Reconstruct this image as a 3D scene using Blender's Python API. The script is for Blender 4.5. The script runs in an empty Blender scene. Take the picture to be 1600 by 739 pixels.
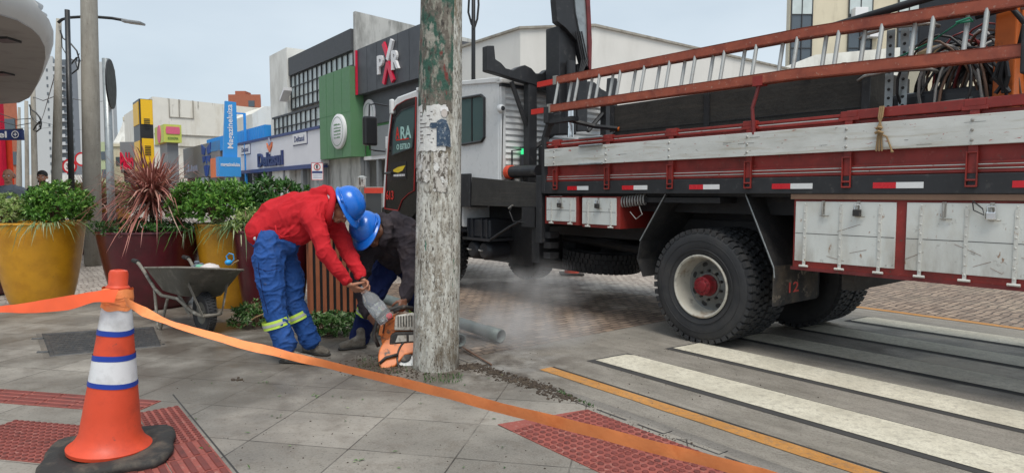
import bpy, bmesh, math, random
from mathutils import Vector, Matrix, noise
R = math.radians
random.seed(7)
sc = bpy.context.scene
# ------------------------------------------------ camera
EYE = 1.39; PITCH = R(3.82); FPX = 1010.0
cam = bpy.data.cameras.new('camera'); camo = bpy.data.objects.new('camera', cam)
sc.collection.objects.link(camo); sc.camera = camo
camo.location = (0, 0, EYE); camo.rotation_euler = (R(90) - PITCH, 0, 0)
cam.sensor_width = 36; cam.lens = FPX / 1600 * 36; cam.clip_start = .05; cam.clip_end = 3000
# ------------------------------------------------ world, sun, exposure
SUN_DIR = Vector((.12, -.45, .9)).normalized()
world = bpy.data.worlds.new('World'); sc.world = world; world.use_nodes = True
wt = world.node_tree; wn = wt.nodes; wn.clear()
sky = wn.new('ShaderNodeTexSky'); sky.sky_type = 'NISHITA'; sky.sun_disc = False
sky.sun_elevation = math.asin(SUN_DIR.z); sky.sun_rotation = math.atan2(SUN_DIR.x, SUN_DIR.y)
sky.dust_density = 3; sky.air_density = 1; sky.ozone_density = 2
tcw = wn.new('ShaderNodeTexCoord'); mpw = wn.new('ShaderNodeMapping'); mpw.inputs['Scale'].default_value = (1, 1, 3.2)
nzw = wn.new('ShaderNodeTexNoise'); nzw.inputs['Scale'].default_value = 1.6; nzw.inputs['Detail'].default_value = 5
rmw = wn.new('ShaderNodeValToRGB'); rmw.color_ramp.elements[0].position = .34; rmw.color_ramp.elements[1].position = .68
rmw.color_ramp.elements[0].color = (3.05, 3.6, 4.05, 1); rmw.color_ramp.elements[1].color = (4.1, 4.6, 4.95, 1)
mxw = wn.new('ShaderNodeMix'); mxw.data_type = 'RGBA'; mxw.inputs[0].default_value = .86
bgw = wn.new('ShaderNodeBackground'); bgw.inputs['Strength'].default_value = .1
ow = wn.new('ShaderNodeOutputWorld')
L = wt.links.new
L(tcw.outputs['Generated'], mpw.inputs['Vector']); L(mpw.outputs[0], nzw.inputs['Vector']); L(nzw.outputs[0], rmw.inputs[0])
L(sky.outputs[0], mxw.inputs[6]); L(rmw.outputs[0], mxw.inputs[7]); L(mxw.outputs[2], bgw.inputs[0]); L(bgw.outputs[0], ow.inputs[0])
sun = bpy.data.lights.new('sun', 'SUN'); sun.energy = 1.5; sun.angle = R(28); sun.color = (1, .95, .87)
suno = bpy.data.objects.new('sun', sun); sc.collection.objects.link(suno)
suno.rotation_euler = (-SUN_DIR).to_track_quat('-Z', 'Y').to_euler()
sc.view_settings.view_transform = 'Standard'; sc.view_settings.look = 'None'
sc.view_settings.exposure = 0.88; sc.view_settings.gamma = 1
sc.render.engine = 'CYCLES'; sc.cycles.use_denoising = True
sc.cycles.max_bounces = 8; sc.cycles.transparent_max_bounces = 12; sc.cycles.volume_bounces = 1

# ------------------------------------------------ geometry of the place
def ray(px, py):
    a = (px - 800) / FPX; b = (369.5 - py) / FPX
    return Vector((a, math.cos(PITCH) + b * math.sin(PITCH), -math.sin(PITCH) + b * math.cos(PITCH)))
def G(px, py, z=0):
    r = ray(px, py); k = (z - EYE) / r.z; return Vector((r.x * k, r.y * k, z))
def at(px, py, y):
    r = ray(px, py); k = y / r.y; return Vector((r.x * k, y, EYE + r.z * k))
P0 = G(1090, 536)                                   # rear wheel contact
ANG = math.atan2(790, FPX / math.cos(PITCH))
ST = Matrix.Translation(P0) @ Matrix.Rotation(ANG, 4, 'Z')   # street frame: x=t (across), y=s (along), z up
STi = ST.inverted(); O3 = STi @ Vector((0, 0, EYE))
def plane_t(px, py, t):                             # pixel ray meets plane t=const -> (s, z)
    d = STi.to_3x3() @ ray(px, py); k = (t - O3.x) / d.x; return (O3.y + d.y * k, O3.z + d.z * k)
def plane_s(px, py, s):
    d = STi.to_3x3() @ ray(px, py); k = (s - O3.y) / d.y; return (O3.x + d.x * k, O3.z + d.z * k)
def sat(px, py=300, t=0): return plane_t(px, py, t)[0]
def W(t, s, z=0): return ST @ Vector((t, s, z))

MW = {}
def tag(o, label=None, cat=None, group=None, kind=None):
    if label: o['label'] = label
    if cat: o['category'] = cat
    if group: o['group'] = group
    if kind: o['kind'] = kind
    return o
def thing(name, label, cat, loc, rz=0, group=None):
    o = bpy.data.objects.new(name, None); o.empty_display_size = .1
    sc.collection.objects.link(o); o.location = loc; o.rotation_euler = (0, 0, rz)
    MW[o] = Matrix.Translation(Vector(loc)) @ Matrix.Rotation(rz, 4, 'Z')
    return tag(o, label, cat, group)
def sthing(name, label, cat, t, s, z=0, group=None): return thing(name, label, cat, W(t, s, z), ANG, group)

class MB:
    def __init__(self, frame=None): self.v = []; self.f = []; self.fr = frame or Matrix(); self.uv = None
    def add(self, vs, fs, M=None):
        M = self.fr @ M if M is not None else self.fr
        n = len(self.v); self.v += [M @ Vector(p) for p in vs]; self.f += [tuple(i + n for i in q) for q in fs]; return self
    def box(self, x0, x1, y0, y1, z0, z1, M=None):
        return self.add([(x, y, z) for x in (x0, x1) for y in (y0, y1) for z in (z0, z1)],
                        [(0, 1, 3, 2), (4, 6, 7, 5), (0, 4, 5, 1), (2, 3, 7, 6), (0, 2, 6, 4), (1, 5, 7, 3)], M)
    def cbox(self, c, s, M=None):
        T = Matrix.Translation(Vector(c)) @ (M or Matrix())
        return self.box(-s[0] / 2, s[0] / 2, -s[1] / 2, s[1] / 2, -s[2] / 2, s[2] / 2, T)
    def prism(self, pts, a0, a1, ax='x', M=None):   # pts in the two other axes (cyclic order yz, xz, xy)
        def mk(a, p): return {'x': (a, p[0], p[1]), 'y': (p[0], a, p[1]), 'z': (p[0], p[1], a)}[ax]
        n = len(pts); vs = [mk(a0, p) for p in pts] + [mk(a1, p) for p in pts]
        fs = [tuple(range(n)), tuple(range(2 * n - 1, n - 1, -1))] + [(i, i + n, (i + 1) % n + n, (i + 1) % n) for i in range(n)]
        return self.add(vs, fs, M)
    def tube(self, pts, r, n=8, M=None, caps=True, flat=1.0):
        pts = [Vector(p) for p in pts]; k = len(pts); rr = r if isinstance(r, (list, tuple)) else [r] * k
        vs = []; fs = []; up = None
        for i, p in enumerate(pts):
            d = (pts[min(i + 1, k - 1)] - pts[max(i - 1, 0)])
            d = d.normalized() if d.length > 1e-9 else Vector((0, 0, 1))
            if up is None: up = Vector((0, 0, 1)) if abs(d.z) < .9 else Vector((1, 0, 0))
            a = d.cross(up); a = a.normalized() if a.length > 1e-6 else d.orthogonal().normalized()
            b = a.cross(d).normalized(); up = b
            for j in range(n):
                th = 2 * math.pi * j / n; vs.append(p + (a * math.cos(th) + b * math.sin(th) * flat) * rr[i])
        for i in range(k - 1):
            for j in range(n): fs.append((i * n + j, i * n + (j + 1) % n, (i + 1) * n + (j + 1) % n, (i + 1) * n + j))
        if caps: fs += [tuple(range(n - 1, -1, -1)), tuple(range((k - 1) * n, k * n))]
        return self.add(vs, fs, M)
    def lathe(self, prof, n=32, M=None, closed=False, a0=0, a1=2 * math.pi):
        full = abs(a1 - a0 - 2 * math.pi) < 1e-6; m = n if full else n + 1
        vs = []; fs = []; k = len(prof)
        for i in range(m):
            th = a0 + (a1 - a0) * i / n
            for (r, z) in prof: vs.append((r * math.cos(th), r * math.sin(th), z))
        for i in range(n):
            i2 = (i + 1) % m
            for j in range(k if closed else k - 1):
                j2 = (j + 1) % k; fs.append((i * k + j, i2 * k + j, i2 * k + j2, i * k + j2))
        return self.add(vs, fs, M)
    def ell(self, c, r, M=None, n=16, m=10):
        vs = []; fs = []
        for i in range(m + 1):
            ph = math.pi * i / m
            for j in range(n):
                th = 2 * math.pi * j / n; vs.append((math.sin(ph) * math.cos(th) * r[0], math.sin(ph) * math.sin(th) * r[1], math.cos(ph) * r[2]))
        for i in range(m):
            for j in range(n): fs.append((i * n + j, (i + 1) * n + j, (i + 1) * n + (j + 1) % n, i * n + (j + 1) % n))
        return self.add(vs, fs, Matrix.Translation(Vector(c)) @ (M or Matrix()))
    def quad(self, a, b, c, d): return self.add([a, b, c, d], [(0, 1, 2, 3)])
    def build(self, name, mat, parent=None, smooth=False, bevel=0, seg=2, solid=0, auto=False, kind=None):
        vs = self.v
        if parent is not None: base = MW[parent]; loc = None
        else:
            xs = [p.x for p in vs]; ys = [p.y for p in vs]; zs = [p.z for p in vs]
            loc = Vector(((min(xs) + max(xs)) / 2, (min(ys) + max(ys)) / 2, min(zs))); base = Matrix.Translation(loc)
        inv = base.inverted(); me = bpy.data.meshes.new(name)
        me.from_pydata([inv @ p for p in vs], [], self.f); me.validate()
        bm = bmesh.new(); bm.from_mesh(me); bmesh.ops.remove_doubles(bm, verts=bm.verts, dist=1e-5)
        if len(self.f) < 60000: bmesh.ops.recalc_face_normals(bm, faces=bm.faces)
        bm.to_mesh(me); bm.free()
        for m in (mat if isinstance(mat, (list, tuple)) else [mat]): me.materials.append(m)
        if smooth: me.polygons.foreach_set('use_smooth', [True] * len(me.polygons))
        if auto:
            try: me.set_sharp_from_angle(angle=R(38)); me.polygons.foreach_set('use_smooth', [True] * len(me.polygons))
            except Exception: pass
        o = bpy.data.objects.new(name, me); sc.collection.objects.link(o)
        if parent is not None: o.parent = parent; MW[o] = MW[parent]
        else: o.location = loc; MW[o] = base
        if solid: md = o.modifiers.new('s', 'SOLIDIFY'); md.thickness = solid; md.offset = 0
        if bevel:
            md = o.modifiers.new('b', 'BEVEL'); md.width = bevel; md.segments = seg; md.limit_method = 'ANGLE'; md.angle_limit = R(40)
        if kind: o['kind'] = kind
        return o
def copy_tree(o, loc=None, rz=None, label=None, parent=None):
    c = o.copy(); sc.collection.objects.link(c); c.parent = parent
    if loc is not None: c.location = loc
    if rz is not None: c.rotation_euler.z = rz
    if label: c['label'] = label
    for ch in list(o.children): copy_tree(ch, parent=c)
    return c
def AX(p, xd, yd, zd):                              # matrix from origin and three axes
    M = Matrix((xd, yd, zd)).transposed().to_4x4(); M.translation = Vector(p); return M
FACE_T = Matrix(((0, 0, -1, 0), (-1, 0, 0, 0), (0, 1, 0, 0), (0, 0, 0, 1)))   # text x=-s, y=z, normal=-t (street frame)
FACE_S = Matrix(((1, 0, 0, 0), (0, 0, -1, 0), (0, 1, 0, 0), (0, 0, 0, 1)))    # text x=t, y=z, normal=-s
def text(body, M, w, h, mat, parent, name='lettering', ext=.01, bold=0.0, rot=0, arch=0, smin=None):
    """M: world matrix at the centre of the text; w,h: its size"""
    cu = bpy.data.curves.new('t', 'FONT'); cu.body = body; cu.align_x = 'CENTER'; cu.align_y = 'CENTER'; cu.offset = bold; cu.resolution_u = 3
    to = bpy.data.objects.new('t', cu); sc.collection.objects.link(to); bpy.context.view_layer.update()
    me = bpy.data.meshes.new_from_object(to.evaluated_get(bpy.context.evaluated_depsgraph_get()))
    bpy.data.objects.remove(to)
    xs = [v.co.x for v in me.vertices]; ys = [v.co.y for v in me.vertices]
    cx, cy = (min(xs) + max(xs)) / 2, (min(ys) + max(ys)) / 2; sx, sy = w / (max(xs) - min(xs)), h / (max(ys) - min(ys))
    mb = MB(M @ Matrix.Rotation(rot, 4, 'Z')); base = [((v.co.x - cx) * sx, (v.co.y - cy) * sy) for v in me.vertices]
    n = len(base); vs = [(x, y, ext) for x, y in base] + [(x, y, 0) for x, y in base]
    fs = [tuple(p.vertices) for p in me.polygons]
    cnt = {}
    for p in me.polygons:
        for e in p.edge_keys: cnt[e] = cnt.get(e, 0) + 1
    side = [(a, b, b + n, a + n) for (a, b), c in cnt.items() if c == 1]
    mb.add(vs, fs + side); bpy.data.meshes.remove(me)
    return mb.build(name, mat, parent)

# ------------------------------------------------ materials
def mat(name, col, rough=.6, metal=0, var=.12, vs=6, layers=(), bump=0, bs=60, sss=0, spec=.5, emit=None, rvar=.1, coat=0, trans=0, stretch=(1, 1, 1), bdist=.01):
    m = bpy.data.materials.new(name); m.use_nodes = True; nt = m.node_tree; N = nt.nodes; K = nt.links.new
    b = N['Principled BSDF']; b.inputs['Metallic'].default_value = metal
    b.inputs['Specular IOR Level'].default_value = spec; b.inputs['Coat Weight'].default_value = coat
    b.inputs['Transmission Weight'].default_value = trans
    tc = N.new('ShaderNodeTexCoord')
    def nz(scale, detail=6, st=(1, 1, 1), rg=.6):
        mp = N.new('ShaderNodeMapping'); mp.inputs['Scale'].default_value = st; K(tc.outputs['Object'], mp.inputs['Vector'])
        n = N.new('ShaderNodeTexNoise'); n.inputs['Scale'].default_value = scale; n.inputs['Detail'].default_value = detail
        n.inputs['Roughness'].default_value = rg; K(mp.outputs[0], n.inputs['Vector']); return n
    c = Vector(col[:3]); n = nz(vs, st=stretch)
    mx = N.new('ShaderNodeMix'); mx.data_type = 'RGBA'
    mx.inputs[6].default_value = (*[max(0, x * (1 - 2 * var)) for x in c], 1); mx.inputs[7].default_value = (*[min(1, x * (1 + 2 * var)) for x in c], 1)
    K(n.outputs[0], mx.inputs[0]); cur = mx.outputs[2]
    rsock = None
    for ly in layers:
        lc, lsc, lo, hi = ly[:4]; st = ly[4] if len(ly) > 4 else (1, 1, 1)
        n2 = nz(lsc, 8, st, .65); rp = N.new('ShaderNodeValToRGB'); rp.color_ramp.elements[0].position = lo; rp.color_ramp.elements[1].position = hi
        K(n2.outputs[0], rp.inputs[0]); fac = rp.outputs[0]
        if len(ly) > 5:                              # only between two heights
            sp = N.new('ShaderNodeSeparateXYZ'); K(tc.outputs['Object'], sp.inputs[0]); mr = N.new('ShaderNodeMapRange'); mr.inputs[1].default_value = ly[5]; mr.inputs[2].default_value = ly[6]
            K(sp.outputs[2], mr.inputs[0]); mm = N.new('ShaderNodeMath'); mm.operation = 'MULTIPLY'; K(fac, mm.inputs[0]); K(mr.outputs[0], mm.inputs[1]); fac = mm.outputs[0]
        m2 = N.new('ShaderNodeMix'); m2.data_type = 'RGBA'; K(fac, m2.inputs[0]); K(cur, m2.inputs[6]); m2.inputs[7].default_value = (*lc, 1); cur = m2.outputs[2]
    K(cur, b.inputs['Base Color'])
    if rvar:
        nr = nz(vs * 2.3); mr = N.new('ShaderNodeMapRange'); mr.inputs[3].default_value = max(.02, rough - rvar * 1.5); mr.inputs[4].default_value = min(1, rough + rvar * 1.5)
        K(nr.outputs[0], mr.inputs[0]); K(mr.outputs[0], b.inputs['Roughness'])
    else: b.inputs['Roughness'].default_value = rough
    if bump:
        nb = nz(bs, 8); bp = N.new('ShaderNodeBump'); bp.inputs['Strength'].default_value = bump; bp.inputs['Distance'].default_value = bdist
        K(nb.outputs[0], bp.inputs['Height']); K(bp.outputs[0], b.inputs['Normal'])
    if emit: b.inputs['Emission Color'].default_value = (*emit[:3], 1); b.inputs['Emission Strength'].default_value = emit[3]
    if sss: b.inputs['Subsurface Weight'].default_value = sss; b.inputs['Subsurface Radius'].default_value = (.02, .008, .004)
    return m
def leafmat(name, c1, c2, c3=None, rough=.45):
    m = bpy.data.materials.new(name); m.use_nodes = True; nt = m.node_tree; N = nt.nodes; K = nt.links.new; b = N['Principled BSDF']
    g = N.new('ShaderNodeNewGeometry'); rp = N.new('ShaderNodeValToRGB'); e = rp.color_ramp.elements
    e[0].color = (*c1, 1); e[1].color = (*c2, 1); e[1].position = .8
    if c3: x = e.new(1.0); x.color = (*c3, 1)
    K(g.outputs['Random Per Island'], rp.inputs[0]); K(rp.outputs[0], b.inputs['Base Color']); b.inputs['Roughness'].default_value = rough
    b.inputs['Specular IOR Level'].default_value = .5; tr = N.new('ShaderNodeBsdfTranslucent'); K(rp.outputs[0], tr.inputs[0])
    ms = N.new('ShaderNodeMixShader'); ms.inputs[0].default_value = .18; K(b.outputs[0], ms.inputs[1]); K(tr.outputs[0], ms.inputs[2]); K(ms.outputs[0], N['Material Output'].inputs[0])
    return m
def glassmat(name, tint=(.03, .035, .04), rough=.06, alpha=None):
    m = bpy.data.materials.new(name); m.use_nodes = True; b = m.node_tree.nodes['Principled BSDF']
    b.inputs['Base Color'].default_value = (*tint, 1); b.inputs['Roughness'].default_value = rough; b.inputs['Specular IOR Level'].default_value = .8
    if alpha is not None: b.inputs['Alpha'].default_value = alpha
    return m

def ground_mat(name, kind, c1, c2, cj, sc_=1.0):
    """kind cobble / tile / slab in the street frame or the tile frame"""
    m = bpy.data.materials.new(name); m.use_nodes = True; nt = m.node_tree; N = nt.nodes; K = nt.links.new; b = N['Principled BSDF']
    g = N.new('ShaderNodeNewGeometry'); mp = N.new('ShaderNodeMapping'); mp.vector_type = 'TEXTURE'
    def nz(scale, detail=6, src=None):
        n = N.new('ShaderNodeTexNoise'); n.inputs['Scale'].default_value = scale; n.inputs['Detail'].default_value = detail; n.inputs['Roughness'].default_value = .65
        K(src or g.outputs['Position'], n.inputs['Vector']); return n
    def mixc(f, a, bb, fixed=None):
        x = N.new('ShaderNodeMix'); x.data_type = 'RGBA'
        for s_, val in ((0, f), (6, a), (7, bb)):
            if hasattr(val, 'is_linked'): K(val, x.inputs[s_])
            elif s_ == 0: x.inputs[0].default_value = val
            else: x.inputs[s_].default_value = (*val, 1)
        return x.outputs[2]
    def ramp(s, lo, hi, inv=False):
        r = N.new('ShaderNodeValToRGB'); r.color_ramp.elements[0].position = lo; r.color_ramp.elements[1].position = hi
        if inv: r.color_ramp.elements[0].color = (1, 1, 1, 1); r.color_ramp.elements[1].color = (0, 0, 0, 1)
        K(s, r.inputs[0]); return r.outputs[0]
    def mul(a, v):
        x = N.new('ShaderNodeMath'); x.operation = 'MULTIPLY'; K(a, x.inputs[0])
        if hasattr(v, 'is_linked'): K(v, x.inputs[1])
        else: x.inputs[1].default_value = v
        return x.outputs[0]
    K(g.outputs['Position'], mp.inputs['Vector'])
    big = nz(.55, 4); fine = nz(90, 4); mid = nz(7, 6)
    if kind == 'cobble':
        mp.inputs['Rotation'].default_value = (0, 0, ANG)
        # wobble the rows so the stones are not ruler-straight
        wob = nz(2.2, 4, mp.outputs[0]); vm = N.new('ShaderNodeVectorMath'); vm.operation = 'MULTIPLY_ADD'
        K(wob.outputs['Color'], vm.inputs[0]); vm.inputs[1].default_value = (.14, .14, 0); K(mp.outputs[0], vm.inputs[2])
        br = N.new('ShaderNodeTexBrick'); K(vm.outputs[0], br.inputs['Vector']); br.inputs['Scale'].default_value = 1
        br.inputs['Brick Width'].default_value = .15 * sc_; br.inputs['Row Height'].default_value = .09 * sc_; br.inputs['Mortar Size'].default_value = .011
        br.inputs['Mortar Smooth'].default_value = .6; br.inputs['Color1'].default_value = (0, 0, 0, 1); br.inputs['Color2'].default_value = (1, 1, 1, 1); br.inputs['Bias'].default_value = 0
        br.inputs['Mortar'].default_value = (.5, .5, .5, 1)
        col = mixc(br.outputs['Color'], c1, c2); col = mixc(mul(ramp(mid.outputs[0], .4, .75), .5), col, [x * .55 for x in c1])
        col = mixc(mul(br.outputs['Fac'], .8), col, cj); joint = br.outputs['Fac']
        hgt = N.new('ShaderNodeMath'); hgt.operation = 'SUBTRACT'; hgt.inputs[0].default_value = 1; K(joint, hgt.inputs[1])
        h2 = N.new('ShaderNodeMath'); h2.operation = 'MULTIPLY_ADD'; K(mid.outputs[0], h2.inputs[0]); h2.inputs[1].default_value = .6; K(hgt.outputs[0], h2.inputs[2]); H = h2.outputs[0]; bd = .018
    elif kind == 'tile':
        mp.inputs['Rotation'].default_value = (0, 0, -R(11.5))
        a, bb = (3.19 - .5), (-.955)
        mp.inputs['Location'].default_value = (math.cos(-R(11.5)) * bb - math.sin(-R(11.5)) * a, math.sin(-R(11.5)) * bb + math.cos(-R(11.5)) * a, 0)
        br = N.new('ShaderNodeTexBrick'); br.offset = 0; K(mp.outputs[0], br.inputs['Vector']); br.inputs['Scale'].default_value = 1
        br.inputs['Brick Width'].default_value = .605; br.inputs['Row Height'].default_value = .505; br.inputs['Mortar Size'].default_value = .0045; br.inputs['Mortar Smooth'].default_value = .3
        br.inputs['Color1'].default_value = (0, 0, 0, 1); br.inputs['Color2'].default_value = (1, 1, 1, 1); br.inputs['Mortar'].default_value = (.5, .5, .5, 1)
        col = mixc(br.outputs['Color'], c1, c2); col = mixc(mul(ramp(big.outputs[0], .42, .6), .7), col, [x * .5 for x in c1])
        col = mixc(mul(ramp(mid.outputs[0], .5, .72), .55), col, (.105, .08, .058)); col = mixc(mul(ramp(fine.outputs[0], .42, .66), .35), col, (.36, .33, .3))
        col = mixc(mul(ramp(nz(38, 5).outputs[0], .56, .66), .4), col, (.055, .048, .042))
        jb = ramp(nz(2.2, 3).outputs[0], .38, .6); jm = N.new('ShaderNodeMath'); jm.operation = 'MULTIPLY_ADD'; K(jb, jm.inputs[0]); jm.inputs[1].default_value = .75; jm.inputs[2].default_value = .2
        col = mixc(mul(br.outputs['Fac'], jm.outputs[0]), col, cj)
        h2 = N.new('ShaderNodeMath'); h2.operation = 'MULTIPLY_ADD'; K(fine.outputs[0], h2.inputs[0]); h2.inputs[1].default_value = .5
        hg = N.new('ShaderNodeMath'); hg.operation = 'SUBTRACT'; hg.inputs[0].default_value = 1; K(br.outputs['Fac'], hg.inputs[1]); K(hg.outputs[0], h2.inputs[2]); H = h2.outputs[0]; bd = .004
    else:
        mp.inputs['Rotation'].default_value = (0, 0, ANG); mp.inputs['Scale'].default_value = (.35, 1.6, 1) if kind == 'road' else (1, 1, 1)
        streak = nz(3, 6, mp.outputs[0])
        col = mixc(ramp(streak.outputs[0], .3, .75), c1, c2); col = mixc(mul(ramp(fine.outputs[0], .5, .62), .45), col, cj)
        col = mixc(mul(ramp(mid.outputs[0], .5, .8), .4), col, [x * .55 for x in c1])
        if kind == 'paint':
            col = mixc(mul(ramp(nz(23, 8).outputs[0], .5, .64), .6), col, cj); col = mixc(mul(ramp(nz(2.4, 6).outputs[0], .45, .75), .45), col, [x * .6 for x in c1])
        H = fine.outputs[0]; bd = .005
    if kind in ('tile', 'road', 'cobble'):           # wet cement slurry and soil trodden in round the foot of the pole
        def spot(cx, cy, r0, r1, colr, fac, sc2, lo, hi, col):
            vd = N.new('ShaderNodeVectorMath'); vd.operation = 'DISTANCE'; K(g.outputs['Position'], vd.inputs[0]); vd.inputs[1].default_value = (cx, cy, 0)
            mr_ = N.new('ShaderNodeMapRange'); mr_.inputs[1].default_value = r0; mr_.inputs[2].default_value = r1; mr_.inputs[3].default_value = 1; mr_.inputs[4].default_value = 0; K(vd.outputs['Value'], mr_.inputs[0])
            f_ = mul(mul(ramp(nz(sc2, 7).outputs[0], lo, hi), mr_.outputs[0]), fac); return mixc(f_, col, colr)
        col = spot(-3.4, 6.3, .8, 3.0, (.075, .06, .048), .72, 1.1, .36, .6, col)
        col = spot(-1.6, 4.5, .2, 1.6, (.1, .085, .07), .6, 1.7, .42, .64, col)
        col = spot(-.85, 5.75, .5, 1.7, (.06, .046, .035), .95, 2.2, .36, .56, col)
        col = spot(-.1, 5.0, .2, .85, (.07, .055, .042), .9, 5, .4, .58, col)
        col = spot(-.05, 5.35, .2, 1.0, (.36, .35, .33), .55, 3.1, .45, .65, col)
    K(col, b.inputs['Base Color'])
    mr = N.new('ShaderNodeMapRange'); wet = big if kind == 'tile' else nz(.9, 5); mr.inputs[1].default_value = .6; mr.inputs[2].default_value = .42
    mr.inputs[3].default_value = .3 if kind != 'paint' else .5; mr.inputs[4].default_value = .78; K(wet.outputs[0], mr.inputs[0]); K(mr.outputs[0], b.inputs['Roughness'])
    b.inputs['Specular IOR Level'].default_value = .4
    bp = N.new('ShaderNodeBump'); bp.inputs['Distance'].default_value = bd; bp.inputs['Strength'].default_value = .8; K(H, bp.inputs['Height']); K(bp.outputs[0], b.inputs['Normal'])
    return m

M = {}
def D(k, *a, **kw): M[k] = mat(k, *a, **kw); return M[k]
DIRT = (.09, .07, .05)
D('white_paint', (.66, .68, .65), .45, layers=[((.46, .42, .34), 3.5, .5, .85, (1, 1, .5)), ((.3, .17, .1), 22, .64, .7, (1, 1, .5)), (DIRT, 12, .62, .8), ((.2, .16, .12), 5, .42, .75, (1, 1, .3), 1.15, .78)], var=.04, bump=.08, bs=30)
D('plank_white', (.64, .65, .62), .55, layers=[((.4, .4, .36), 2.6, .48, .85, (1, .5, 2)), ((.38, .06, .045), 26, .63, .67, (1, .5, 1.5)), ((.42, .38, .3), 9, .52, .72, (1, .2, 3)), ((.13, .1, .07), 34, .66, .71, (1, .5, 1))], var=.05, bump=.12, bs=40)
D('red_paint', (.27, .026, .02), .5, layers=[((.11, .016, .012), 4, .45, .8), ((.34, .1, .08), 22, .6, .75), (DIRT, 30, .62, .7)], var=.2)
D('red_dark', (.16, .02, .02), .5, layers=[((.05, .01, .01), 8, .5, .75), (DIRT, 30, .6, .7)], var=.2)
D('black_steel', (.022, .023, .026), .5, layers=[((.09, .085, .08), 12, .58, .8), ((.13, .11, .09), 45, .66, .74)], var=.3)
D('black_rubber', (.022, .022, .023), .75, layers=[((.07, .062, .055), 9, .5, .85)], var=.25, bump=.4, bs=50)
D('tyre_rubber', (.026, .027, .03), .7, layers=[((.062, .058, .055), 4, .45, .85)], var=.2, bump=.2, bs=80)
D('chassis', (.018, .018, .02), .6, layers=[((.05, .045, .04), 8, .55, .8)], var=.2)
D('dark_wood', (.035, .033, .03), .75, layers=[((.07, .06, .05), 10, .5, .8, (1, .15, 4))], var=.3, bump=.4, bs=30)
D('rim', (.36, .36, .34), .5, layers=[((.22, .13, .07), 7, .5, .68), ((.5, .48, .42), 5, .55, .7), ((.12, .1, .09), 16, .6, .75)], metal=.2)
D('rim_disc', (.17, .175, .17), .5, layers=[((.3, .27, .22), 8, .52, .7), ((.12, .08, .05), 14, .58, .72)], metal=.2)
D('rim', (.46, .44, .38), .5, layers=[((.24, .14, .07), 7, .52, .68), ((.2, .19, .17), 14, .55, .7)], metal=.1)
D('hub_red', (.2, .012, .018), .4, layers=[((.06, .02, .02), 20, .55, .7)])
D('reflect_red', (.6, .01, .02), .25, var=.06); D('reflect_white', (.75, .76, .76), .25, var=.06, layers=[((.4, .4, .38), 20, .6, .8)])
D('cab_white', (.72, .73, .73), .3, layers=[((.5, .5, .48), 3, .5, .9)], var=.03, coat=.3)
D('cab_black', (.012, .012, .014), .18, var=.1, coat=.5)
D('plastic_dark', (.03, .032, .038), .42, var=.15, layers=[((.1, .09, .08), 8, .6, .85)])
D('mirror_black', (.015, .015, .017), .35)
D('ladder_orange', (.36, .085, .045), .55, layers=[((.2, .04, .025), 7, .45, .75), ((.42, .25, .19), 30, .6, .7)], var=.12)
D('aluminium', (.42, .43, .42), .45, metal=.4, layers=[((.3, .29, .27), 14, .56, .75)])
D('chrome', (.75, .76, .78), .12, metal=1)
D('steel_plate', (.42, .41, .38), .4, metal=.6, layers=[((.18, .14, .1), 30, .55, .7)])
D('orange_paint', (.62, .14, .02), .5, layers=[((.2, .05, .02), 8, .58, .75)])
D('safety_orange', (.66, .07, .025), .5, layers=[((.3, .035, .02), 5, .5, .85), ((.09, .06, .05), 16, .64, .74)], var=.1, bump=.1, bs=14)
D('tape_orange', (1, .3, .1), .36, bump=.35, bs=22, layers=[((.75, .17, .04), 9, .5, .8), ((.5, .2, .1), 40, .66, .74)], var=.06)
D('cone_white', (.7, .71, .73), .35, layers=[((.4, .4, .4), 8, .5, .85)], var=.05)
D('tape_shaded', (.8, .105, .025), .42, var=.12); D('tape_dark_red', (.3, .015, .012), .4); D('blue_tape', (.01, .045, .33), .4, var=.15)
D('cone_base', (.028, .027, .026), .8, layers=[((.11, .09, .07), 7, .5, .7)], bump=.6, bs=25)
D('helmet_blue', (.006, .14, .6), .28, layers=[((.015, .09, .3), 6, .5, .9), ((.1, .12, .15), 30, .68, .74)], var=.06, coat=.3)
D('hoodie_red', (.5, .018, .026), .85, var=.1, vs=10, bump=.25, bs=300, layers=[((.3, .01, .015), 6, .55, .9)], spec=.2, bdist=.003)
D('hoodie_grey', (.036, .03, .036), .9, var=.2, bump=.25, bs=300, layers=[((.085, .065, .065), 6, .5, .8)], spec=.2, bdist=.003)
D('trouser_blue', (.022, .08, .28), .8, var=.2, bump=.3, bs=260, layers=[((.05, .1, .27), 7, .5, .8), ((.1, .1, .12), 16, .64, .8)], spec=.2, bdist=.003)
D('trouser_navy', (.008, .016, .075), .8, var=.2, bump=.3, bs=260, layers=[((.02, .03, .1), 7, .5, .8)], spec=.2, bdist=.003)
D('band_yellow', (.55, .78, .1), .5, var=.06); D('band_silver', (.42, .44, .42), .4, var=.08)
D('skin', (.36, .165, .1), .5, sss=.15, var=.08, vs=20, bump=.15, bs=120, bdist=.002); D('skin_dark', (.2, .085, .05), .5, sss=.12, var=.08, vs=20)
D('hair', (.012, .009, .008), .6); D('shirt_white', (.6, .58, .6), .8, var=.06)
D('shoe', (.12, .105, .085), .85, layers=[((.26, .24, .21), 12, .45, .7), (DIRT, 18, .55, .7)], bump=.5, bs=40); D('sole', (.03, .028, .026), .8)
D('pot_yellow', (.62, .29, .012), .4, layers=[((.42, .17, .01), 5, .45, .85), ((.12, .07, .02), 24, .66, .74)], var=.1, bump=.25, bs=18, coat=.25)
D('pot_maroon', (.085, .008, .014), .35, layers=[((.04, .005, .008), 5, .45, .85), ((.3, .25, .22), 50, .7, .73, (1, 1, .2))], var=.15, bump=.2, bs=18, coat=.25)
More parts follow.
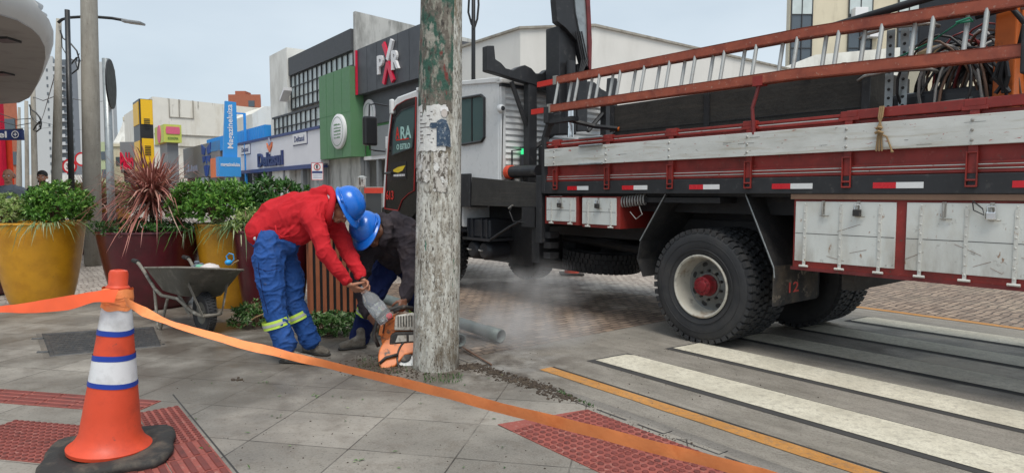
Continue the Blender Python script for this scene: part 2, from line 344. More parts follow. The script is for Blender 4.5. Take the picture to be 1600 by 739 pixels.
D('slat_wood', (.24, .075, .032), .5, layers=[((.1, .03, .015), 9, .5, .8, (3, 3, .2))], var=.2, vs=5)
D('barrow', (.17, .165, .145), .55, metal=.3, layers=[((.32, .3, .26), 9, .5, .7), ((.08, .05, .035), 12, .58, .72)], bump=.3, bs=30)
D('barrow_frame', (.17, .155, .13), .65, layers=[((.34, .32, .28), 18, .52, .68), ((.1, .07, .05), 14, .6, .7)])
D('soil', (.04, .03, .022), .95, bump=1, bs=40)
D('pole_concrete', (.38, .36, .31), .85, layers=[((.62, .62, .57), 3.2, .48, .6, (1, 1, .5)), ((.2, .17, .13), 3.6, .54, .66, (1, 1, .4)), ((.19, .16, .12), 9, .42, .66, (1, 1, .25)), ((.6, .6, .55), 38, .47, .6, (1, 1, .3)), ((.07, .055, .042), 75, .53, .62, (1, 1, .3)), ((.1, .085, .065), 14, .58, .68, (1, 1, .12)), ((.5, .5, .46), 110, .55, .62, (1, 1, .5)), ((.05, .16, .11), 22, .63, .66, (1, 1, .15)), ((.16, .11, .05), 5, .56, .74, (1, 1, .4)), ((.09, .07, .05), 8, .4, .7, (1, 1, .4), .35, .0)], var=.2, bump=.4, bs=45)
D('pole_paint', (.13, .115, .095), .8, layers=[((.26, .25, .21), 20, .53, .58, (1, 1, .3)), ((.03, .09, .065), 8, .47, .54, (1, 1, .5)), ((.3, .29, .25), 15, .56, .62, (1, 1, .4)), ((.18, .03, .025), 9, .62, .67, (1, 1, .35)), ((.04, .035, .03), 24, .56, .64, (1, 1, .4))], var=.3, bump=.8, bs=45)
D('poster_paper', (.62, .62, .6), .7, layers=[((.38, .36, .33), 30, .55, .66), ((.2, .18, .16), 60, .66, .7)], bump=.4, bs=40)
D('poster_torn', (.5, .48, .44), .8, layers=[((.1, .085, .07), 30, .47, .56, (1, 1, .5)), ((.65, .65, .63), 18, .55, .6)], bump=.6, bs=40)
D('poster_blue', (.03, .06, .105), .75, layers=[((.3, .33, .35), 45, .56, .64), ((.12, .17, .24), 18, .5, .7)]); D('poster_skin', (.5, .46, .43), .7); D('poster_ink', (.1, .09, .09), .7)
D('concrete_grey', (.34, .32, .28), .85, layers=[((.2, .18, .15), 4, .45, .7, (1, 1, .2)), ((.12, .1, .09), 20, .62, .72)], bump=.4, bs=30)
D('white_wall', (.7, .7, .67), .85, var=.05, vs=1, layers=[((.4, .39, .36), .7, .45, .8, (1, 1, .5)), ((.16, .15, .13), .9, .66, .74, (1.3, 1.3, .1), 0, 11)])
D('hall_wall', (.68, .67, .64), .85, var=.04, vs=.6, layers=[((.52, .51, .48), .5, .5, .85, (1, 1, .3)), ((.12, .11, .1), .55, .66, .7, (1.5, 1.5, .07), 2, 6)])
D('old_wall', (.7, .68, .62), .85, var=.06, vs=.8, layers=[((.5, .45, .36), .8, .52, .78, (1, 1, .25)), ((.2, .18, .15), 1.6, .6, .72, (1, 1, .15))])
D('weathered', (.5, .5, .48), .9, var=.1, vs=1, layers=[((.16, .16, .15), 1.2, .45, .7, (1, 1, .3)), ((.1, .1, .1), 3, .6, .7, (1, 1, .2))])
D('facade_green', (.1, .22, .11), .6, layers=[((.09, .22, .1), 1, .4, .7)], var=.08, vs=2); D('facade_green_dark', (.035, .15, .04), .6, var=.08)
D('facade_dark', (.05, .053, .062), .5, var=.06, vs=1, layers=[((.07, .073, .08), .6, .45, .7)]); D('fascia_dark', (.055, .058, .065), .6, var=.15, layers=[((.12, .06, .04), 2, .6, .75, (1, 1, .3))])
D('grey_panel', (.2, .21, .22), .5, var=.06); D('shop_dark', (.025, .028, .032), .4); D('sign_white', (.7, .7, .72), .5, var=.03, vs=1)
D('sign_panel', (.68, .68, .72), .6, var=.04, vs=1); D('navy', (.02, .035, .13), .5, var=.08); D('navy_edge', (.03, .05, .17), .5, var=.05)
D('mag_blue', (.04, .28, .66), .45, var=.05, vs=1); D('mag_light', (.03, .3, .75), .5, var=.05, vs=2); D('sign_yellow', (.8, .47, .01), .45, var=.05); D('pale_lime', (.4, .46, .28), .8); D('sign_lime', (.5, .55, .1), .5, var=.05)
D('sign_black', (.015, .015, .018), .4); D('pink', (.65, .12, .2), .5); D('neon_red', (.6, .01, .05), .4); D('sign_orange', (.75, .2, .08), .5); D('brick_red', (.36, .12, .07), .85, var=.12, vs=3)
D('cream', (.6, .54, .41), .8, var=.05, vs=1, layers=[((.38, .33, .24), 1, .55, .8, (1, 1, .3))]); D('tower_white', (.47, .49, .5), .8, var=.03); D('tower_grey', (.17, .19, .22), .8, var=.05)
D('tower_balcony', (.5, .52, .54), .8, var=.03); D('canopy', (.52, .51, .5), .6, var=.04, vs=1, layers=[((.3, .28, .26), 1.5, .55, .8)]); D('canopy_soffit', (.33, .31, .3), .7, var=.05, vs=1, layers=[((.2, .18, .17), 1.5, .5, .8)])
D('asphalt_dark', (.05, .05, .052), .9, bump=.5, bs=60); D('road_sign_white', (.75, .75, .75), .4); D('road_sign_red', (.55, .02, .03), .4); D('galv', (.33, .36, .37), .4, metal=.5, layers=[((.2, .21, .22), 8, .5, .7)])
D('pole_black', (.015, .016, .018), .45); D('lamp_grey', (.3, .31, .32), .4, metal=.4)
D('pipe_grey', (.14, .17, .165), .6, metal=.2, layers=[((.24, .27, .26), 6, .5, .7), ((.1, .08, .06), 15, .6, .75)]); D('pipe_in', (.03, .03, .03), .8)
D('saw_orange', (.62, .17, .04), .45, layers=[((.3, .1, .04), 9, .5, .75), ((.09, .06, .045), 14, .58, .66)]); D('saw_white', (.5, .48, .43), .6, layers=[((.2, .17, .14), 25, .52, .66)]); D('saw_dark', (.03, .028, .027), .6, layers=[((.15, .12, .1), 20, .55, .7)])
D('blade', (.4, .42, .43), .5, metal=.3, layers=[((.35, .34, .33), 15, .5, .75)])
D('iron_cover', (.07, .072, .075), .55, metal=.4, layers=[((.13, .12, .11), 12, .5, .7)], bump=.8, bs=40)
D('tactile_dot', (.17, .04, .032), .6, layers=[((.1, .03, .025), 9, .5, .7)]); D('tactile_red', (.3, .08, .062), .7, layers=[((.2, .05, .04), 4, .45, .75), ((.36, .17, .14), 30, .55, .68), ((.1, .06, .05), 12, .62, .75)], bump=.3, bs=60)
D('mud', (.05, .036, .026), .95, bump=.8, bs=50, layers=[((.1, .075, .05), 20, .5, .7)]); D('rope', (.3, .2, .1), .9, bump=.5, bs=200); D('cable_black', (.02, .02, .022), .5); D('cable_grey', (.3, .29, .28), .5); D('cable_brown', (.16, .09, .06), .5); D('cable_red', (.22, .03, .03), .5)
D('green_rope', (.02, .2, .12), .6); D('log', (.1, .06, .035), .95, bump=1, bs=25, bdist=.03); D('tarp', (.03, .032, .038), .5, bump=.3, bs=8)
D('green_lamp', (.02, .3, .12), .3, emit=(.05, 1, .35, .45)); D('yellow_decal', (.75, .55, .03), .4); D('green_decal', (.02, .4, .12), .4); D('red_letter', (.6, .03, .02), .4)
D('bag_white', (.6, .55, .53), .35, bump=.5, bs=20); D('bag_green', (.2, .5, .35), .4); D('bag_blue', (.02, .3, .65), .4); D('door_strap', (.6, .6, .56), .4, layers=[((.35, .25, .17), 40, .6, .68)])
D('window_frame', (.03, .032, .036), .5); D('pane_light', (.5, .56, .56), .2, var=.2, vs=.8); D('wood_brown', (.2, .12, .08), .6); D('clothes_dark', (.02, .022, .028), .8); D('clothes_grey', (.12, .14, .17), .8)
D('mud_flap', (.024, .024, .025), .8, layers=[((.3, .25, .19), 9, .55, .66), ((.1, .08, .06), 4, .45, .7)]); D('letter_teal', (.4, .62, .58), .4); D('owl_blue', (.02, .07, .3), .5); D('letter_grey', (.35, .4, .55), .5); D('fire_red', (.5, .04, .02), .5); D('red_facade', (.55, .05, .02), .5); D('stripe_dark', (.045, .043, .042), .85)
M['glass'] = glassmat('glass'); M['glass_blue'] = glassmat('glass_blue', (.07, .09, .11), .12); M['cab_glass'] = glassmat('cab_glass', (.08, .13, .13), .03); M['tower_glass'] = glassmat('tower_glass', (.1, .115, .13), .3)  # cab glass: reflected sky light is put into its teal tint
M['bottle'] = glassmat('bottle', (.85, .88, .9), .08); bb = M['bottle'].node_tree.nodes['Principled BSDF']; bb.inputs['Transmission Weight'].default_value = .85; bb.inputs['IOR'].default_value = 1.2
M['leaf_green'] = leafmat('leaf_green', (.04, .12, .015), (.13, .3, .04), (.28, .44, .09)); M['leaf_dark'] = leafmat('leaf_dark', (.018, .06, .014), (.06, .16, .03), (.1, .24, .045))
M['leaf_pale'] = leafmat('leaf_pale', (.12, .22, .05), (.34, .44, .13), (.55, .58, .32)); M['leaf_red'] = leafmat('leaf_red', (.2, .06, .05), (.45, .18, .14), (.58, .4, .32), .45)
M['leaf_grass'] = leafmat('leaf_grass', (.05, .1, .03), (.2, .27, .1), (.4, .42, .25)); M['leaf_cut'] = leafmat('leaf_cut', (.03, .09, .02), (.1, .2, .05), (.3, .36, .2))
M['cobble_brown'] = ground_mat('cobble_brown', 'cobble', (.19, .137, .105), (.37, .275, .205), (.03, .024, .02))
M['cobble_light'] = ground_mat('cobble_light', 'cobble', (.33, .29, .25), (.52, .46, .4), (.1, .055, .05))
M['tiles'] = ground_mat('tiles', 'tile', (.235, .216, .186), (.32, .293, .255), (.035, .03, .026))
M['pad'] = ground_mat('pad', 'road', (.2, .184, .158), (.33, .303, .262), (.1, .075, .07)); M['line_white'] = ground_mat('line_white', 'paint', (.54, .5, .4), (.72, .68, .56), (.33, .3, .25)); M['line_yellow'] = ground_mat('line_yellow', 'paint', (.46, .2, .04), (.58, .29, .09), (.2, .15, .11))
M['gutter'] = ground_mat('gutter', 'road', (.16, .148, .132), (.26, .24, .215), (.06, .055, .05))

# ================================================ SETTING: ground
def sheet(name, pts, z, m, kind='structure'):       # pts in the street frame (t, s)
    mb = MB(ST); mb.add([(t, s, z) for t, s in pts], [tuple(range(len(pts)))])
    return mb.build(name, m, kind=kind)
sheet('ground', [(-500, -300), (500, -300), (500, 900), (-500, 900)], -.012, M['cobble_light'])
sheet('road', [(-1.95, .85), (2.3, .85), (1.9, 2.1), (1.5, 3.4), (1.0, 5.0), (-.4, 5.4), (-1.95, 4.6)], -.008, M['cobble_brown'])
sheet('road', [(3.32, -14), (9.2, -14), (9.2, .848), (3.32, .848)], -.0075, M['cobble_brown'])
sheet('pavement', [(-30, -14), (-2.03, -14), (-2.03, 2.2), (-2.2, 4.6), (-2.6, 5.4), (-3.4, 6.6), (-30, 7.4)], 0, M['tiles'])
sheet('crosswalk_pad', [(-1.93, -14), (3.3, -14), (3.3, .88), (-1.93, .88)], -.004, M['pad'])
sheet('gutter_strip', [(-2.03, -14), (-1.935, -14), (-1.935, 2.0), (-2.03, 2.0)], -.002, M['gutter'])
# paving beyond the road: far pavement
sheet('pavement', [(6.6, 14), (9.6, 14), (9.6, 300), (6.6, 300)], -.004, M['pad'])
mb = MB(ST)                                          # kerb joint: short dark cracks
random.seed(3); s = 1.2
while s > -8:
    l = random.uniform(.12, .3)
    mb.box(-2.075, -2.065 + random.uniform(0, .008), s - l, s, -.003, .0015)
    if random.random() < .5: mb.box(-2.07, -1.99, s - l - .006, s - l, -.003, .0015)
    s -= l + random.uniform(.02, .1)
mb.build('kerb_joint', M['stripe_dark'], kind='structure')
for (a, b, e) in ((-1.74, -1.62, .22), (3.12, 3.24, 2.2)):
    n = 60; pts = [(a + random.uniform(-.006, .006), e - (e + 14) * i / n) for i in range(n + 1)] + [(b + random.uniform(-.006, .006), -14 + (e + 14) * i / n) for i in range(n + 1)]
    sheet('yellow_line', [(t, s) for t, s in pts][::-1], 0, M['line_yellow'])
    sheet('line_border', [(b + .01, e), (b + .025, e), (b + .025, -14), (b + .01, -14)], .0005, M['stripe_dark'])
for i in range(5):                                   # crosswalk bars lie along the street
    t0 = -1.21 + .855 * i
    t1 = t0 + .4; e = .15 - .13 * i
    sheet('stripe_border', [(t0 - .045, -14), (t1 + .02, -14), (t1 + .02, e + .0), (t0 - .045, e + .04)], -.001, M['stripe_dark'])
    sheet('crosswalk_stripe', [(t0, -14), (t1, -14), (t1, e - .09), (t1 - .04, e - .03), (t0 + .02, e)], .003, M['line_white'])

# tactile paving: red tiles with real bumps / bars
def tactile(corner, ux, uy, nx, ny, size, kinds, name='tactile_paving'):
    """corner: world xy, ux/uy: unit directions of the tile grid"""
    ux = Vector((*ux, 0)).normalized(); uy = Vector((*uy, 0)).normalized(); base = MB(); dots = MB()
    Z = Vector((0, 0, 1)); bm_ = MB()
    for i in range(nx):
        for j in range(ny):
            k = kinds(i, j)
            if not k: continue
            o = Vector((*corner, 0)) + ux * i * size + uy * j * size; A = AX(o, ux, uy, Z); g = .003
            base.box(g, size - g, g, size - g, -.01, .005, A)
            if k == 'dot':
                for a in range(6):
                    for b in range(6):
                        c = ((a + .5) * size / 6, (b + .5) * size / 6); r = size / 6 * .3
                        dots.lathe([(r * 1.2, .004), (r, .011), (r * .5, .013), (0, .0132)], 8, A @ Matrix.Translation((c[0], c[1], 0)))
            else:
                for a in range(4):
                    c = (a + .5) * size / 4; w = size / 4 * .3
                    p = [(c - w, .004), (c + w, .004), (c + w * .75, .0095), (c - w * .75, .0095)]
                    if k == 'barx': dots.add([(size * .06, y, z) for y, z in p] + [(size * .94, y, z) for y, z in p], [(0, 1, 5, 4), (1, 2, 6, 5), (2, 3, 7, 6), (3, 0, 4, 7), (0, 1, 2, 3), (4, 5, 6, 7)], A)
                    else: dots.add([(y, size * .06, z) for y, z in p] + [(y, size * .94, z) for y, z in p], [(0, 1, 5, 4), (1, 2, 6, 5), (2, 3, 7, 6), (3, 0, 4, 7), (0, 1, 2, 3), (4, 5, 6, 7)], A)
    dots.build('tactile_bumps', M['tactile_dot'], kind='structure'); return base.build(name, M['tactile_red'], kind='structure')  # bumps darker than their tiles: shadow contrast put into the colour
U = (ST.to_3x3() @ Vector((0, 1, 0))); V = (ST.to_3x3() @ Vector((1, 0, 0)))
c0 = W(-2.74, -6.9)
tactile((c0.x, c0.y), (V.x, V.y), (U.x, U.y), 2, 20, .31, lambda i, j: 'dot')
tri = MB(ST); tri.add([(-2.74, -.7, .005), (-2.12, -.7, .005), (-2.74, -.56, .005)], [(0, 1, 2)]); tri.build('tactile_paving', M['tactile_red'], kind='structure')
e1 = Vector((math.sin(R(11.5)), math.cos(R(11.5)), 0)); e2 = Vector((math.cos(R(11.5)), -math.sin(R(11.5)), 0))
o = e1 * 3.45 + e2 * (-6.4)
tactile((o.x, o.y), (e2.x, e2.y), (e1.x, e1.y), 13, 1, .25, lambda i, j: 'barx')
o = e1 * 2.7 + e2 * (-3.76)
tactile((o.x, o.y), (e2.x, e2.y), (e1.x, e1.y), 3, 2, .25, lambda i, j: 'dot')
c0 = W(-4.42, -2.6)
tactile((c0.x, c0.y), (V.x, V.y), (U.x, U.y), 1, 15, .24, lambda i, j: 'dot' if j > 11 else 'bary')
c0 = W(-4.66, -2.6)
tactile((c0.x, c0.y), (V.x, V.y), (U.x, U.y), 1, 14, .24, lambda i, j: 'dot' if j > 11 else 'bary')
# long joints beside the tactile strips
sheet('paving_joint', [(-4.165, 1.3), (-4.155, 1.3), (-4.155, -6), (-4.165, -6)], .001, M['stripe_dark'])

# ================================================ buildings across the street (plane t = F)
F = 9.5
def fbox(mb, t0, t1, a, b, z0, z1): return mb.box(t0, t1, min(a, b), max(a, b), z0, z1)
# --- corner hall, white rendered block with a cut corner
b = sthing('hall_building', 'big plain white rendered block with cut corner, rising behind the truck cab', 'building', 12, 17)
pts = [(9.5, 21.3), (9.5, 14.5), (11.3, 12.65), (32, 12.65), (32, 30), (22, 30), (12, 21.3)]
MB(ST).prism([(t, s) for t, s in pts], 0, 7.15, 'z').build('wall', M['hall_wall'], b)
pr = MB(ST); cp = [(9.42, 21.3), (9.42, 14.46), (11.27, 12.57), (32, 12.57), (32, 12.75), (11.35, 12.75), (9.6, 14.55), (9.6, 21.3)]
pr.prism(cp, 7.15, 7.23, 'z').build('parapet_cap', M['concrete_grey'], b)
m_ = MB(ST); m_.box(14, 22, 12.6, 12.66, 0, 3.1); m_.build('shop_window', M['glass'], b)
# --- dark facade with X sign
b = sthing('shop_building', 'dark charcoal shop front with a red and white X sign above a deep entrance', 'shop', 9.6, 24.5)
fbox(MB(ST), 9.5, 9.9, 21.4, 27.9, 6.45, 8.74).build('fascia', M['facade_dark'], b)
mb = MB(ST)
for k in range(1, 6): fbox(mb, 9.492, 9.5, 21.4 + k * 1.08, 21.412 + k * 1.08, 6.46, 8.73)
mb.build('panel_joint', M['shop_dark'], b)
fbox(MB(ST), 9.9, 17, 21.4, 28.2, 4.9, 8.3).build('wall', M['facade_dark'], b)
fbox(MB(ST), 9.42, 9.5, 27.9, 28.04, 6.45, 8.7).build('edge_trim', M['neon_red'], b)
fbox(MB(ST), 9.95, 10.4, 25.3, 28.0, 3.3, 6.4).build('side_panel', M['facade_green_dark'], b)
fbox(MB(ST), 9.85, 10.4, 21.4, 27.2, 3.3, 4.75).build('lower_fascia', M['grey_panel'], b)
fbox(MB(ST), 9.9, 10.5, 21.4, 28.2, 3.12, 3.3).build('soffit', M['sign_white'], b)
fbox(MB(ST), 11.2, 12, 21.4, 28.2, 0, 3.12).build('shop_window', M['glass'], b)
mb = MB(ST)
for s_ in (21.6, 23.2, 24.9, 26.6, 28.0): fbox(mb, 9.95, 10.15, s_, s_ + .22, 0, 3.12)
mb.build('pillar', M['grey_panel'], b)
mx, mz = plane_t(608, 98, 9.5)
def bar_on(M4, x0, y0, x1, y1, w, mat_, name, ext=.06):
    p0, p1 = Vector((x0, y0)), Vector((x1, y1)); d = (p1 - p0).normalized(); n = Vector((-d.y, d.x)) * w / 2
    q = [p0 + n, p1 + n, p1 - n, p0 - n]; return MB(M4).prism([(a.x, a.y) for a in q], 0, ext, 'z').build(name, mat_, b)
MX = ST @ Matrix.Translation((9.49, mx, mz)) @ FACE_T
bar_on(MX, .1, .1, -.42, .95, .24, M['neon_red'], 'sign_stroke', .1); bar_on(MX, .02, .1, .5, .95, .26, M['sign_white'], 'sign_stroke', .12)
bar_on(MX, 0, -.02, -.45, -.95, .24, M['neon_red'], 'sign_stroke', .1); bar_on(MX, .05, -.02, .55, -.95, .26, M['neon_red'], 'sign_stroke', .12)
text('P', MX @ Matrix.Translation((-.72, 0, 0)), .62, .88, M['sign_white'], b, ext=.12, bold=.03); text('R', MX @ Matrix.Translation((.78, 0, 0)), .7, .88, M['sign_white'], b, ext=.12, bold=.03)
ax_, az_ = plane_t(612, 222, 9.84); text('EC', ST @ Matrix.Translation((9.84, ax_, az_)) @ FACE_T, 1.1, .6, M['sign_white'], b, ext=.05, bold=.03)
ax_, az_ = plane_t(578, 178, 9.94); mr_ = ST @ Matrix.Translation((9.94, ax_, az_)) @ FACE_T
MB(mr_).lathe([(0, .08), (.72, .08), (.75, 0)], 32).build('round_sign', M['sign_white'], b); MB(mr_).lathe([(.5, .085), (.54, .085), (.54, .06)], 32).build('ring', M['galv'], b)
# --- green facade
b = sthing('green_shop', 'green panelled shop front with a round white sign', 'shop', 9.6, 30)
fbox(MB(ST), 9.15, 9.95, 28.1, 32.25, 3.3, 7.92).build('wall', M['facade_green'], b)
mb = MB(ST)
for k in range(1, 4): fbox(mb, 9.143, 9.15, 28.1 + k * 1.04, 28.115 + k * 1.04, 3.3, 7.92)
fbox(mb, 9.143, 9.15, 28.1, 32.25, 5.6, 5.615); mb.build('panel_joint', M['facade_green_dark'], b)
rs, rz_ = plane_t(531, 206, 9.14); mr_ = ST @ Matrix.Translation((9.14, rs, rz_)) @ FACE_T
MB(mr_).lathe([(0, .16), (.86, .16), (.92, .12), (.92, 0)], 40).build('round_sign', M['sign_white'], b, auto=True)
MB(mr_).lathe([(.74, .165), (.77, .165), (.77, .15)], 40).build('ring', M['facade_green'], b)
mb = MB(mr_); random.seed(5)
for r_ in range(5):
    x = -.4
    while x < .4:
        l = random.uniform(.05, .14); mb.box(x, x + l, .32 - r_ * .17, .36 - r_ * .17 + random.uniform(0, .05), .16, .17); x += l + .04
mb.build('emblem', M['facade_green'], b)
fbox(MB(ST), 9.95, 10.1, 28.2, 32.2, 0, 3.3).build('shop_window', M['glass'], b)
mb = MB(ST)
for s_ in (28.25, 30.1, 32.0): fbox(mb, 9.8, 9.95, s_, s_ + .2, 0, 3.3)
mb.build('pillar', M['grey_panel'], b)
# --- glazed industrial block
b = sthing('office_building', 'grey office block with a dark fascia and grid windows above the white shop', 'building', 10, 35)
MB(ST).prism([(28.35, 0), (40.2, 0), (40.2, 9.9), (28.35, 9.9)], 9.75, 22, 'x').build('wall', M['weathered'], b)
MB(ST).prism([(9.55, 8), (24, 8), (24, 10.0), (9.55, 10.75)], 28.2, 28.45, 'y').build('gable_wall', M['weathered'], b)
fbox(MB(ST), 9.4, 9.75, 28.45, 37.9, 8.8, 9.9).build('fascia', M['fascia_dark'], b)
fbox(MB(ST), 9.35, 13, 38.0, 41.4, 0, 10.6).build('pier', M['white_wall'], b)
fbox(MB(ST), 9.6, 9.66, 28.5, 38, 6.7, 8.8).build('window_band', M['pane_light'], b)  # pale pane colour stands in for reflected sky
mb = MB(ST); n = 13
for k in range(n + 1): fbox(mb, 9.52, 9.6, 28.5 + k * 9.4 / n, 28.56 + k * 9.4 / n, 6.7, 8.8)
for z in (6.7, 7.35, 8.05, 8.75): fbox(mb, 9.53, 9.59, 28.5, 38, z, z + .05)
mb.build('window_grid', M['window_frame'], b)
fbox(MB(ST), 9.3, 9.34, 32.3, 40.5, 5.0, 6.3).build('lower_window_band', M['pane_light'], b)  # sky reflection put into the pane colour here too
mb = MB(ST)
for k in range(11): fbox(mb, 9.22, 9.3, 32.3 + k * .8, 32.37 + k * .8, 5.0, 6.3)
fbox(mb, 9.2, 9.75, 32.3, 40.7, 6.3, 6.42); fbox(mb, 9.23, 9.29, 32.3, 40.5, 5.6, 5.66); mb.build('lower_window_grid', M['window_frame'], b)
MB(ST).prism([(37.35, 7.8), (37.35, 8.0), (38.2, 7.4), (38.2, 7.2)], 8.9, 9.4, 'x').build('open_pane', M['sign_white'], b)
# --- white shop with flame logo
b = sthing('white_shop', 'low white shop with blue edging, dark blue lettering and a flame mark', 'shop', 9.3, 41)
fbox(MB(ST), 9.2, 9.7, 32.3, 49.3, 3.0, 5.05).build('sign_band', M['sign_panel'], b)
fbox(MB(ST), 9.12, 9.7, 32.3, 49.4, 5.05, 5.22).build('top_trim', M['navy_edge'], b); fbox(MB(ST), 9.12, 9.6, 32.3, 49.4, 2.86, 3.1).build('bottom_trim', M['navy_edge'], b)
fbox(MB(ST), 10.4, 10.5, 32.3, 49.3, 0, 2.86).build('shop_window', M['glass'], b)
mb = MB(ST)
for s_ in (32.4, 35.5, 38.8, 42, 45.5, 49): fbox(mb, 9.3, 9.6, s_, s_ + .3, 0, 2.86)
mb.build('pillar', M['grey_panel'], b)
s_, z_ = plane_t(423, 249, 9.19); text('Deltasul', ST @ Matrix.Translation((9.19, s_, z_)) @ FACE_T, 5.2, .95, M['navy'], b, ext=.12, bold=.03)
s_, z_ = plane_t(422, 230, 9.19); fm = ST @ Matrix.Translation((9.19, s_, z_)) @ FACE_T
MB(fm).prism([(0, -.35), (.45, 0), (.55, .3), (.3, .12), (0, .02), (-.3, .12), (-.55, .3), (-.45, 0)], 0, .08, 'z').build('flame_mark', M['sign_orange'], b)
MB(fm).prism([(0, .08), (.26, .3), (.1, .62), (-.12, .62), (-.26, .3)], 0, .08, 'z').build('drop_mark', M['letter_grey'], b)
for px, py in ((469, 217), (384, 234)):
    s_, z_ = plane_t(px, py, 9.19); pm = ST @ Matrix.Translation((9.19, s_, z_)) @ FACE_T
    pl = MB(pm).box(-1.15, 1.15, -.33, .33, 0, .06).build('small_sign', M['sign_white'], b)
    MW[pl] = MW[b]; text('Deltasul', pm @ Matrix.Translation((0, 0, .06)), 1.7, .36, M['navy'], pl, ext=.01, bold=.02)
    MB(pm).box(-1.2, 1.2, -.38, .38, -.01, .02).build('sign_edge', M['navy'], b)
# --- blue shop and its pylon
b = sthing('blue_shop', 'low shop with a bright ribbed blue roof fascia behind the blue pylon', 'shop', 9.6, 50)
fbox(MB(ST), 9.5, 16, 43.2, 60, 5.0, 6.2).build('fascia', M['mag_light'], b)
mb = MB(ST)
for k in range(40): fbox(mb, 9.46, 9.5, 43.3 + k * .4, 43.36 + k * .4, 5.05, 6.15)
mb.build('rib', M['mag_blue'], b)
fbox(MB(ST), 9.7, 16, 49.5, 60, 0, 5.0).build('wall', M['grey_panel'], b)
b = sthing('pylon_sign', 'tall narrow blue pylon sign with white vertical lettering', 'sign', 8.5, 46)
def px_on_s(x, y, s): return plane_s(x, y, s)
sp = 46.0; q = [px_on_s(*p, sp) for p in ((349, 247), (371, 247), (371, 210), (369, 160), (352, 158))]
MB(ST).prism(q, sp, sp + .25, 'y').build('panel', M['mag_blue'], b)
lo, hi = px_on_s(343, 276, sp - .3), px_on_s(376, 246, sp - .3)
bx = MB(ST).box(lo[0], hi[0], sp - .3, sp + .6, lo[1], hi[1]).build('lower_box', M['mag_blue'], b)
MB(ST).box(lo[0] + .5, hi[0] - .5, sp - .1, sp + .3, 0, lo[1]).build('post', M['galv'], b)
c = px_on_s(360.5, 198, sp); text('Magazineluiza', ST @ Matrix.Translation((c[0], sp, c[1])) @ FACE_S, 3.15, .5, M['sign_white'], b, ext=.02, bold=.02, rot=math.pi / 2)
c = px_on_s(360, 258, sp - .3); text('magazineluiza', ST @ Matrix.Translation((c[0], sp - .3, c[1])) @ FACE_S, 1.3, .36, M['sign_white'], bx, ext=.02, bold=.02)
b = sthing('steel_gantry', 'slim blue steel post frame standing beside the blue pylon', 'frame', 9.0, 47)
q0, q1 = px_on_s(380, 177, 47), px_on_s(370, 240, 47)
mb = MB(ST); mb.box(q0[0], q0[0] + .16, 46.9, 47.05, 0, q0[1]); mb.box(q1[0] - .3, q0[0], 46.9, 47.05, q0[1] - .1, q0[1]); mb.build('frame', M['mag_light'], b)
# --- grey shop with a blue face mark, orange panel
b = sthing('grey_shop', 'light grey shop front with a dark blue cat-like face mark', 'shop', 9.6, 62)
fbox(MB(ST), 9.5, 18, 55.5, 70, 2.9, 5.9).build('fascia', M['grey_panel'], b); fbox(MB(ST), 9.8, 18, 55.5, 70, 0, 2.9).build('shop_window', M['glass'], b)
s_, z_ = plane_t(323, 250, 9.49); om = ST @ Matrix.Translation((9.49, s_, z_)) @ FACE_T @ Matrix.Scale(1.15, 4)
mb = MB(om)
for sg in (-1, 1):
    mb.prism([(sg * .2, .9), (sg * 1.5, 1.3), (sg * 1.4, .5), (sg * .5, .4)], 0, .05, 'z'); mb.prism([(sg * .35, .3), (sg * 1.3, .3), (sg * 1.1, -.2), (sg * .5, -.1)], 0, .05, 'z')
    mb.prism([(sg * .15, -.4), (sg * .9, -.5), (sg * .5, -1.2), (sg * .1, -1.3)], 0, .05, 'z')
mb.prism([(-.12, .3), (.12, .3), (.16, -.3), (-.16, -.3)], 0, .05, 'z'); mb.build('face_mark', M['owl_blue'], b)
fbox(MB(ST), 9.2, 9.5, 54.4, 57.6, 2.75, 4.4).build('orange_panel', M['sign_orange'], b)
s_, z_ = plane_t(300, 262, 9.49)
mb = MB(ST @ Matrix.Translation((9.49, s_, z_)) @ FACE_T)
for k, l in enumerate((.25, .9, .25, .8, .6, .7, .7)): mb.box(-2.4 + k * .7, -2.4 + k * .7 + .4, -.4, -.4 + l * .8, 0, .04)
mb.build('raised_mark', M['letter_grey'], b)
# --- cube sign, yellow pylon etc. further along
b = sthing('cube_sign', 'lime and yellow cube sign with pink badges on a roof corner', 'sign', 8.2, 62)
for z in (0,):
    a0, b0 = px_on_s(257, 222, 62), px_on_s(283, 196, 62)
    MB(ST).box(a0[0], b0[0], 62, 66.5, a0[1], b0[1]).build('panel', M['sign_yellow'], b)
    MB(ST).box(a0[0] - .01, b0[0] + .01, 61.98, 62, a0[1] - .02, b0[1] + .02).build('front_panel', M['sign_lime'], b); MB(ST).box(a0[0] - .03, a0[0], 62, 66.5, a0[1], b0[1]).build('side_panel', M['sign_lime'], b)
    MB(ST).box(a0[0] + .3, b0[0] - .2, 62.5, 66, 0, a0[1]).build('base', M['grey_panel'], b)
    cx_ = (a0[0] + b0[0]) / 2; cz_ = a0[1] + (b0[1] - a0[1]) * .66; w_ = (b0[0] - a0[0])
    MB(ST @ Matrix.Translation((cx_, 61.97, cz_)) @ FACE_S).prism([(-.38 * w_, -.3), (.38 * w_, -.3), (.42 * w_, 0), (.38 * w_, .35), (-.38 * w_, .35), (-.42 * w_, 0)], 0, .05, 'z').build('badge', M['pink'], b)
    text('ECONOMIA', ST @ Matrix.Translation((cx_, 61.97, a0[1] + .35)) @ FACE_S, w_ * .6, .24, M['facade_green_dark'], b, ext=.02)
    MB(ST @ Matrix.Translation((a0[0] - .03, 64.2, cz_ - .2)) @ FACE_T).lathe([(0, .05), (.8, .05), (.85, 0)], 20).build('badge', M['pink'], b)
b = sthing('yellow_pylon', 'tall yellow and black pylon sign, the tallest sign left of the white wall', 'sign', 8, 70)
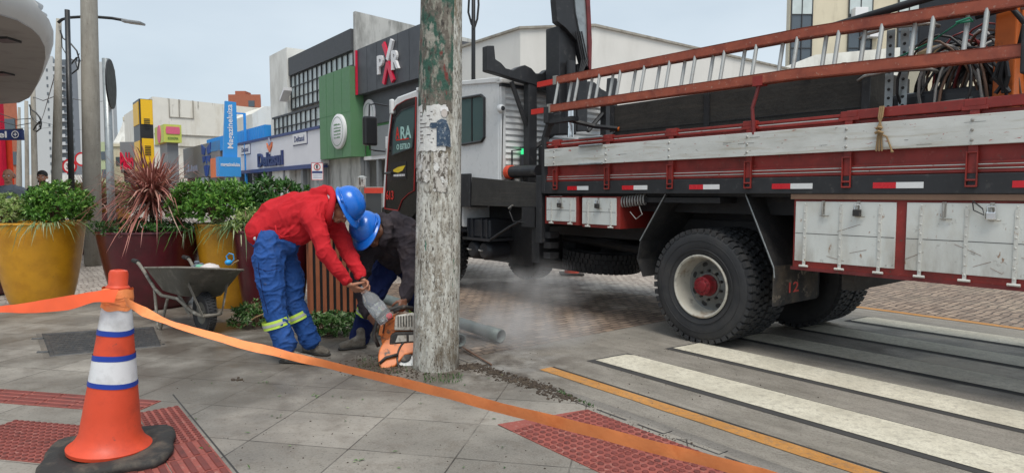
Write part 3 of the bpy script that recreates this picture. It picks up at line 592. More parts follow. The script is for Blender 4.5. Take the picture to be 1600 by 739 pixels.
a0, b0 = px_on_s(222, 285, 70), px_on_s(238, 156, 70); mid = px_on_s(230, 204, 70); k_ = b0[0] - a0[0]
MB(ST).box(a0[0], b0[0], 70.02, 74, .3, b0[1]).build('core', M['sign_black'], b)
for z0, z1 in ((.5, mid[1] - .8), (mid[1] + .6, b0[1] - .05)):
    MB(ST).box(a0[0] + .12, b0[0] - .02, 69.95, 70.02, z0, z1).build('front_panel', M['sign_yellow'], b); MB(ST).box(a0[0] - .06, a0[0], 70.4, 73.6, z0, z1 - .2).build('side_panel', M['sign_yellow'], b)
mb = MB(ST)
for zc in (b0[1] - 2.0, mid[1] - 1.6, mid[1] - 3.4):
    for k in range(6): mb.box(a0[0] + .35, b0[0] - .3, 69.9, 69.95, zc - k * .17, zc - k * .17 + .07)
mb.build('printed_line', M['sign_black'], b)
b = sthing('long_building', 'long stained off-white windowless wall above the low shops', 'building', 17, 90)
tR = plane_s(437, 172, 86)[0]
MB(ST).prism([(9.45, 0), (tR + 9, 0), (tR + 9, 12.9), (tR - 4, 12.75), (9.45, 13.1)], 86, 110, 'y').build('wall', M['old_wall'], b)
mb = MB(ST); zz = 0
for tt in (11.2, 12.3, 13.9): mb.box(tt, tt + .1, 85.9, 86, 10.8, 13)
mb.box(11.2, 14, 85.9, 86, 10.75, 10.82); mb.box(9.5, tR + 9, 85.85, 86, 8.6, 8.7); mb.box(9.5, tR + 9, 85.88, 86, 7.2, 7.28); mb.build('pipe_run', M['concrete_grey'], b)
b = sthing('stepped_building', 'white lower block with sloping roof edge between wall and grey office block', 'building', 20, 64)
a0, b0 = px_on_s(394, 178, 62), px_on_s(437, 168, 62)
MB(ST).prism([(a0[0], 0), (b0[0] + 4, 0), (b0[0] + 4, b0[1] + .1), (a0[0] + 1.2, b0[1]), (a0[0], a0[1])], 62, 70, 'y').build('wall', M['old_wall'], b)
b = thing('brick_block', 'red brick rooftop block showing above the long off-white wall', 'building', at(382, 200, 140) * 1.0)
p0, p1 = at(357, 170, 140), at(407, 148, 140)
MB().prism([(p0.x, 140), (p1.x, 140), (p1.x * 1.07, 150), (p0.x * 1.07, 150)], 0, p1.z, 'z').build('wall', M['brick_red'], b); c = at(376, 144, 141); MB().box(c.x - 1.2, c.x + 1, 141, 144, p1.z, c.z + .2).build('tank_room', M['brick_red'], b)
for k in range(5): MB().box(p1.x - 2.6, p1.x - 1.3, 139.9, 140, p1.z - 2.6 - k * 3, p1.z - 1.3 - k * 3).build('window', M['glass_blue'], b)
# classical house with curved roof
b = thing('old_house', 'pale old house with tall curved roof and a small lantern on top', 'building', at(190, 300, 120))
p0, p1 = at(172, 225, 120), at(214, 225, 120); zt = p0.z
MB().prism([(p0.x, 120), (p1.x, 120), (p1.x * 1.08, 130), (p0.x * 1.08, 130)], 0, zt, 'z').build('wall', M['cream'], b)
cx_ = (p0.x + p1.x) / 2 + .1; hw = (p1.x - p0.x) / 2 * .92; rt = at(195, 186, 120).z
MB(Matrix.Translation((cx_ - 1.2, 123.5, 0))).lathe([(hw * 1.1, zt), (hw * 1.12, zt + .4), (hw * .8, zt + (rt - zt) * .4), (hw * .45, zt + (rt - zt) * .8), (hw * .36, rt), (0, rt)], 4, Matrix.Rotation(R(45), 4, 'Z')).build('roof', M['white_wall'], b)
tp = at(195, 178, 120).z
MB(Matrix.Translation((cx_ - 1.2, 123.5, 0))).lathe([(hw * .36, rt), (hw * .36, tp - .3), (hw * .2, tp), (0, tp + .2)], 12).build('lantern', M['cream'], b)
for zz in (zt - 2.4, zt - 7.2):
    for xx in (p0.x + 1.0, p0.x + 2.8): MB().box(xx, xx + .8, 119.9, 120, zz - 1.6, zz).build('window', M['glass_blue'], b)
MB().box(p0.x - .2, p1.x + .2, 119.7, 120, zt - .5, zt).build('cornice', M['cream'], b)
b = thing('red_letter_sign', 'grey shop corner with big red handwritten-style letters', 'sign', at(198, 300, 75))
p0, p1 = at(189, 268, 75), at(210, 222, 75)
MB().prism([(p0.x, 75), (p1.x, 75), (p1.x * 1.12, 84), (p0.x * 1.12, 84)], p0.z + .1, p1.z, 'z').build('wall', M['grey_panel'], b); MB().prism([(p0.x + .1, 75.4), (p1.x, 75.4), (p1.x * 1.1, 84), (p0.x * 1.1, 84)], 0, p0.z + .1, 'z').build('shop_window', M['glass'], b)
c = at(198.5, 252, 74.9); text('Pablo', AX(c, Vector((1, 0, 0)), Vector((0, 0, 1)), Vector((0, -1, 0))), 1.5, 2.0, M['neon_red'], b, ext=.1, bold=.04)
# residential tower
b = thing('apartment_tower', 'tall white apartment tower with a grey balcony strip, far down the street', 'building', at(120, 300, 230))
Yt = 230; xa, xb, xc, xd = [at(x, 300, Yt).x for x in (58, 92, 129, 182)]; zt = at(90, 88, Yt).z; zt2 = at(150, 97, Yt).z
MB().prism([(xa, Yt), (xb, Yt), (xb * 1.05, Yt + 14), (xa * 1.05, Yt + 14)], 0, zt, 'z').build('wing', M['tower_white'], b); MB().prism([(xc, Yt), (xd, Yt), (xd * 1.06, Yt + 16), (xc * 1.05, Yt + 16)], 0, zt2, 'z').build('wing', M['tower_white'], b)
MB().box(xb, xc, Yt + .8, Yt + 9, 0, zt - 1).build('core', M['tower_grey'], b)
nf = 17; fl = (zt - 3) / nf
mb = MB(); mw = MB(); mg = MB()
for k in range(nf):
    z = 2 + k * fl; mb = MB(); mb.box(xb, xb + (xc - xb) * .42, Yt - .6, Yt + .8, z, z + .5); mb.box(xb, xb + (xc - xb) * .42, Yt - .6, Yt - .5, z + .5, z + 1.1); mb.build('balcony', M['tower_balcony'], b)
    mg.box(xb + .2, xc - 2.5, Yt + .7, Yt + .8, z + 1.1, z + fl - .3)
    for wx0, wx1 in ((xa + 5.2, xa + 5.8), (xc + 2.2, xc + 3.0), (xc + 4, xc + 4.8), (xd - 2, xd - 1.4)): MB().box(wx0, wx1, Yt - .1, Yt, z + 1.1, z + 2.1).build('window', M['tower_glass'], b)
mg.build('balcony_opening', M['tower_glass'], b)
# low far buildings filling the end of the street
far = [(-70, 80, 70, 5.0, 'cream', 'low cream block at the far end of the street below the tower'), (96, 172, 150, 4.5, 'white_wall', 'long low white block crossing the far end of the street')]
b = thing('street_end_building', 'low white building closing the far end of the street', 'building', at(130, 300, 150))
p0, p1 = at(40, 300, 150), at(178, 270, 150); MB().box(p0.x, p1.x, 150, 160, 0, 5.6).build('wall', M['white_wall'], b); MB().box(p0.x, p1.x, 149.8, 150, 0, 3).build('shop_window', M['glass_blue'], b)
b = thing('street_end_shop', 'small yellow-green block beside the pale old house', 'building', at(164, 300, 110))
p0, p1 = at(158, 300, 110), at(171, 222, 110); MB().prism([(p0.x, 110), (p1.x, 110), (p1.x * 1.07, 118), (p0.x * 1.07, 118)], 0, p1.z, 'z').build('wall', M['pale_lime'], b)
for k in range(3): MB().box(p0.x + .3, p1.x - .3, 109.9, 110, 1 + k * 3, 2.4 + k * 3).build('window', M['glass_blue'], b)

# ================================================ beige block at the right and shop below it
b = thing('beige_building', 'tall beige block with tall dark window strips, above the truck bed at the right', 'building', at(1330, 300, 46))
p0, p1 = at(1226, 300, 46), at(1420, 0, 46)
MB().prism([(p0.x, 46), (p1.x + 14, 46), (p1.x + 18, 60), (p0.x * 1.29, 60)], 0, 19, 'z').build('wall', M['cream'], b)
def strip(x0, x1, zr, name='window_strip'):
    a, c = at(x0, 300, 46).x, at(x1, 300, 46).x
    f_ = MB().box(a, c, 45.93, 46, 3, 19).build(name, M['glass_blue'], b)
    mb = MB()
    n = max(2, int(round((c - a) / .75)))
    for i in range(n + 1): x = a + (c - a) * i / n; mb.box(x - .03, x + .03, 45.86, 45.93, 3, 19)
    z = 3.4
    while z < 19: mb.box(a, c, 45.87, 45.925, z, z + .06); z += 1.15
    MW[f_] = MW[b]; mb.build('frame', M['window_frame'], f_)
    for z in (4.6, 9.2, 13.8): MB().box(a, c, 45.9, 45.955, z, z + 1.1).build('spandrel', M['pane_light'], f_)
strip(1228, 1260, 0); strip(1316, 1352, 0); strip(1392, 1440, 0); strip(1480, 1520, 0)
for (x, y) in ((1342, 22), (1365, 52)):
    c = at(x, y, 45.7); MB().box(c.x - .45, c.x + .45, 45.3, 45.9, c.z - .35, c.z + .35).build('air_conditioner', M['sign_white'], b, bevel=.03)
b = thing('pink_shop', 'low dusty pink shop wall seen under the ladder at the right', 'building', at(1560, 300, 30))
p0 = at(1440, 300, 30); MB().box(p0.x, p0.x + 22, 30, 38, 0, 7.2).build('wall', M['cream'], b); MB().box(p0.x + .5, p0.x + 20, 29.95, 30, .2, 3).build('shop_window', M['glass'], b)
b = thing('low_wall_building', 'low white block right of the big white hall, seen between ladder rungs', 'building', at(1250, 300, 40))
p0, p1 = at(1190, 300, 40), at(1300, 86, 40); MB().prism([(p0.x, 0), (p1.x + 6, 0), (p1.x + 6, p1.z + .6), (p1.x - 1, p1.z), (p0.x, p1.z - 1.2)], 40, 44, 'y').build('wall', M['white_wall'], b)

# ================================================ left building with canopy
b = thing('canopy_building', 'corner shop with a wide rounded white canopy overhead at the left edge', 'building', G(-300, 430))
ed = [G(x, y, 4.0) for x, y in ((-260, -60), (-60, -4), (0, 24), (28, 33), (50, 46), (62, 58), (70, 74), (71, 92), (66, 112), (58, 132), (46, 153), (30, 161), (0, 163))]
poly = [(p.x, p.y) for p in ed] + [(-26, 20), (-26, 6)]
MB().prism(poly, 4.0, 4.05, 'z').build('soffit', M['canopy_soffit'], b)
cx_ = -22; cy_ = 13
fas = MB(); n = len(ed)
vs = []
for k, (g, z) in enumerate(((0, 4.02), (.06, 4.1), (.14, 4.3), (.02, 4.46), (.02, 4.5), (-.5, 4.52))):
    for i, p in enumerate(ed):
        d = (ed[min(i + 1, n - 1)] - ed[max(i - 1, 0)]); nrm = Vector((-d.y, d.x, 0)).normalized()
        if nrm.dot(Vector((p.x - cx_, p.y - cy_, 0))) < 0: nrm = -nrm
        vs.append((p.x + nrm.x * g, p.y + nrm.y * g, z))
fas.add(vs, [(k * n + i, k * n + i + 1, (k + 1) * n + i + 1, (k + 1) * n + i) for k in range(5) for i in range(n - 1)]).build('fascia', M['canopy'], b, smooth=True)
MB().prism([(-40, 8), (-14.5, 8), (-20.3, 23), (-40, 23)], 0, 9, 'z').build('wall', M['cream'], b)
for (x, y) in ((8, 62), (3, 115)):
    c = G(x, y, 3.99); dl = MB(Matrix.Translation(c)).box(-.16, .16, -.16, .16, -.03, .01).build('downlight', M['shop_dark'], b); MW[dl] = MW[b]
for k, (x, y) in enumerate(((46, 12), (53, 26), (18, 0))):
    base = G(x, y + 12, 4.5); tip = at(x + 6, y - 2, base.y - .6)
    fl_ = thing('floodlight', ['grey floodlight on a thin arm over the canopy, nearest the top of frame', 'lower grey floodlight on a thin arm above the canopy edge', 'floodlight furthest left above the canopy'][k], 'floodlight', base, 0, 'floodlights on the canopy')
    MB().tube([base, base + Vector((0, 0, .25)), tip + Vector((0, 0, .05))], .018, 6).build('arm', M['lamp_grey'], fl_)
    MB(AX(tip, Vector((1, 0, 0)), Vector((0, .6, .8)), Vector((0, -.8, .6)))).lathe([(0, .14), (.05, .13), (.13, -.05), (.12, -.06), (0, -.05)], 16).build('head', M['lamp_grey'], fl_)
# red shop front pieces beneath the canopy
b = thing('red_shop', 'orange-red shop front below the canopy at the left edge', 'shop', at(-10, 300, 24))
p0, p1 = at(-60, 270, 24), at(18, 205, 24)
MB().prism([(p0.x, 24), (p1.x, 24), (p1.x * 1.2, 27), (p0.x * 1.2, 27)], 0, p1.z, 'z').build('wall', M['red_facade'], b); c = at(2, 180, 23.9)
MB().box(c.x - .14, c.x + .1, 23.7, 23.9, 0, 5.6).build('column', M['neon_red'], b)
b = thing('blue_sign', 'small navy blade sign with white letters under the canopy', 'sign', at(14, 300, 20))
p0, p1 = at(-12, 219, 20), at(33, 203, 20)
pn = MB().box(p0.x, p1.x, 20, 20.12, p0.z, p1.z).build('panel', M['navy'], b)
c = at(4, 210.5, 20); text('el', AX(c, Vector((1, 0, 0)), Vector((0, 0, 1)), Vector((0, -1, 0))), .26, .2, M['sign_white'], b, ext=.01, bold=.02)
c = at(24, 210.5, 20); mb = MB(AX(c, Vector((1, 0, 0)), Vector((0, 0, 1)), Vector((0, -1, 0)))); mb.lathe([(.1, 0), (.115, .01), (.1, .012), (.09, .01)], 20, closed=True); mb.prism([(0, .07), (.015, .015), (.07, 0), (.015, -.015), (0, -.07), (-.015, -.015), (-.07, 0), (-.015, .015)], 0, .01, 'z'); mb.build('emblem', M['sign_white'], b)
MB().tube([(p0.x - .5, 20.06, p1.z - .05), (p1.x, 20.06, p1.z + .02)], .03, 6).build('bracket', M['pole_black'], b)
# brick/brown block between canopy and poles
b = thing('brown_building', 'narrow brown-red building behind the poles under the canopy', 'building', at(30, 300, 60))
p0, p1 = at(0, 300, 60), at(26, 160, 60); MB().prism([(p0.x, 60), (p1.x, 60), (p1.x * 1.15, 69), (p0.x * 1.15, 69)], 0, p1.z, 'z').build('wall', M['brick_red'], b)
for k in range(3): MB().box(p0.x + .4, p1.x - .2, 59.9, 60, 1 + k * 3, 2.2 + k * 3).build('window', M['glass_blue'], b)

# ================================================ poles, lamps and signs
def conc_pole(name, label, pxb, pxt, yt, Y, rb, rt_, group='concrete utility poles on the left'):
    g = G(pxb, 302 + FPX * EYE / Y); g = Vector((at(pxb, 300, Y).x, Y, 0)); t = at(pxt, yt, Y)
    o = MB().tube([g, g.lerp(t, .33), g.lerp(t, .66), t], [rb, rb * .9 + rt_ * .1, (rb + rt_) / 2, rt_], 20).build(name, M['concrete_grey'], smooth=True)
    tag(o, label, 'utility pole', group); return o
def px_r(w, Y): return w / 2 * Y / FPX
Yp = 12.5
conc_pole('utility_pole', 'thick concrete pole running out of the top, left of the yellow pylon', 141, 132, -420, Yp, px_r(25, Yp), px_r(17, Yp))
conc_pole('utility_pole', 'leaning concrete pole carrying the long street lamp arm', 83, 92, 30, 16, px_r(15, 16), px_r(7, 16))
conc_pole('utility_pole', 'thin grey-brown pole nearest the canopy tip', 53, 51, 118, 22, px_r(9, 22), px_r(6, 22))
conc_pole('utility_pole', 'distant thin pole left of the brown pole', 41, 41, 158, 34, px_r(6, 34), px_r(5, 34))
conc_pole('utility_pole', 'farthest short grey pole beside the blue blade sign', 28, 30, 168, 40, px_r(8, 40), px_r(3.5, 40))
# black lamp post
a, t = Vector((at(110, 300, 14.5).x, 14.5, 0)), at(105, 16, 14.5)
bp_ = MB().tube([a, t], [px_r(9, 14.5), px_r(7, 14.5)], 14).build('lamp_post', M['pole_black'], smooth=True); tag(bp_, 'straight black steel post between the two big concrete poles', 'post')
# street lamp arm fixed to the leaning pole
lt = thing('street_lamp', 'street lamp on a long thin arm reaching right from the leaning pole', 'street lamp', at(90, 34, 15.9))
MB().tube([at(*p, 15.9) for p in ((91, 36), (97, 31), (108, 28), (125, 27), (150, 27), (175, 29), (198, 33))], .035, 8).build('arm', M['pole_black'], lt, smooth=True)
hd = MB(AX(at(210, 35.5, 15.9), Vector((1, 0, -.13)).normalized(), Vector((0, 1, 0)), Vector((.13, 0, 1)).normalized())); hd.box(-.2, .2, -.13, .13, -.03, .025); hd.box(-.28, -.16, -.07, .07, -.035, .045); hd.build('lamp_head', M['lamp_grey'], lt, bevel=.012)
def ornament(name, label, c, sc_, Y, mir=1):
    th = thing(name, label, 'ornament', at(c[0], c[1], Y), 0, 'curled metal ornaments on poles')
    mb = MB(); pt = [at(c[0] + mir * x * sc_, c[1] + y * sc_, Y) for x, y in ((0, -26), (4, -14), (16, -6), (26, 6), (30, 20), (28, 34), (18, 42), (10, 38), (16, 28), (26, 16))]
    mb.tube(pt, .018 * Y / 16, 6); mb.tube([at(c[0] + mir * x * sc_, c[1] + y * sc_, Y) for x, y in ((2, -18), (3, 0), (10, 12), (24, 24), (28, 36))], .012 * Y / 16, 5)
    mb.tube([at(c[0] + mir * x * sc_, c[1] + y * sc_, Y) for x, y in ((24, 24), (30, 10))], .01 * Y / 16, 5); mb.build('scroll', M['pole_black'], th)
ornament('pole_ornament', 'curled black metal scroll on the leaning concrete pole', (94, 74), 1.0, 15.8)
ornament('pole_ornament', 'small distant curled scroll on the thin pole by the canopy', (46, 180), .62, 21.8)
# round sign seen edge on, and its post
sg = thing('sign_post', 'galvanised post with a round sign seen almost edge-on, behind the planters', 'sign post', Vector((at(171, 300, 8.6).x, 8.6, 0)))
bp0 = Vector((at(172, 300, 8.6).x, 8.6, 0)); MB().tube([bp0, at(165.5, 92, 8.6)], [.05, .047], 14).build('post', M['galv'], sg, smooth=True)
cc = at(173, 132, 8.5); ax3 = Vector((.93, .37, 0)).normalized()
MB(AX(cc, Vector((0, 0, 1)), ax3.cross(Vector((0, 0, 1))) * -1, ax3)).lathe([(0, -.005), (.315, -.005), (.32, 0), (.315, .012), (0, .012)], 40).build('sign_plate', M['sign_black'], sg)
# far round signs
for k, (x, y, r_, Y, body) in enumerate(((109, 260, 11.5, 30, '30'), (128, 249, 11, 34, ''))):
    th = thing('round_road_sign', ['red-ringed speed limit sign reading 30 behind the black post', 'second red-ringed road sign partly hidden by the thick pole'][k], 'road sign', Vector((at(x, 300, Y).x, Y, 0)), 0, 'round red road signs')
    A = AX(at(x, y, Y), Vector((1, 0, 0)), Vector((0, 0, 1)), Vector((0, -1, 0))); r3 = r_ * Y / FPX
    MB(A).lathe([(0, .02), (r3 * .78, .02), (r3 * .78, 0)], 24).build('face', M['road_sign_white'], th); MB(A).lathe([(r3 * .76, .025), (r3, .025), (r3, 0)], 24).build('ring', M['road_sign_red'], th)
    MB().tube([Vector((at(x, 300, Y).x, Y + .05, 0)), at(x, y - 10, Y + .05)], .035, 8).build('post', M['galv'], th)
    if body: text(body, A @ Matrix.Translation((0, 0, .03)), r3 * .8, r3 * .7, M['sign_black'], th, ext=.005, bold=.02)
# parking sign
Y = 11.5; th = thing('parking_sign', 'white parking sign with a ringed letter E on a thin post behind the red hoodie', 'road sign', Vector((at(496, 300, Y).x, Y, 0)))
A = AX(at(496, 268, Y), Vector((1, 0, 0)), Vector((0, 0, 1)), Vector((0, -1, 0))); k_ = Y / FPX
MB(A).box(-9 * k_, 9 * k_, -13.5 * k_, 13.5 * k_, 0, .01).build('plate', M['road_sign_white'], th); MB(A).lathe([(4.2 * k_, .012), (5.3 * k_, .012), (5.3 * k_, .016), (4.2 * k_, .016)], 24, Matrix.Translation((0, 7 * k_, 0)), closed=True).build('ring', M['road_sign_red'], th)
text('E', A @ Matrix.Translation((0, 7 * k_, .012)), 3.6 * k_, 5.2 * k_, M['sign_black'], th, ext=.004, bold=.02)
MB(A).box(-8 * k_, 8 * k_, -2.8 * k_, .4 * k_, .01, .014).build('stripe', M['navy_edge'], th)
mb = MB(A)
for z in (-5.5, -8, -10.5): mb.box(-7 * k_, 7 * k_, z * k_, (z + .8) * k_, .01, .013)
mb.build('printed_line', M['letter_grey'], th)
mb = MB(A)
for q in ((-9, 9, 12.9, 13.5), (-9, 9, -13.5, -12.9), (-9, -8.4, -13.5, 13.5), (8.4, 9, -13.5, 13.5)): mb.box(q[0] * k_, q[1] * k_, q[2] * k_, q[3] * k_, .01, .013)
mb.build('border', M['road_sign_red'], th)
MB().tube([Vector((at(497, 300, Y).x, Y + .04, 0)), at(496, 256, Y + .04)], .025, 8).build('post', M['galv'], th)
# black lamp post behind the cab, ornament on top
Y = 16; th = thing('lamp_post', 'thin black post with curled wire ornament rising behind the truck cab', 'post', Vector((at(739, 300, Y).x, Y, 0)))
MB().tube([Vector((at(739, 300, Y).x, Y, 0)), at(740, -240, Y)], [.06, .04], 12).build('post', M['pole_black'], th, smooth=True)
mb = MB()
for off in (0, 1, 2): mb.tube([at(740 + x + off * .8, y, Y - .05 + off * .05) for x, y in ((-3, -20), (-8, 0), (-9, 20), (-4, 38), (0, 46), (5, 30), (7, 8), (6, -14), (2, -30))], .014, 5)
mb.build('scroll', M['pole_black'], th)
# overhead wires on the left
wl_ = ['long thin wire from the canopy-side pole to the leaning pole', 'thin wire running from the leaning pole off towards the round sign', 'thin wire low behind the brown pole towards the tower', 'thin wire beside the navy blade sign, lowest of the left wires', 'thin wire at the left edge just above the navy blade sign', 'second thin wire at the left edge right above the navy blade sign', 'thin wire dropping steeply from the leaning pole']
for wi, (x0, y0, Y0, x1, y1, Y1) in enumerate(((52, 152, 22, 88, 150, 16), (88, 150, 16, 166, 158, 40), (41, 185, 34, 140, 205, 60), (28, 200, 40, 88, 198, 60), (0, 178, 22, 52, 185, 22), (0, 190, 22, 52, 192, 22), (88, 110, 16, 60, 200, 40))):
    a, c = at(x0, y0, Y0), at(x1, y1, Y1); mid = a.lerp(c, .5) - Vector((0, 0, .12)); tag(MB().tube([a, mid, c], .012, 4).build('overhead_wire', M['cable_black']), wl_[wi], 'wire', 'overhead wires on the left')
# red stall with canister by the shop entrance
Y = 20; th = thing('food_stall', 'small red-fronted stall table outside the green shop', 'stall', Vector((at(583, 300, Y).x, Y, 0)))
k_ = Y / FPX; a = at(583, 292, Y)
MB().box(a.x - 25 * k_, a.x + 22 * k_, Y, Y + .5, a.z - .03, a.z).build('tabletop', M['steel_plate'], th)
MB().box(a.x - 14 * k_, a.x + 18 * k_, Y - .02, Y, a.z - 10 * k_, a.z - 1.5 * k_).build('banner', M['fire_red'], th); MB().box(a.x - 12 * k_, a.x + 12 * k_, Y + .05, Y + .45, .1, a.z - 10 * k_).build('cabinet', M['glass'], th)
for dx in (-22, 20): MB().tube([(a.x + dx * k_, Y + .1, 0), (a.x + dx * k_, Y + .1, a.z)], .02, 6).build('leg', M['galv'], th)
MB().box(a.x + 20 * k_, a.x + 24 * k_, Y, Y + .05, .3, a.z - 15 * k_).build('side_card', M['sign_orange'], th)
c = at(566, 292, Y); th = thing('canister', 'round polished metal canister with a lid standing on the stall table', 'canister', c)
MB(Matrix.Translation(c)).lathe([(0, 0), (5 * k_, 0), (5.6 * k_, 2 * k_), (5.8 * k_, 14 * k_), (0, 14 * k_)], 20).build('body', M['chrome'], th, auto=True); MB(Matrix.Translation(c)).lathe([(7.5 * k_, 14 * k_), (7.5 * k_, 15 * k_), (3 * k_, 17 * k_), (0, 17.5 * k_)], 20).build('lid', M['aluminium'], th, auto=True)

# ================================================ TRUCK (street frame: x=t across, y=s along, z up)
TW = 2.15; S_END = -5.2
truck = sthing('truck', 'red, black and white crane flatbed truck with crew cab, parked across the crosswalk', 'truck', 1.05, 1.5)
def P(name, mb, m, **k): return mb.build(name, M[m], k.pop('parent', truck), **k)
def sub(name, mb, m, par, **k): return mb.build(name, M[m], par, **k)
# --- bed
P('bed_rail', MB(ST).box(-.03, .07, S_END, 2.2, 1.385, 1.52), 'black_steel', bevel=.006)
P('bed_floor', MB(ST).box(.07, TW, S_END, 2.2, 1.36, 1.49), 'chassis')
P('bed_rail', MB(ST).box(TW, TW + .07, S_END, 2.2, 1.385, 1.52), 'black_steel')
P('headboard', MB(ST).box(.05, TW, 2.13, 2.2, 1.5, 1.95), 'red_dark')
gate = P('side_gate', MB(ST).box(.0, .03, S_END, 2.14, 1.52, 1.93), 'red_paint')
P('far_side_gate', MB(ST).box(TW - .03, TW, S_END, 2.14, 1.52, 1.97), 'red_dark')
mb = MB(ST)
for z0, z1, pr in ((1.525, 1.548, .016), (1.558, 1.575, .02), (1.583, 1.6, .016)): mb.box(-pr, .0, S_END, 2.13, z0, z1)
sub('lower_ribs', mb, 'red_paint', gate, bevel=.004)
mb = MB(ST)
for z0 in (1.55, 1.576): mb.box(-.019, -.006, S_END, 2.12, z0, z0 + .006)
sub('rubber_strip', mb, 'plank_white', gate)
mb = MB(ST)
mb.box(-.018, .035, -1.27, 2.13, 1.925, 1.948); mb.box(-.02, .035, -1.27, 2.13, 1.962, 1.985); mb.box(-.005, .03, -1.27, 2.13, 1.94, 1.965)
sub('top_ribs', mb, 'red_paint', gate, bevel=.004)
sub('pale_edge', MB(ST).box(-.014, -.003, -1.25, 2.1, 1.9485, 1.957), 'plank_white', gate)
sub('top_rail', MB(ST).box(-.03, .04, S_END, -1.3, 1.935, 2.005), 'red_paint', gate, bevel=.006)
plank = P('side_plank', MB(ST).box(-.062, -.034, S_END, 2.115, 1.702, 1.898), 'plank_white', bevel=.003)
posts = [1.95, 1.14, .32, -.5, -1.32, -2.12, -2.95, -3.8]
for k, s in enumerate(posts):
    mb = MB(ST); mb.box(-.032, .0, s - .028, s + .028, 1.52, 1.99)
    mb.box(-.036, .02, s - .075, s + .075, 1.93, 1.955); mb.box(-.036, .02, s - .06, s + .06, 1.955, 2.0)
    for d in (-.034, .026): mb.box(-.05, -.032, s + d, s + d + .008, 1.43, 1.66)
    mb.box(-.05, -.032, s - .034, s + .034, 1.652, 1.66); mb.box(-.055, -.032, s - .028, s + .03, 1.47, 1.482); mb.box(-.055, -.032, s - .028, s + .03, 1.43, 1.442)
    po = P('gate_post', mb, 'red_paint', bevel=.003)
    bm_ = MB(ST)
    for z in (1.735, 1.8, 1.865): bm_.ell((-.064, s, z), (.006, .011, .011), n=8, m=5)
    sub('bolt', bm_, 'steel_plate', po)
for a, b_ in ((1.75, 1.42), (.93, .6), (.1, -.22), (-.72, -1.06), (-1.51, -1.84), (-2.34, -2.64), (-3.1, -3.42)):
    mid = a + (b_ - a) * .47
    o = P('reflector', MB(ST).box(-.0345, -.0302, mid, a, 1.425, 1.468), 'reflect_red'); sub('white_half', MB(ST).box(-.0345, -.0302, b_, mid - .001, 1.425, 1.468), 'reflect_white', o)
for z in (1.985, 1.9, 1.705):                        # grey latch rods on the gate
    s0 = sat(948); s1 = sat(912); P('latch_rod', MB(ST).tube([(-.075, s0, z), (-.075, s1, z)], .011, 8), 'galv')
mb = MB(ST)                                          # scratches and cracks as thin dark grooves in the planks
random.seed(11)
for k in range(12):
    s = random.uniform(-2.6, 1.9); z = random.uniform(1.72, 1.88); l = random.uniform(.02, .16); mb.box(-.0632, -.062, s, s + l, z, z + random.uniform(.001, .003))
sub('plank_crack', mb, 'dark_wood', plank)
# support post for the ladder and its foot
s = sat(1180, 200); P('ladder_post', MB(ST).tube([(-.05, s - .02, 1.88), (-.05, s, 2.1), (-.03, s - .05, 2.3)], .016, 8), 'red_dark')
P('ladder_post_cap', MB(ST).box(-.06, .02, s - .09, s + .0, 2.28, 2.36), 'red_paint')
# --- cabinets under the bed
def cabinet(s0, s1, z0, z1, doors, straps, bottom=.035):
    c = P('side_cabinet', MB(ST).box(.0, .62, s1, s0, z0, z1), 'red_paint')
    for a, b_ in doors: sub('cabinet_door', MB(ST).box(-.014, .0, b_, a, z0 + bottom, z1 - .015), 'white_paint', c, bevel=.002)
    mb = MB(ST); zm = z0 + (z1 - z0) * .5
    for a, b_ in doors: mb.box(-.0152, -.0138, b_ + .004, a - .004, zm, zm + .004)
    sub('board_joint', mb, 'dark_wood', c)
    for x in straps:
        mb = MB(ST); mb.box(-.02, -.014, x - .011, x + .011, z0 + .01, z1 - .05)
        n = int((z1 - z0) / .065)
        for k in range(n): mb.ell((-.021, x, z0 + .05 + k * .065), (.004, .007, .007), n=8, m=5)
        mb.tube([(-.02, x - .035, z0 + .012), (-.02, x + .035, z0 + .012)], .009, 8); sub('hinge_strap', mb, 'door_strap', c)
    return c
c1 = cabinet(2.17, 1.6, 1.035, 1.355, [(2.13, 1.64)], [2.04, 1.72]); c2 = cabinet(1.54, .98, 1.02, 1.355, [(1.53, 1.03)], [1.44, 1.1])
c3 = cabinet(-.9, -3.6, .8, 1.34, [(-.92, -1.665), (-1.735, -2.62), (-2.7, -3.55)], [-1.0, -1.28, -1.56, -1.83, -2.1, -2.37, -2.8, -3.1], .05)
sub('cabinet_lintel', MB(ST).box(-.022, .5, -3.6, -.88, 1.343, 1.383), 'wood_brown', c3); sub('cabinet_base', MB(ST).box(-.008, .62, -3.62, -.885, .775, .8), 'red_dark', c3)
def latch(par, x, z, k):
    mb = MB(ST); mb.box(-.022, -.014, x - .012, x + .012, z - .06, z + .06); mb.tube([(-.028, x + .02, z - .05), (-.028, x - .05, z - .052)], .006, 6); mb.tube([(-.03, x, z + .05), (-.035, x, z), (-.03, x, z - .045)], .006, 6)
    sub('latch', mb, 'steel_plate', par)
    if k:
        mb = MB(ST); mb.tube([(-.04, x - .02, z), (-.04, x - .022, z + .035), (-.04, x + .022, z + .035), (-.04, x + .02, z)], .006, 8); sub('lock_shackle', mb, 'chrome', par)
        sub('padlock', MB(ST).box(-.056, -.026, x - .028, x + .028, z - .05, z), 'chrome' if k == 2 else 'saw_dark', par, bevel=.006)
for px, k in ((1288, 0), (1343, 1), (1477, 0), (1552, 2)): latch(c3, sat(px, 330), 1.27, k)
latch(c1, 1.88, 1.28, 1); latch(c2, 1.28, 1.28, 1)
mb = MB(ST); s = sat(1530, 330); mb.tube([(-.03, s + .03, 1.33), (-.04, s + .02, 1.28), (-.045, s - .04, 1.25), (-.04, s - .03, 1.29), (-.03, s + .03, 1.34)], .004, 6); sub('wire_loop', mb, 'cable_black', c3)
mb = MB(ST); random.seed(4)
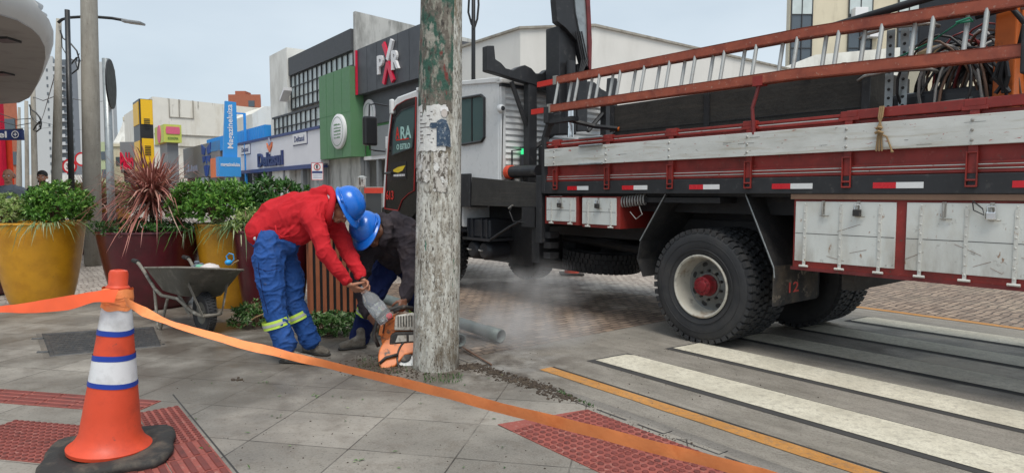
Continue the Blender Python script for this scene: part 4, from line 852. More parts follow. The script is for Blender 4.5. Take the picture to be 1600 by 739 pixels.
for k in range(8):
    s = random.uniform(-2.5, -1.0); z = random.uniform(.88, 1.15); l = random.uniform(.03, .2); a = random.uniform(-.6, .6)
    mb.tube([(-.0148, s, z), (-.0148, s - l, z - l * a)], .0013, 4)
sub('door_scratch', mb, 'wood_brown', c3)
# coil of cable hung under the bed
mb = MB(ST); sc0 = sat(985, 313, -.02)
for k in range(9):
    pts = []; 
    for j in range(15): th = j / 14 * 2 * math.pi; pts.append((.05 + math.sin(th * 1) * .05, sc0 + .16 - k * .036 + .02 * math.sin(th), 1.3 + math.cos(th) * .055 + .004 * k))
    mb.tube(pts, .008, 5, caps=False)
mb.tube([(.0, sc0 - .1, 1.26), (.0, sc0 - .14, 1.18), (0, sc0 - .06, 1.13), (0, sc0 + .02, 1.2)], .005, 5)
P('cable_coil', mb, 'cable_grey')
# --- chassis
mb = MB(ST)
for t in (.62, 1.38): mb.box(t, t + .1, S_END + .4, 6.2, .86, 1.12)
for s in (-4, -2, -.9, .9, 2.4, 3.9, 5.6): mb.box(.7, 1.4, s, s + .1, .9, 1.08)
mb.box(.3, 1.8, S_END + .3, 2.2, 1.2, 1.36)
P('chassis_frame', mb, 'chassis')
mb = MB(ST); mb.tube([(.2, 0, .53), (1.95, 0, .53)], .1, 14); mb.ell((1.07, .02, .55), (.24, .26, .25)); mb.tube([(1.07, .2, .62), (1.07, 4, .85)], .06, 10)
for t in (.66, 1.42):
    for k in range(4): mb.box(t, t + .08, -.75 + k * .08, .75 - k * .08, .68 + k * .025, .7 + k * .025)
P('rear_axle', mb, 'chassis')
P('inner_panel', MB(ST).box(.72, 1.3, -.5, .6, .35, 1.2), 'chassis', bevel=.05)
P('bumper_bar', MB(ST).box(.25, 1.9, -1.28, -1.18, .62, .74), 'dark_wood')
# wheels
AXL = ((0, 0, 1), (0, 1, 0), (-1, 0, 0)); AXR = ((0, 0, 1), (0, -1, 0), (1, 0, 0))
def tyre_mesh(A, Rr=.53, w=.28, lugs=46):
    h = w / 2; mb = MB(ST)
    pr = [(.285, -h * .75), (.31, -h * .93), (.4, -h * 1.03), (.47, -h), (Rr - .03, -h * .93), (Rr - .016, -h * .8), (Rr - .014, 0), (Rr - .016, h * .8), (Rr - .03, h * .93), (.47, h), (.4, h * 1.03), (.31, h * .93), (.285, h * .75)]
    mb.lathe(pr, 64, A)
    for r_ in (.345, .425):
        mb.lathe([(r_ - .004, h * 1.0), (r_ - .002, h * 1.045), (r_ + .002, h * 1.045), (r_ + .004, h * 1.0)], 64, A)
    for k in range(lugs):
        th = 2 * math.pi * k / lugs
        for (z0, z1, off, dp) in ((h * .5, h * .98, 0, .0), (-h * .98, -h * .5, .5, .0), (-h * .42, -h * .04, .25, 0), (h * .02, h * .42, .75, 0)):
            Rm = Matrix.Rotation(th + off * 2 * math.pi / lugs, 4, 'Z'); wd = Rr * math.pi / lugs * .68
            x0 = Rr - .035 if abs(z0 + z1) > h else Rr - .02
            mb.box(x0, Rr + .004, -wd, wd, z0, z1, A @ Rm)
    return mb
def wheel(t, s, z, side, dual=False, detail=True, Rr=.53, parent=truck):
    ax_ = AXL if side < 0 else AXR; A = AX((t, s, z), *[Vector(v) for v in ax_])
    wl = tyre_mesh(A, Rr).build('wheel', M['tyre_rubber'], parent, auto=True)
    if not detail:
        MB(ST).lathe([(.29, .1), (.26, .05), (.24, -.03), (.12, -.05), (0, -.05)], 32, A).build('rim', M['chassis'], wl, auto=True); return wl
    MB(ST).lathe([(.288, .105), (.296, .135), (.284, .142), (.27, .132), (.262, .07), (.252, .0), (.24, -.04)], 48, A).build('rim', M['rim'], wl, auto=True)
    MB(ST).lathe([(.241, -.04), (.225, -.052), (.19, -.05), (.165, -.035), (.15, -.024), (.125, -.012), (.12, .0), (0, .0)], 48, A).build('rim_disc', M['rim_disc'], wl, auto=True)
    hb = MB(ST)
    for k in range(8):
        th = 2 * math.pi * (k + .5) / 8; hb.ell((.2 * math.cos(th), .2 * math.sin(th), -.05), (.024, .032, .006), Matrix.Rotation(th, 4, 'Z'), n=14, m=6)
    n0 = hb.v; hb2 = MB(ST); hb2.v = [ST @ (A @ (STi @ p)) for p in n0]; hb2.f = hb.f; hb2.build('rim_hole', M['pipe_in'], wl)
    nt_ = MB(ST)
    for k in range(10):
        th = 2 * math.pi * k / 10; nt_.lathe([(0, .024), (.011, .024), (.013, .018), (.013, -.015)], 6, A @ Matrix.Translation((.138 * math.cos(th), .138 * math.sin(th), -.01)))
    nt_.build('wheel_nut', M['saw_dark'], wl)
    h_ = MB(ST); h_.lathe([(.1, -.02), (.1, .02), (.086, .035), (.078, .07), (.086, .075), (.086, .1), (.055, .108), (.05, .12), (.03, .125), (0, .125)], 28, A)
    for k in range(10):
        th = 2 * math.pi * k / 10; h_.lathe([(0, .112), (.011, .112), (.012, .09)], 6, A @ Matrix.Translation((.07 * math.cos(th), .07 * math.sin(th), 0)))
    h_.build('hub', M['hub_red'], wl, auto=True)
    return wl
wheel(.15, 0, .53, -1); wheel(.47, 0, .53, -1, detail=False)
wheel(1.56, -.12, .53, 1, detail=False); wheel(1.88, -.12, .53, 1, detail=False)
wheel(.17, 4.75, .51, -1, Rr=.51); wheel(1.7, 4.5, .51, 1, detail=False, Rr=.51)
P('front_axle', MB(ST).tube([(.3, 4.73, .5), (1.8, 4.72, .5)], .07, 10), 'chassis')
# spare wheel carried flat under the chassis
A = AX((1.35, 2.55, .5), Vector((1, 0, 0)), Vector((0, 1, .07)).normalized(), Vector((0, -.07, 1)).normalized())
sw = tyre_mesh(A, .53, .26).build('spare_wheel', M['tyre_rubber'], truck, auto=True); MB(ST).lathe([(.288, .1), (.26, .06), (.2, .02), (0, .02)], 32, A).build('rim', M['chassis'], sw)
# mudguards, flap
ga, gb, gc_, gd = plane_t(1040, 303, .03), plane_t(1000, 376, .03), plane_t(995, 405, .03), plane_t(1004, 432, .03)
mb = MB(ST); pr = [ga, gb, gc_, gd]; mb.prism(pr + [(x - .014, z) for x, z in pr[::-1]], .03, .66, 'x'); P('mudguard', mb, 'black_rubber')
ha, hb_2, hc_2 = plane_t(1165, 303, .03), plane_t(1209, 418, .03), plane_t(1210, 434, .03)
P('mudguard', MB(ST).prism([ha, hb_2, (hb_2[0] + .015, hb_2[1]), (ha[0] + .015, ha[1])], .03, .66, 'x'), 'black_rubber')
P('guard_edge', MB(ST).tube([(.028, *ha), (.028, *hb_2), (.03, *hc_2)], .006, 6), 'galv')
P('guard_edge', MB(ST).tube([(.028, *ga), (.028, *gb)], .006, 6), 'galv')
P('wheel_well', MB(ST).box(.68, .72, -.8, 1.3, .75, 1.36), 'chassis'); P('wheel_well', MB(ST).box(.04, .7, -.18, .72, 1.3, 1.35), 'chassis')
fs_ = hb_2[0]; ft1 = plane_s(1276, 450, fs_)[0]; fz0 = plane_t(1208, 479, .03)[1]
fp = P('mudflap', MB(ST).box(.03, ft1, fs_ - .008, fs_ + .006, fz0, hb_2[1] + .01), 'mud_flap')
fm = ST @ Matrix.Translation(((.03 + ft1) / 2 - .05, fs_ - .0085, fz0 + .14)) @ FACE_S
text('12', fm, .16, .09, M['red_letter'], fp, ext=.002, bold=.01)
mb = MB(fm); random.seed(8)
for k in range(0):
    x, y = random.uniform(-.2, .3), random.uniform(-.08, .1); w_ = random.uniform(.01, .045)
    mb.prism([(x + w_ * random.uniform(.5, 1.2) * math.cos(a), y + w_ * random.uniform(.6, 1.6) * math.sin(a)) for a in [i * math.pi / 4 for i in range(8)]], 0, .0015, 'z')
# --- between cab and bed: box beam, hydraulics
P('side_beam', MB(ST).prism([(2.22, 1.22), (2.22, 1.5), (3.7, 1.61), (3.72, 1.22)], .0, .12, 'x'), 'dark_wood', bevel=.006)
P('beam_bracket', MB(ST).box(-.02, .3, 3.73, 3.95, 1.2, 1.66), 'black_steel', bevel=.01)
P('end_post', MB(ST).box(-.035, .1, 2.2, 2.3, .8, 1.6), 'black_steel', bevel=.006)
P('stabiliser', MB(ST).box(-.01, TW, 2.35, 2.6, .98, 1.22), 'chassis'); P('stabiliser_leg', MB(ST).box(.02, .18, 2.3, 2.44, .55, 1.25), 'chassis')
lb = MB(ST)
for k in range(3):
    lb.box(.02, .16, 2.1, 2.22, .62 + k * .12, .69 + k * .12)
P('step_bracket', lb, 'chassis')
bt = P('battery_box', MB(ST).box(.12, .6, 3.45, 4.0, .78, 1.03), 'plastic_dark', bevel=.02)
mb = MB(ST)
for s in (3.5, 3.62, 3.84, 3.95): mb.box(.1, .62, s - .015, s + .015, .77, 1.04)
mb.box(.08, .64, 3.4, 4.06, .74, .775); sub('strap', mb, 'plastic_dark', bt)
sub('prop', MB(ST).tube([(.1, 3.42, .76), (.1, 3.0, .95), (.1, 2.7, 1.06)], .018, 6), 'black_steel', bt)
for s in (3.9, 3.62):
    A = AX((.22, s, .6), *[Vector(v) for v in AXL]); tk = MB(ST).lathe([(0, .1), (.02, .1), (.1, .085), (.13, .05), (.135, 0), (.135, -.7), (0, -.72)], 28, A).build('air_tank', M['plastic_dark'], truck, auto=True)
    MB(ST).tube([(.12, s, .6), (.09, s, .6), (.085, s + .04, .61)], .012, 6).build('valve', M['steel_plate'], tk)
P('under_box', MB(ST).box(1.05, TW, 2.75, 4.0, .33, 1.2), 'chassis'); P('fuel_tank', MB(ST).box(1.2, TW, 5.25, 5.7, .35, 1.0), 'chassis', bevel=.03)
P('gearbox', MB(ST).box(.5, 1.6, 3.0, 6.1, .42, 1.3), 'chassis')
P('side_valance', MB(ST).box(TW - .25, TW - .2, 1.0, 4.15, .42, 1.3), 'chassis')
mb = MB(ST); mb.tube([(-.02, sat(803, 322), 1.24), (-.04, sat(800, 330), 1.16), (-.03, sat(805, 345), 1.04), (0, sat(825, 350), 1.03), (.02, sat(840, 335), 1.1), (.05, sat(850, 322), 1.2)], .007, 6); P('air_hose', mb, 'cable_black')
mb = MB(ST); mb.tube([(-.02, sat(803, 322), 1.24), (-.02, sat(797, 326), 1.2)], .012, 6); P('hose_end', mb, 'steel_plate')
# winch roller, beacon and switch box
P('roller', MB(ST).tube([(.1, 2.98, 1.66), (.1, 2.4, 1.66)], .075, 18), 'black_steel'); A = AX((.1, 3.0, 1.66), Vector((1, 0, 0)), Vector((0, 0, -1)), Vector((0, 1, 0)))
mb = MB(ST); mb.lathe([(.0, .0), (.085, 0), (.09, -.02), (.09, -.07), (.076, -.075)], 20, A)
o = P('roller_collar', MB(ST).tube([(.1, 2.93, 1.66), (.1, 3.02, 1.66)], .088, 18), 'safety_orange', bevel=.008)
MB(ST).tube([(.1, 3.02, 1.66), (.1, 3.03, 1.66)], .05, 14).build('roller_core', M['pipe_in'], o)
q = plane_s(818, 240, 3.0)
bc = P('beacon', MB(ST).tube([(q[0], 3.0, 1.6), (q[0], 3.0, q[1] - .02)], .05, 14), 'plastic_dark')
MB(ST).tube([(q[0], 3.0, q[1] - .01), (q[0], 3.0, q[1] + .06)], .036, 16).build('lens', M['green_lamp'], bc, auto=True); MB(ST).tube([(q[0], 3.0, q[1] + .07), (q[0], 3.0, q[1] + .085)], .05, 16).build('cap', M['plastic_dark'], bc)
q = plane_s(801, 270, 3.05); P('switch_box', MB(ST).box(q[0] - .06, q[0] + .06, 2.98, 3.06, q[1] - .07, q[1] + .06), 'cream', bevel=.01); MB(ST).ell((q[0], 2.96, q[1]), (.03, .03, .03)).build('switch_knob', M['reflect_red'], truck)
mb = MB(ST); mb.tube([(q[0] - .05, 3.0, q[1] - .1), (q[0] - .05, 3.0, q[1] + .28), (q[0] + .1, 3.0, q[1] + .3)], .012, 6); P('bracket_frame', mb, 'black_steel')
# --- ladder rack at the front of the bed
SR = 2.9
def ipoly(pts, s): return [plane_s(x, y, s) for x, y in pts]
rp = ipoly([(757, 112), (757, 73), (768, 73), (770, 94), (779, 100), (786, 108), (797, 111), (806, 106), (816, 103), (826, 108), (833, 116), (843, 116), (850, 110), (860, 110), (866, 118), (880, 128), (900, 134), (916, 128), (925, 130), (935, 140), (950, 148), (952, 122), (960, 124), (960, 168), (935, 164), (900, 158), (870, 153), (830, 134)], SR)
P('rack_beam', MB(ST).prism(rp, SR - .06, SR + .05, 'y'), 'black_steel', bevel=.01)
q0, q1 = plane_s(829, 130, SR), plane_s(829, 300, SR)
P('rack_post', MB(ST).box(q0[0] - .07, q0[0] + .07, SR - .05, SR + .06, 1.2, q0[1] + .02), 'black_steel', bevel=.008)
a, c = plane_s(799, 128, SR), plane_s(822, 195, SR); P('rack_brace', MB(ST).tube([(a[0], SR, a[1]), (c[0], SR, c[1])], .03, 6), 'black_steel')
a, c = plane_s(838, 230, SR), plane_s(925, 150, SR); P('rack_brace', MB(ST).tube([(a[0], SR + .02, a[1]), (a[0] + .5, SR + .02, a[1] + .3)], .03, 6), 'black_steel')
P('rack_post', MB(ST).box(1.72, 1.85, SR - .05, SR + .06, 1.2, plane_s(945, 155, SR)[1]), 'black_steel')
a, c = plane_s(948, 172, SR), plane_s(920, 205, SR); P('rack_brace', MB(ST).tube([(a[0], SR + .02, a[1]), (c[0], SR + .02, c[1])], .03, 6), 'black_steel')
# hooked corner post carrying the ladder
mb = MB(ST)
pth = [(852, 300), (852, 215), (858, 196), (868, 184), (880, 182)]
mb.tube([(-.0, plane_t(x, y, 0)[0], plane_t(x, y, 0)[1]) for x, y in pth], .045, 6); P('corner_post', mb, 'black_steel')
mb = MB(ST); mb.box(-.06, .04, sat(900, 190), sat(858, 190), 2.19, 2.24); mb.box(-.075, -.06, sat(864, 175), sat(857, 175), 2.2, 2.38); P('ladder_hook', mb, 'black_steel')
a, c = plane_t(872, 184, 0), plane_t(950, 196, .0); P('hook_arm', MB(ST).tube([(0, a[0], a[1]), (.25, 1.6, 2.14), (.35, 1.35, 2.1)], .028, 6), 'black_steel')
P('hook_arm_tip', MB(ST).tube([(.3, 1.48, 2.12), (.36, 1.34, 2.095)], .024, 8), 'orange_paint')
mb = MB(ST)
for k in range(3): mb.tube([(.36, 1.4, 2.08), (.3, 1.55 - k * .02, 2.02 - k * .02), (.3, 1.64, 1.92), (.35, 1.62, 1.86)], .008, 6)
P('hydraulic_hose', mb, 'cable_grey')
# --- crane
SC = 2.6
P('crane_base', MB(ST).box(.45, 1.5, 2.36, 2.84, 1.45, 2.0), 'chassis', bevel=.02)
def cr(name, pts, s0, s1, m, **k): return P(name, MB(ST).prism(ipoly(pts, s0), s0, s1, 'y'), m, **k)
cr('crane_column', [(874, 210), (874, 40), (900, 40), (901, 210)], 2.48, 2.74, 'black_steel', bevel=.01)
cr('crane_column', [(902, 205), (902, 100), (918, 100), (918, 205)], 2.5, 2.7, 'black_steel', bevel=.01)
cr('crane_boom', [(868, -240), (868, 0), (871, 34), (884, 44), (903, 66), (912, 100), (921, 110), (924, 70), (921, 0), (915, -240)], 2.42, 2.52, 'black_steel', bevel=.006)
cr('boom_plate', [(896, -40), (900, 20), (910, 70), (918, 104), (922, 70), (919, 0), (914, -40)], 2.4, 2.418, 'galv')
cr('boom_plate', [(914, -30), (918, 30), (920, 105), (924, 118), (925, 66), (922, 0), (918, -30)], 2.38, 2.398, 'red_dark')
q0, q1 = plane_s(888, 215, 2.44), plane_s(888, 160, 2.44); P('lift_cylinder', MB(ST).tube([(q0[0], 2.4, q0[1]), (q1[0], 2.4, q1[1])], .04, 16), 'chrome'); P('lift_cylinder', MB(ST).tube([(q1[0], 2.4, q1[1]), (q1[0], 2.4, q1[1] + .5)], .055, 16), 'black_steel')
mb = MB(ST)
for k in range(4):
    a = plane_s(902 + k * 3, 95, 2.42); c = plane_s(890 - k, 150, 2.42); e = plane_s(898 + 3 * k, 50, 2.4); mb.tube([(e[0], 2.38, e[1]), (a[0] + .02, 2.36, a[1]), (c[0] + .04, 2.38, c[1]), (c[0], 2.4, c[1] - .4)], .01, 6)
P('hydraulic_hose', mb, 'cable_black')
# --- cab
cab_pts = [(3.1, 1.5), (3.1, 2.84), (3.25, 2.88), (4.2, 2.93), (5.2, 2.98), (5.85, 2.94), (6.08, 2.85), (6.3, 2.0), (6.42, 1.3), (6.42, .6), (5.6, .6), (5.55, .8), (5.4, 1.02), (5.1, 1.18), (4.75, 1.24), (4.4, 1.18), (4.1, 1.02), (3.98, .9), (3.98, 1.5)]
cab = P('cab', MB(ST).prism(cab_pts, .02, TW - .02, 'x'), 'cab_white', bevel=.03, seg=3)
rf = MB(ST).prism([(3.06, 2.8), (3.06, 2.87), (4.2, 2.955), (5.2, 3.0), (5.2, 2.95), (4.2, 2.9)], -.0, TW, 'x').build('roof_gutter', M['cab_white'], cab, bevel=.01)
bdr = [plane_t(x, y, .02) for x, y in ((603, 326), (606, 270), (610, 215), (615, 176), (622, 165), (636, 157), (652, 152), (651, 230), (649, 298), (640, 303), (630, 313), (624, 329))]
door = MB(ST).prism(bdr, .0, .02, 'x').build('door', M['cab_black'], cab, bevel=.004)
MB(ST).tube([(-.004, *p) for p in bdr + [bdr[0]]], .009, 6).build('red_outline', M['tape_dark_red'], cab)
wd = [plane_t(x, y, .0) for x, y in ((613, 243), (615, 205), (619, 184), (628, 173), (649, 165), (648, 200), (645, 231))]
gl = MB(ST).prism(wd, -.006, -.001, 'x').build('window', M['cab_glass'], door)
MB(ST).tube([(-.006, *p) for p in wd + [wd[0]]], .012, 6).build('window_seal', M['plastic_dark'], door)
for (px, py, w_, h_, tx, m_) in ((621, 208, .13, .19, 'A', 'red_letter'), (634, 207, .34, .2, 'RA', 'letter_teal'), (630, 229, .44, .09, 'O ESTILO', 'letter_teal'), (609, 305, .26, .15, '613', 'red_letter'), (624, 268, .3, .05, 'ELETRO', 'yellow_decal')):
    if tx == 'ELETRO': continue
    q = plane_t(px, py, -.008); text(tx, ST @ Matrix.Translation((-.0075, *q)) @ FACE_T, w_, h_, M[m_], gl if py < 240 else door, ext=.002, bold=.02)
q = plane_t(629, 218, -.008); MB(ST).box(-.0095, -.0075, q[0] - .2, q[0] + .22, q[1] - .01, q[1] + .01).build('underline', M['red_letter'], gl)
q = plane_t(625, 267, 0); dm = ST @ Matrix.Translation((-.002, *q)) @ FACE_T
MB(dm).box(-.3, .22, -.14, .14, 0, .006).build('decal_plate', M['mirror_black'], door)
mb = MB(dm); mb.prism([(-.22, .02), (-.05, .06), (.2, .08), (.1, .0), (-.05, -.03), (-.2, -.01)], .006, .009, 'z'); mb.build('decal_swoosh', M['yellow_decal'], door)
mb = MB(dm)
for k in range(7): mb.box(-.2 + k * .055, -.2 + k * .055 + .038, -.09, -.055, .006, .009)
mb.build('decal_lettering', M['sign_white'], door)
MB(ST).tube([(-.03, sat(614, 252), 1.72), (-.03, sat(604, 252), 1.72)], .02, 8).build('door_handle', M['mirror_black'], door)
q = plane_t(652, 276, .0); MB(ST).box(.012, .0195, q[0] - .25, q[0] + .05, q[1] - .1, q[1] + .1).build('green_sticker', M['green_decal'], cab)
wn_ = [plane_t(x, y, .0) for x, y in ((716, 158), (721, 154), (751, 149), (756, 153), (756, 215), (752, 221), (722, 226), (716, 222))]
rw_ = MB(ST).prism(wn_, .008, .02, 'x').build('rear_side_window', M['cab_glass'], cab, bevel=.003); MB(ST).tube([(.006, *p) for p in wn_ + [wn_[0]]], .02, 6).build('window_seal', M['mirror_black'], cab)
q = plane_t(737, 188, 0); MB(ST).box(-.0, .008, q[0] - .012, q[0] + .012, wn_[6][1] + .02, wn_[2][1]).build('window_divider', M['mirror_black'], rw_)
mb = MB(ST)                                          # corrugated rear wall
pr = []; z = 1.53; k = 0
while z < 2.78: pr.append((3.085 if k % 2 else 3.068, z)); z += .028 if k % 2 else .05; k += 1
pr += [(3.1, 2.78), (3.1, 1.53)]
mb.prism(pr, .1, TW - .06, 'x'); mb.build('rear_wall', M['cab_white'], cab)
MB(ST).box(.02, .1, 3.062, 3.1, 1.5, 2.82).build('corner_trim', M['cab_white'], cab, bevel=.01)
MB(ST).box(.0, TW, 3.02, 3.14, 2.79, 2.85).build('rear_gutter', M['cab_white'], cab, bevel=.012); MB(ST).box(.02, TW - .02, 3.04, 3.1, 2.75, 2.79).build('gutter_shadow_strip', M['plastic_dark'], cab)
q = plane_s(783, 170, 3.04); cm = AX((q[0], 3.06, q[1]), Vector((1, 0, 0)), Vector((0, 0, 1)), Vector((0, -1, 0)))
cd = MB(ST).lathe([(.055, 0), (.055, .03), (.045, .05), (.03, .06)], 20, cm).build('camera', M['cab_white'], cab, auto=True); MB(ST).lathe([(.032, .058), (.026, .068), (0, .07)], 16, cm).build('lens', M['mirror_black'], cd)
MB(ST).tube([(q[0] + .04, 3.05, q[1] - .06), (q[0] + .03, 3.05, q[1] - .3), (q[0] + .02, 3.05, 1.6)], .006, 5).build('cable', M['cable_black'], cab)
q = plane_s(945, 178, 3.04); cm = AX((q[0], 3.06, q[1]), Vector((1, 0, 0)), Vector((0, 0, 1)), Vector((0, -1, 0))); MB(ST).lathe([(.055, 0), (.055, .03), (.045, .05), (.0, .06)], 20, cm).build('camera', M['cab_white'], cab, auto=True)
q = plane_s(821, 205, 3.04); MB(ST).tube([(q[0], 3.04, q[1] + .08), (q[0], 3.03, q[1] - .08), (q[0] + .1, 3.03, q[1] - .08)], .008, 6).build('handle', M['pole_black'], cab)
# lower cab, arch, steps
arch = MB(ST); pts = [(5.62, .55), (5.57, .82), (5.42, 1.04), (5.12, 1.21), (4.75, 1.27), (4.38, 1.21), (4.1, 1.04), (3.95, .85)]
arch.prism(pts + [(p[0] * 1 + (4.75 - p[0]) * .09, p[1] - .05) for p in pts[::-1]], -.03, .4, 'x'); arch.build('wheel_arch', M['cab_black'], cab, auto=True)
MB(ST).prism([(5.62, .45), (5.62, 1.05), (6.43, 1.05), (6.5, .95), (6.5, .5), (6.4, .45)], -.005, TW, 'x').build('bumper', M['cab_black'], cab, bevel=.02)
MB(ST).prism([(3.98, .9), (4.1, 1.02), (4.4, 1.18), (4.75, 1.24), (5.1, 1.18), (5.4, 1.02), (5.55, .8), (5.6, .6), (6.41, .6), (6.41, 1.14), (5.8, 1.3), (5.2, 1.8), (3.98, 1.62)], .006, .018, 'x').build('lower_panel', M['cab_black'], cab)
MB(ST).prism([(6.35, 1.9), (6.13, 2.75), (6.12, 2.75), (6.34, 1.9)], .15, TW - .15, 'x').build('windscreen', M['cab_glass'], cab)
# mirror
mr0 = plane_t(577, 205, -.25)
mir = MB(ST).box(-.36, -.12, mr0[0] - .06, mr0[0] + .05, mr0[1] - .24, mr0[1] + .24).build('mirror', M['mirror_black'], truck, bevel=.035, seg=3)
e = plane_t(606, 166, .0); f_ = plane_t(602, 237, 0)
MB(ST).tube([(0, e[0], e[1]), (-.12, e[0] + .2, e[1] + .05), (-.24, mr0[0], e[1] + .02), (-.25, mr0[0], mr0[1] + .2)], .014, 8).build('mirror_arm', M['mirror_black'], mir)
MB(ST).tube([(0, f_[0], f_[1]), (-.12, f_[0] + .15, f_[1] + .02), (-.24, mr0[0], mr0[1] - .3), (-.25, mr0[0], mr0[1] - .2)], .014, 8).build('mirror_arm', M['mirror_black'], mir)
q = plane_t(612, 163, -.02); MB(ST).box(-.04, .02, q[0] - .03, q[0] + .06, q[1] - .16, q[1] + .08).build('grab_cover', M['cab_white'], cab, bevel=.02)
# --- rear ladder stand at the right edge
P('rear_stand', MB(ST).box(-.02, .1, -2.62, -2.4, 1.5, 3.1), 'black_steel', bevel=.008); P('rear_stand_arm', MB(ST).box(-.09, .0, -2.48, -2.36, 2.12, 2.42), 'black_steel', bevel=.01)
q0 = plane_t(1548, 180, .35); q1 = plane_t(1582, 180, .35); P('orange_post', MB(ST).box(.35, .6, q1[0], q0[0], 1.5, 2.75), 'orange_paint', bevel=.01)

# ================================================ things carried by the truck
lad = sthing('ladder', 'long orange extension ladder with grey rungs lying on edge along the truck side', 'ladder', -.04, 0, 2.2)
def rail_z(s, base): return base - .0095 * (2.1 - s) - (.012 * max(0, -.9 - s) ** 1.0) * 3
def tt_(z): return -.075 + (z - 2.3) * .28
for base, nm in ((2.36, 'lower_rail'), (2.69, 'upper_rail')):
    for off in (0, .05):
        mb = MB(ST)
        ss = [2.08, 1, 0, -.9, -1.6, -2.36] if off == 0 else [1.9, 1, 0, -.9, -1.6, -2.28]
        for k in range(len(ss) - 1):
            a, c = ss[k], ss[k + 1]; za, zc = rail_z(a, base), rail_z(c, base); t0 = tt_(base) + off
            h = .043
            for (x0, x1, y0, y1) in ((0, .008, -h, h), (0, .032, h - .01, h), (0, .032, -h, -h + .01)):
                mb.add([(t0 + x0, a, za + y0), (t0 + x1, a, za + y0), (t0 + x1, a, za + y1), (t0 + x0, a, za + y1), (t0 + x0, c, zc + y0), (t0 + x1, c, zc + y0), (t0 + x1, c, zc + y1), (t0 + x0, c, zc + y1)],
                       [(0, 1, 2, 3), (4, 7, 6, 5), (0, 4, 5, 1), (1, 5, 6, 2), (2, 6, 7, 3), (3, 7, 4, 0)])
        mb.build('rail', M['ladder_orange'], lad)
    mb = MB(ST); mb.box(tt_(base) - .004, tt_(base) + .04, 2.08, 2.36, rail_z(2.1, base) - .04, rail_z(2.1, base) + .02); mb.build('rail_end', M['red_letter'], lad)
    mb = MB(ST); mb.box(tt_(base) - .012, tt_(base) + .045, 2.02, 2.07, rail_z(2.1, base) - .05, rail_z(2.1, base) + .05); mb.build('bracket', M['steel_plate'], lad)
rung0 = None
ys = [2.0, 1.83, 1.67, 1.5, 1.34, 1.19, 1.04, .88, .72, .57, .41, .27, .12, -.04, -.19, -.36, -.5, -.71, -.86, -1.07, -1.19, -1.36, -1.5, -1.7, -1.83, -2.02, -2.14]
for k, s in enumerate(ys):
    off = .05 * (k % 2) + .028; za, zc = rail_z(s, 2.36), rail_z(s, 2.69)
    MB(ST).tube([(tt_(2.36) + off, s, za - .03), (tt_(2.69) + off, s, zc + .03)], .0165, 10).build('rung', M['aluminium'], lad, auto=True)
MB(ST).tube([(tt_(2.6) + .0, -1.98, 2.52), (tt_(2.6) - .02, -2.06, 2.53), (tt_(2.6) + .04, -2.06, 2.52), (tt_(2.6) + .04, -1.98, 2.525)], .008, 6).build('green_tie', M['green_rope'], lad)
rp_ = MB(ST); rp_.tube([(tt_(2.6), -2.0, 2.52), (.2, -1.75, 2.45), (.3, -1.5, 2.4)], .006, 6)
rp_.build('tie_cord', M['green_rope'], lad)
# long black crate
bx = sthing('black_crate', 'long black wooden crate standing on the truck bed behind the ladder', 'crate', .65, .1, 1.5)
b_ = MB(ST).box(.36, 1.1, -1.3, 1.47, 1.5, 2.36).build('body', M['dark_wood'], bx, bevel=.006)
mb = MB(ST)
for z in (1.78, 2.07): mb.box(.355, .36, -1.3, 1.47, z, z + .006)
for s in (1.44, .2, -1.27): mb.box(.345, .36, s - .03, s + .03, 1.5, 2.37)
mb.build('board_joint', M['black_steel'], bx)
# loads seen above and right of the crate
def clump(name, label, cat, c, r, m, n=7, seed=1, sq=(1, 1, .5)):
    random.seed(seed); mb = MB(ST)
    for k in range(n):
        mb.ell((c[0] + random.uniform(-1, 1) * r * sq[0], c[1] + random.uniform(-1, 1) * r * sq[1] * 1.4, c[2] + random.uniform(0, .5) * r * sq[2]), (r * random.uniform(.3, .5), r * random.uniform(.4, .8), r * random.uniform(.2, .4)), Matrix.Rotation(random.uniform(0, 3), 4, 'Z'), n=10, m=7)
    o = mb.build(name, m, smooth=True); return tag(o, label, cat)
q = plane_t(1285, 100, .6); clump('bark_bundle', 'rough brown bundle lying on top of the black crate', 'bundle', (.6, q[0], 2.39), .17, M['log'], 9, 2)
q = plane_t(1455, 148, .5); mb = MB(ST); mb.box(.4, 1.0, -2.1, -1.42, 1.5, 2.15); o = mb.build('black_bin', M['plastic_dark'], bevel=.04); tag(o, 'open black plastic bin on the bed between crate and orange post', 'bin')
br = sthing('bracket_bundle', 'pair of perforated galvanised steel straps standing beside the black crate', 'steel straps', .3, -1.4, 1.5)
for px in (1392, 1414):
    q = plane_t(px, 100, .32); mb = MB(ST); mb.box(.3, .306, q[0] - .03, q[0] + .03, 1.8, 2.62); ho = MB(ST)
    for k in range(12): ho.ell((.2985, q[0], 1.85 + k * .065), (.002, .012, .012), n=8, m=4)
    p_ = mb.build('strap', M['galv'], br, bevel=.002); ho.build('strap_hole', M['pipe_in'], p_)
mb = MB(ST)
for k, y in enumerate((2.26, 2.58)):
    MB(ST).tube([(.25, -1.25, y), (.25, -1.3, y + .03), (.22, -1.5, y + .04), (.25, -1.75, y + .02), (.3, -1.78, y)], .014, 8).build('clamp_band', M['steel_plate'], br, smooth=True)
random.seed(21)
cb = sthing('cable_bundle', 'big tangled bundle of grey, brown and black cables hanging at the rear of the bed', 'cables', .6, -1.9, 1.6)
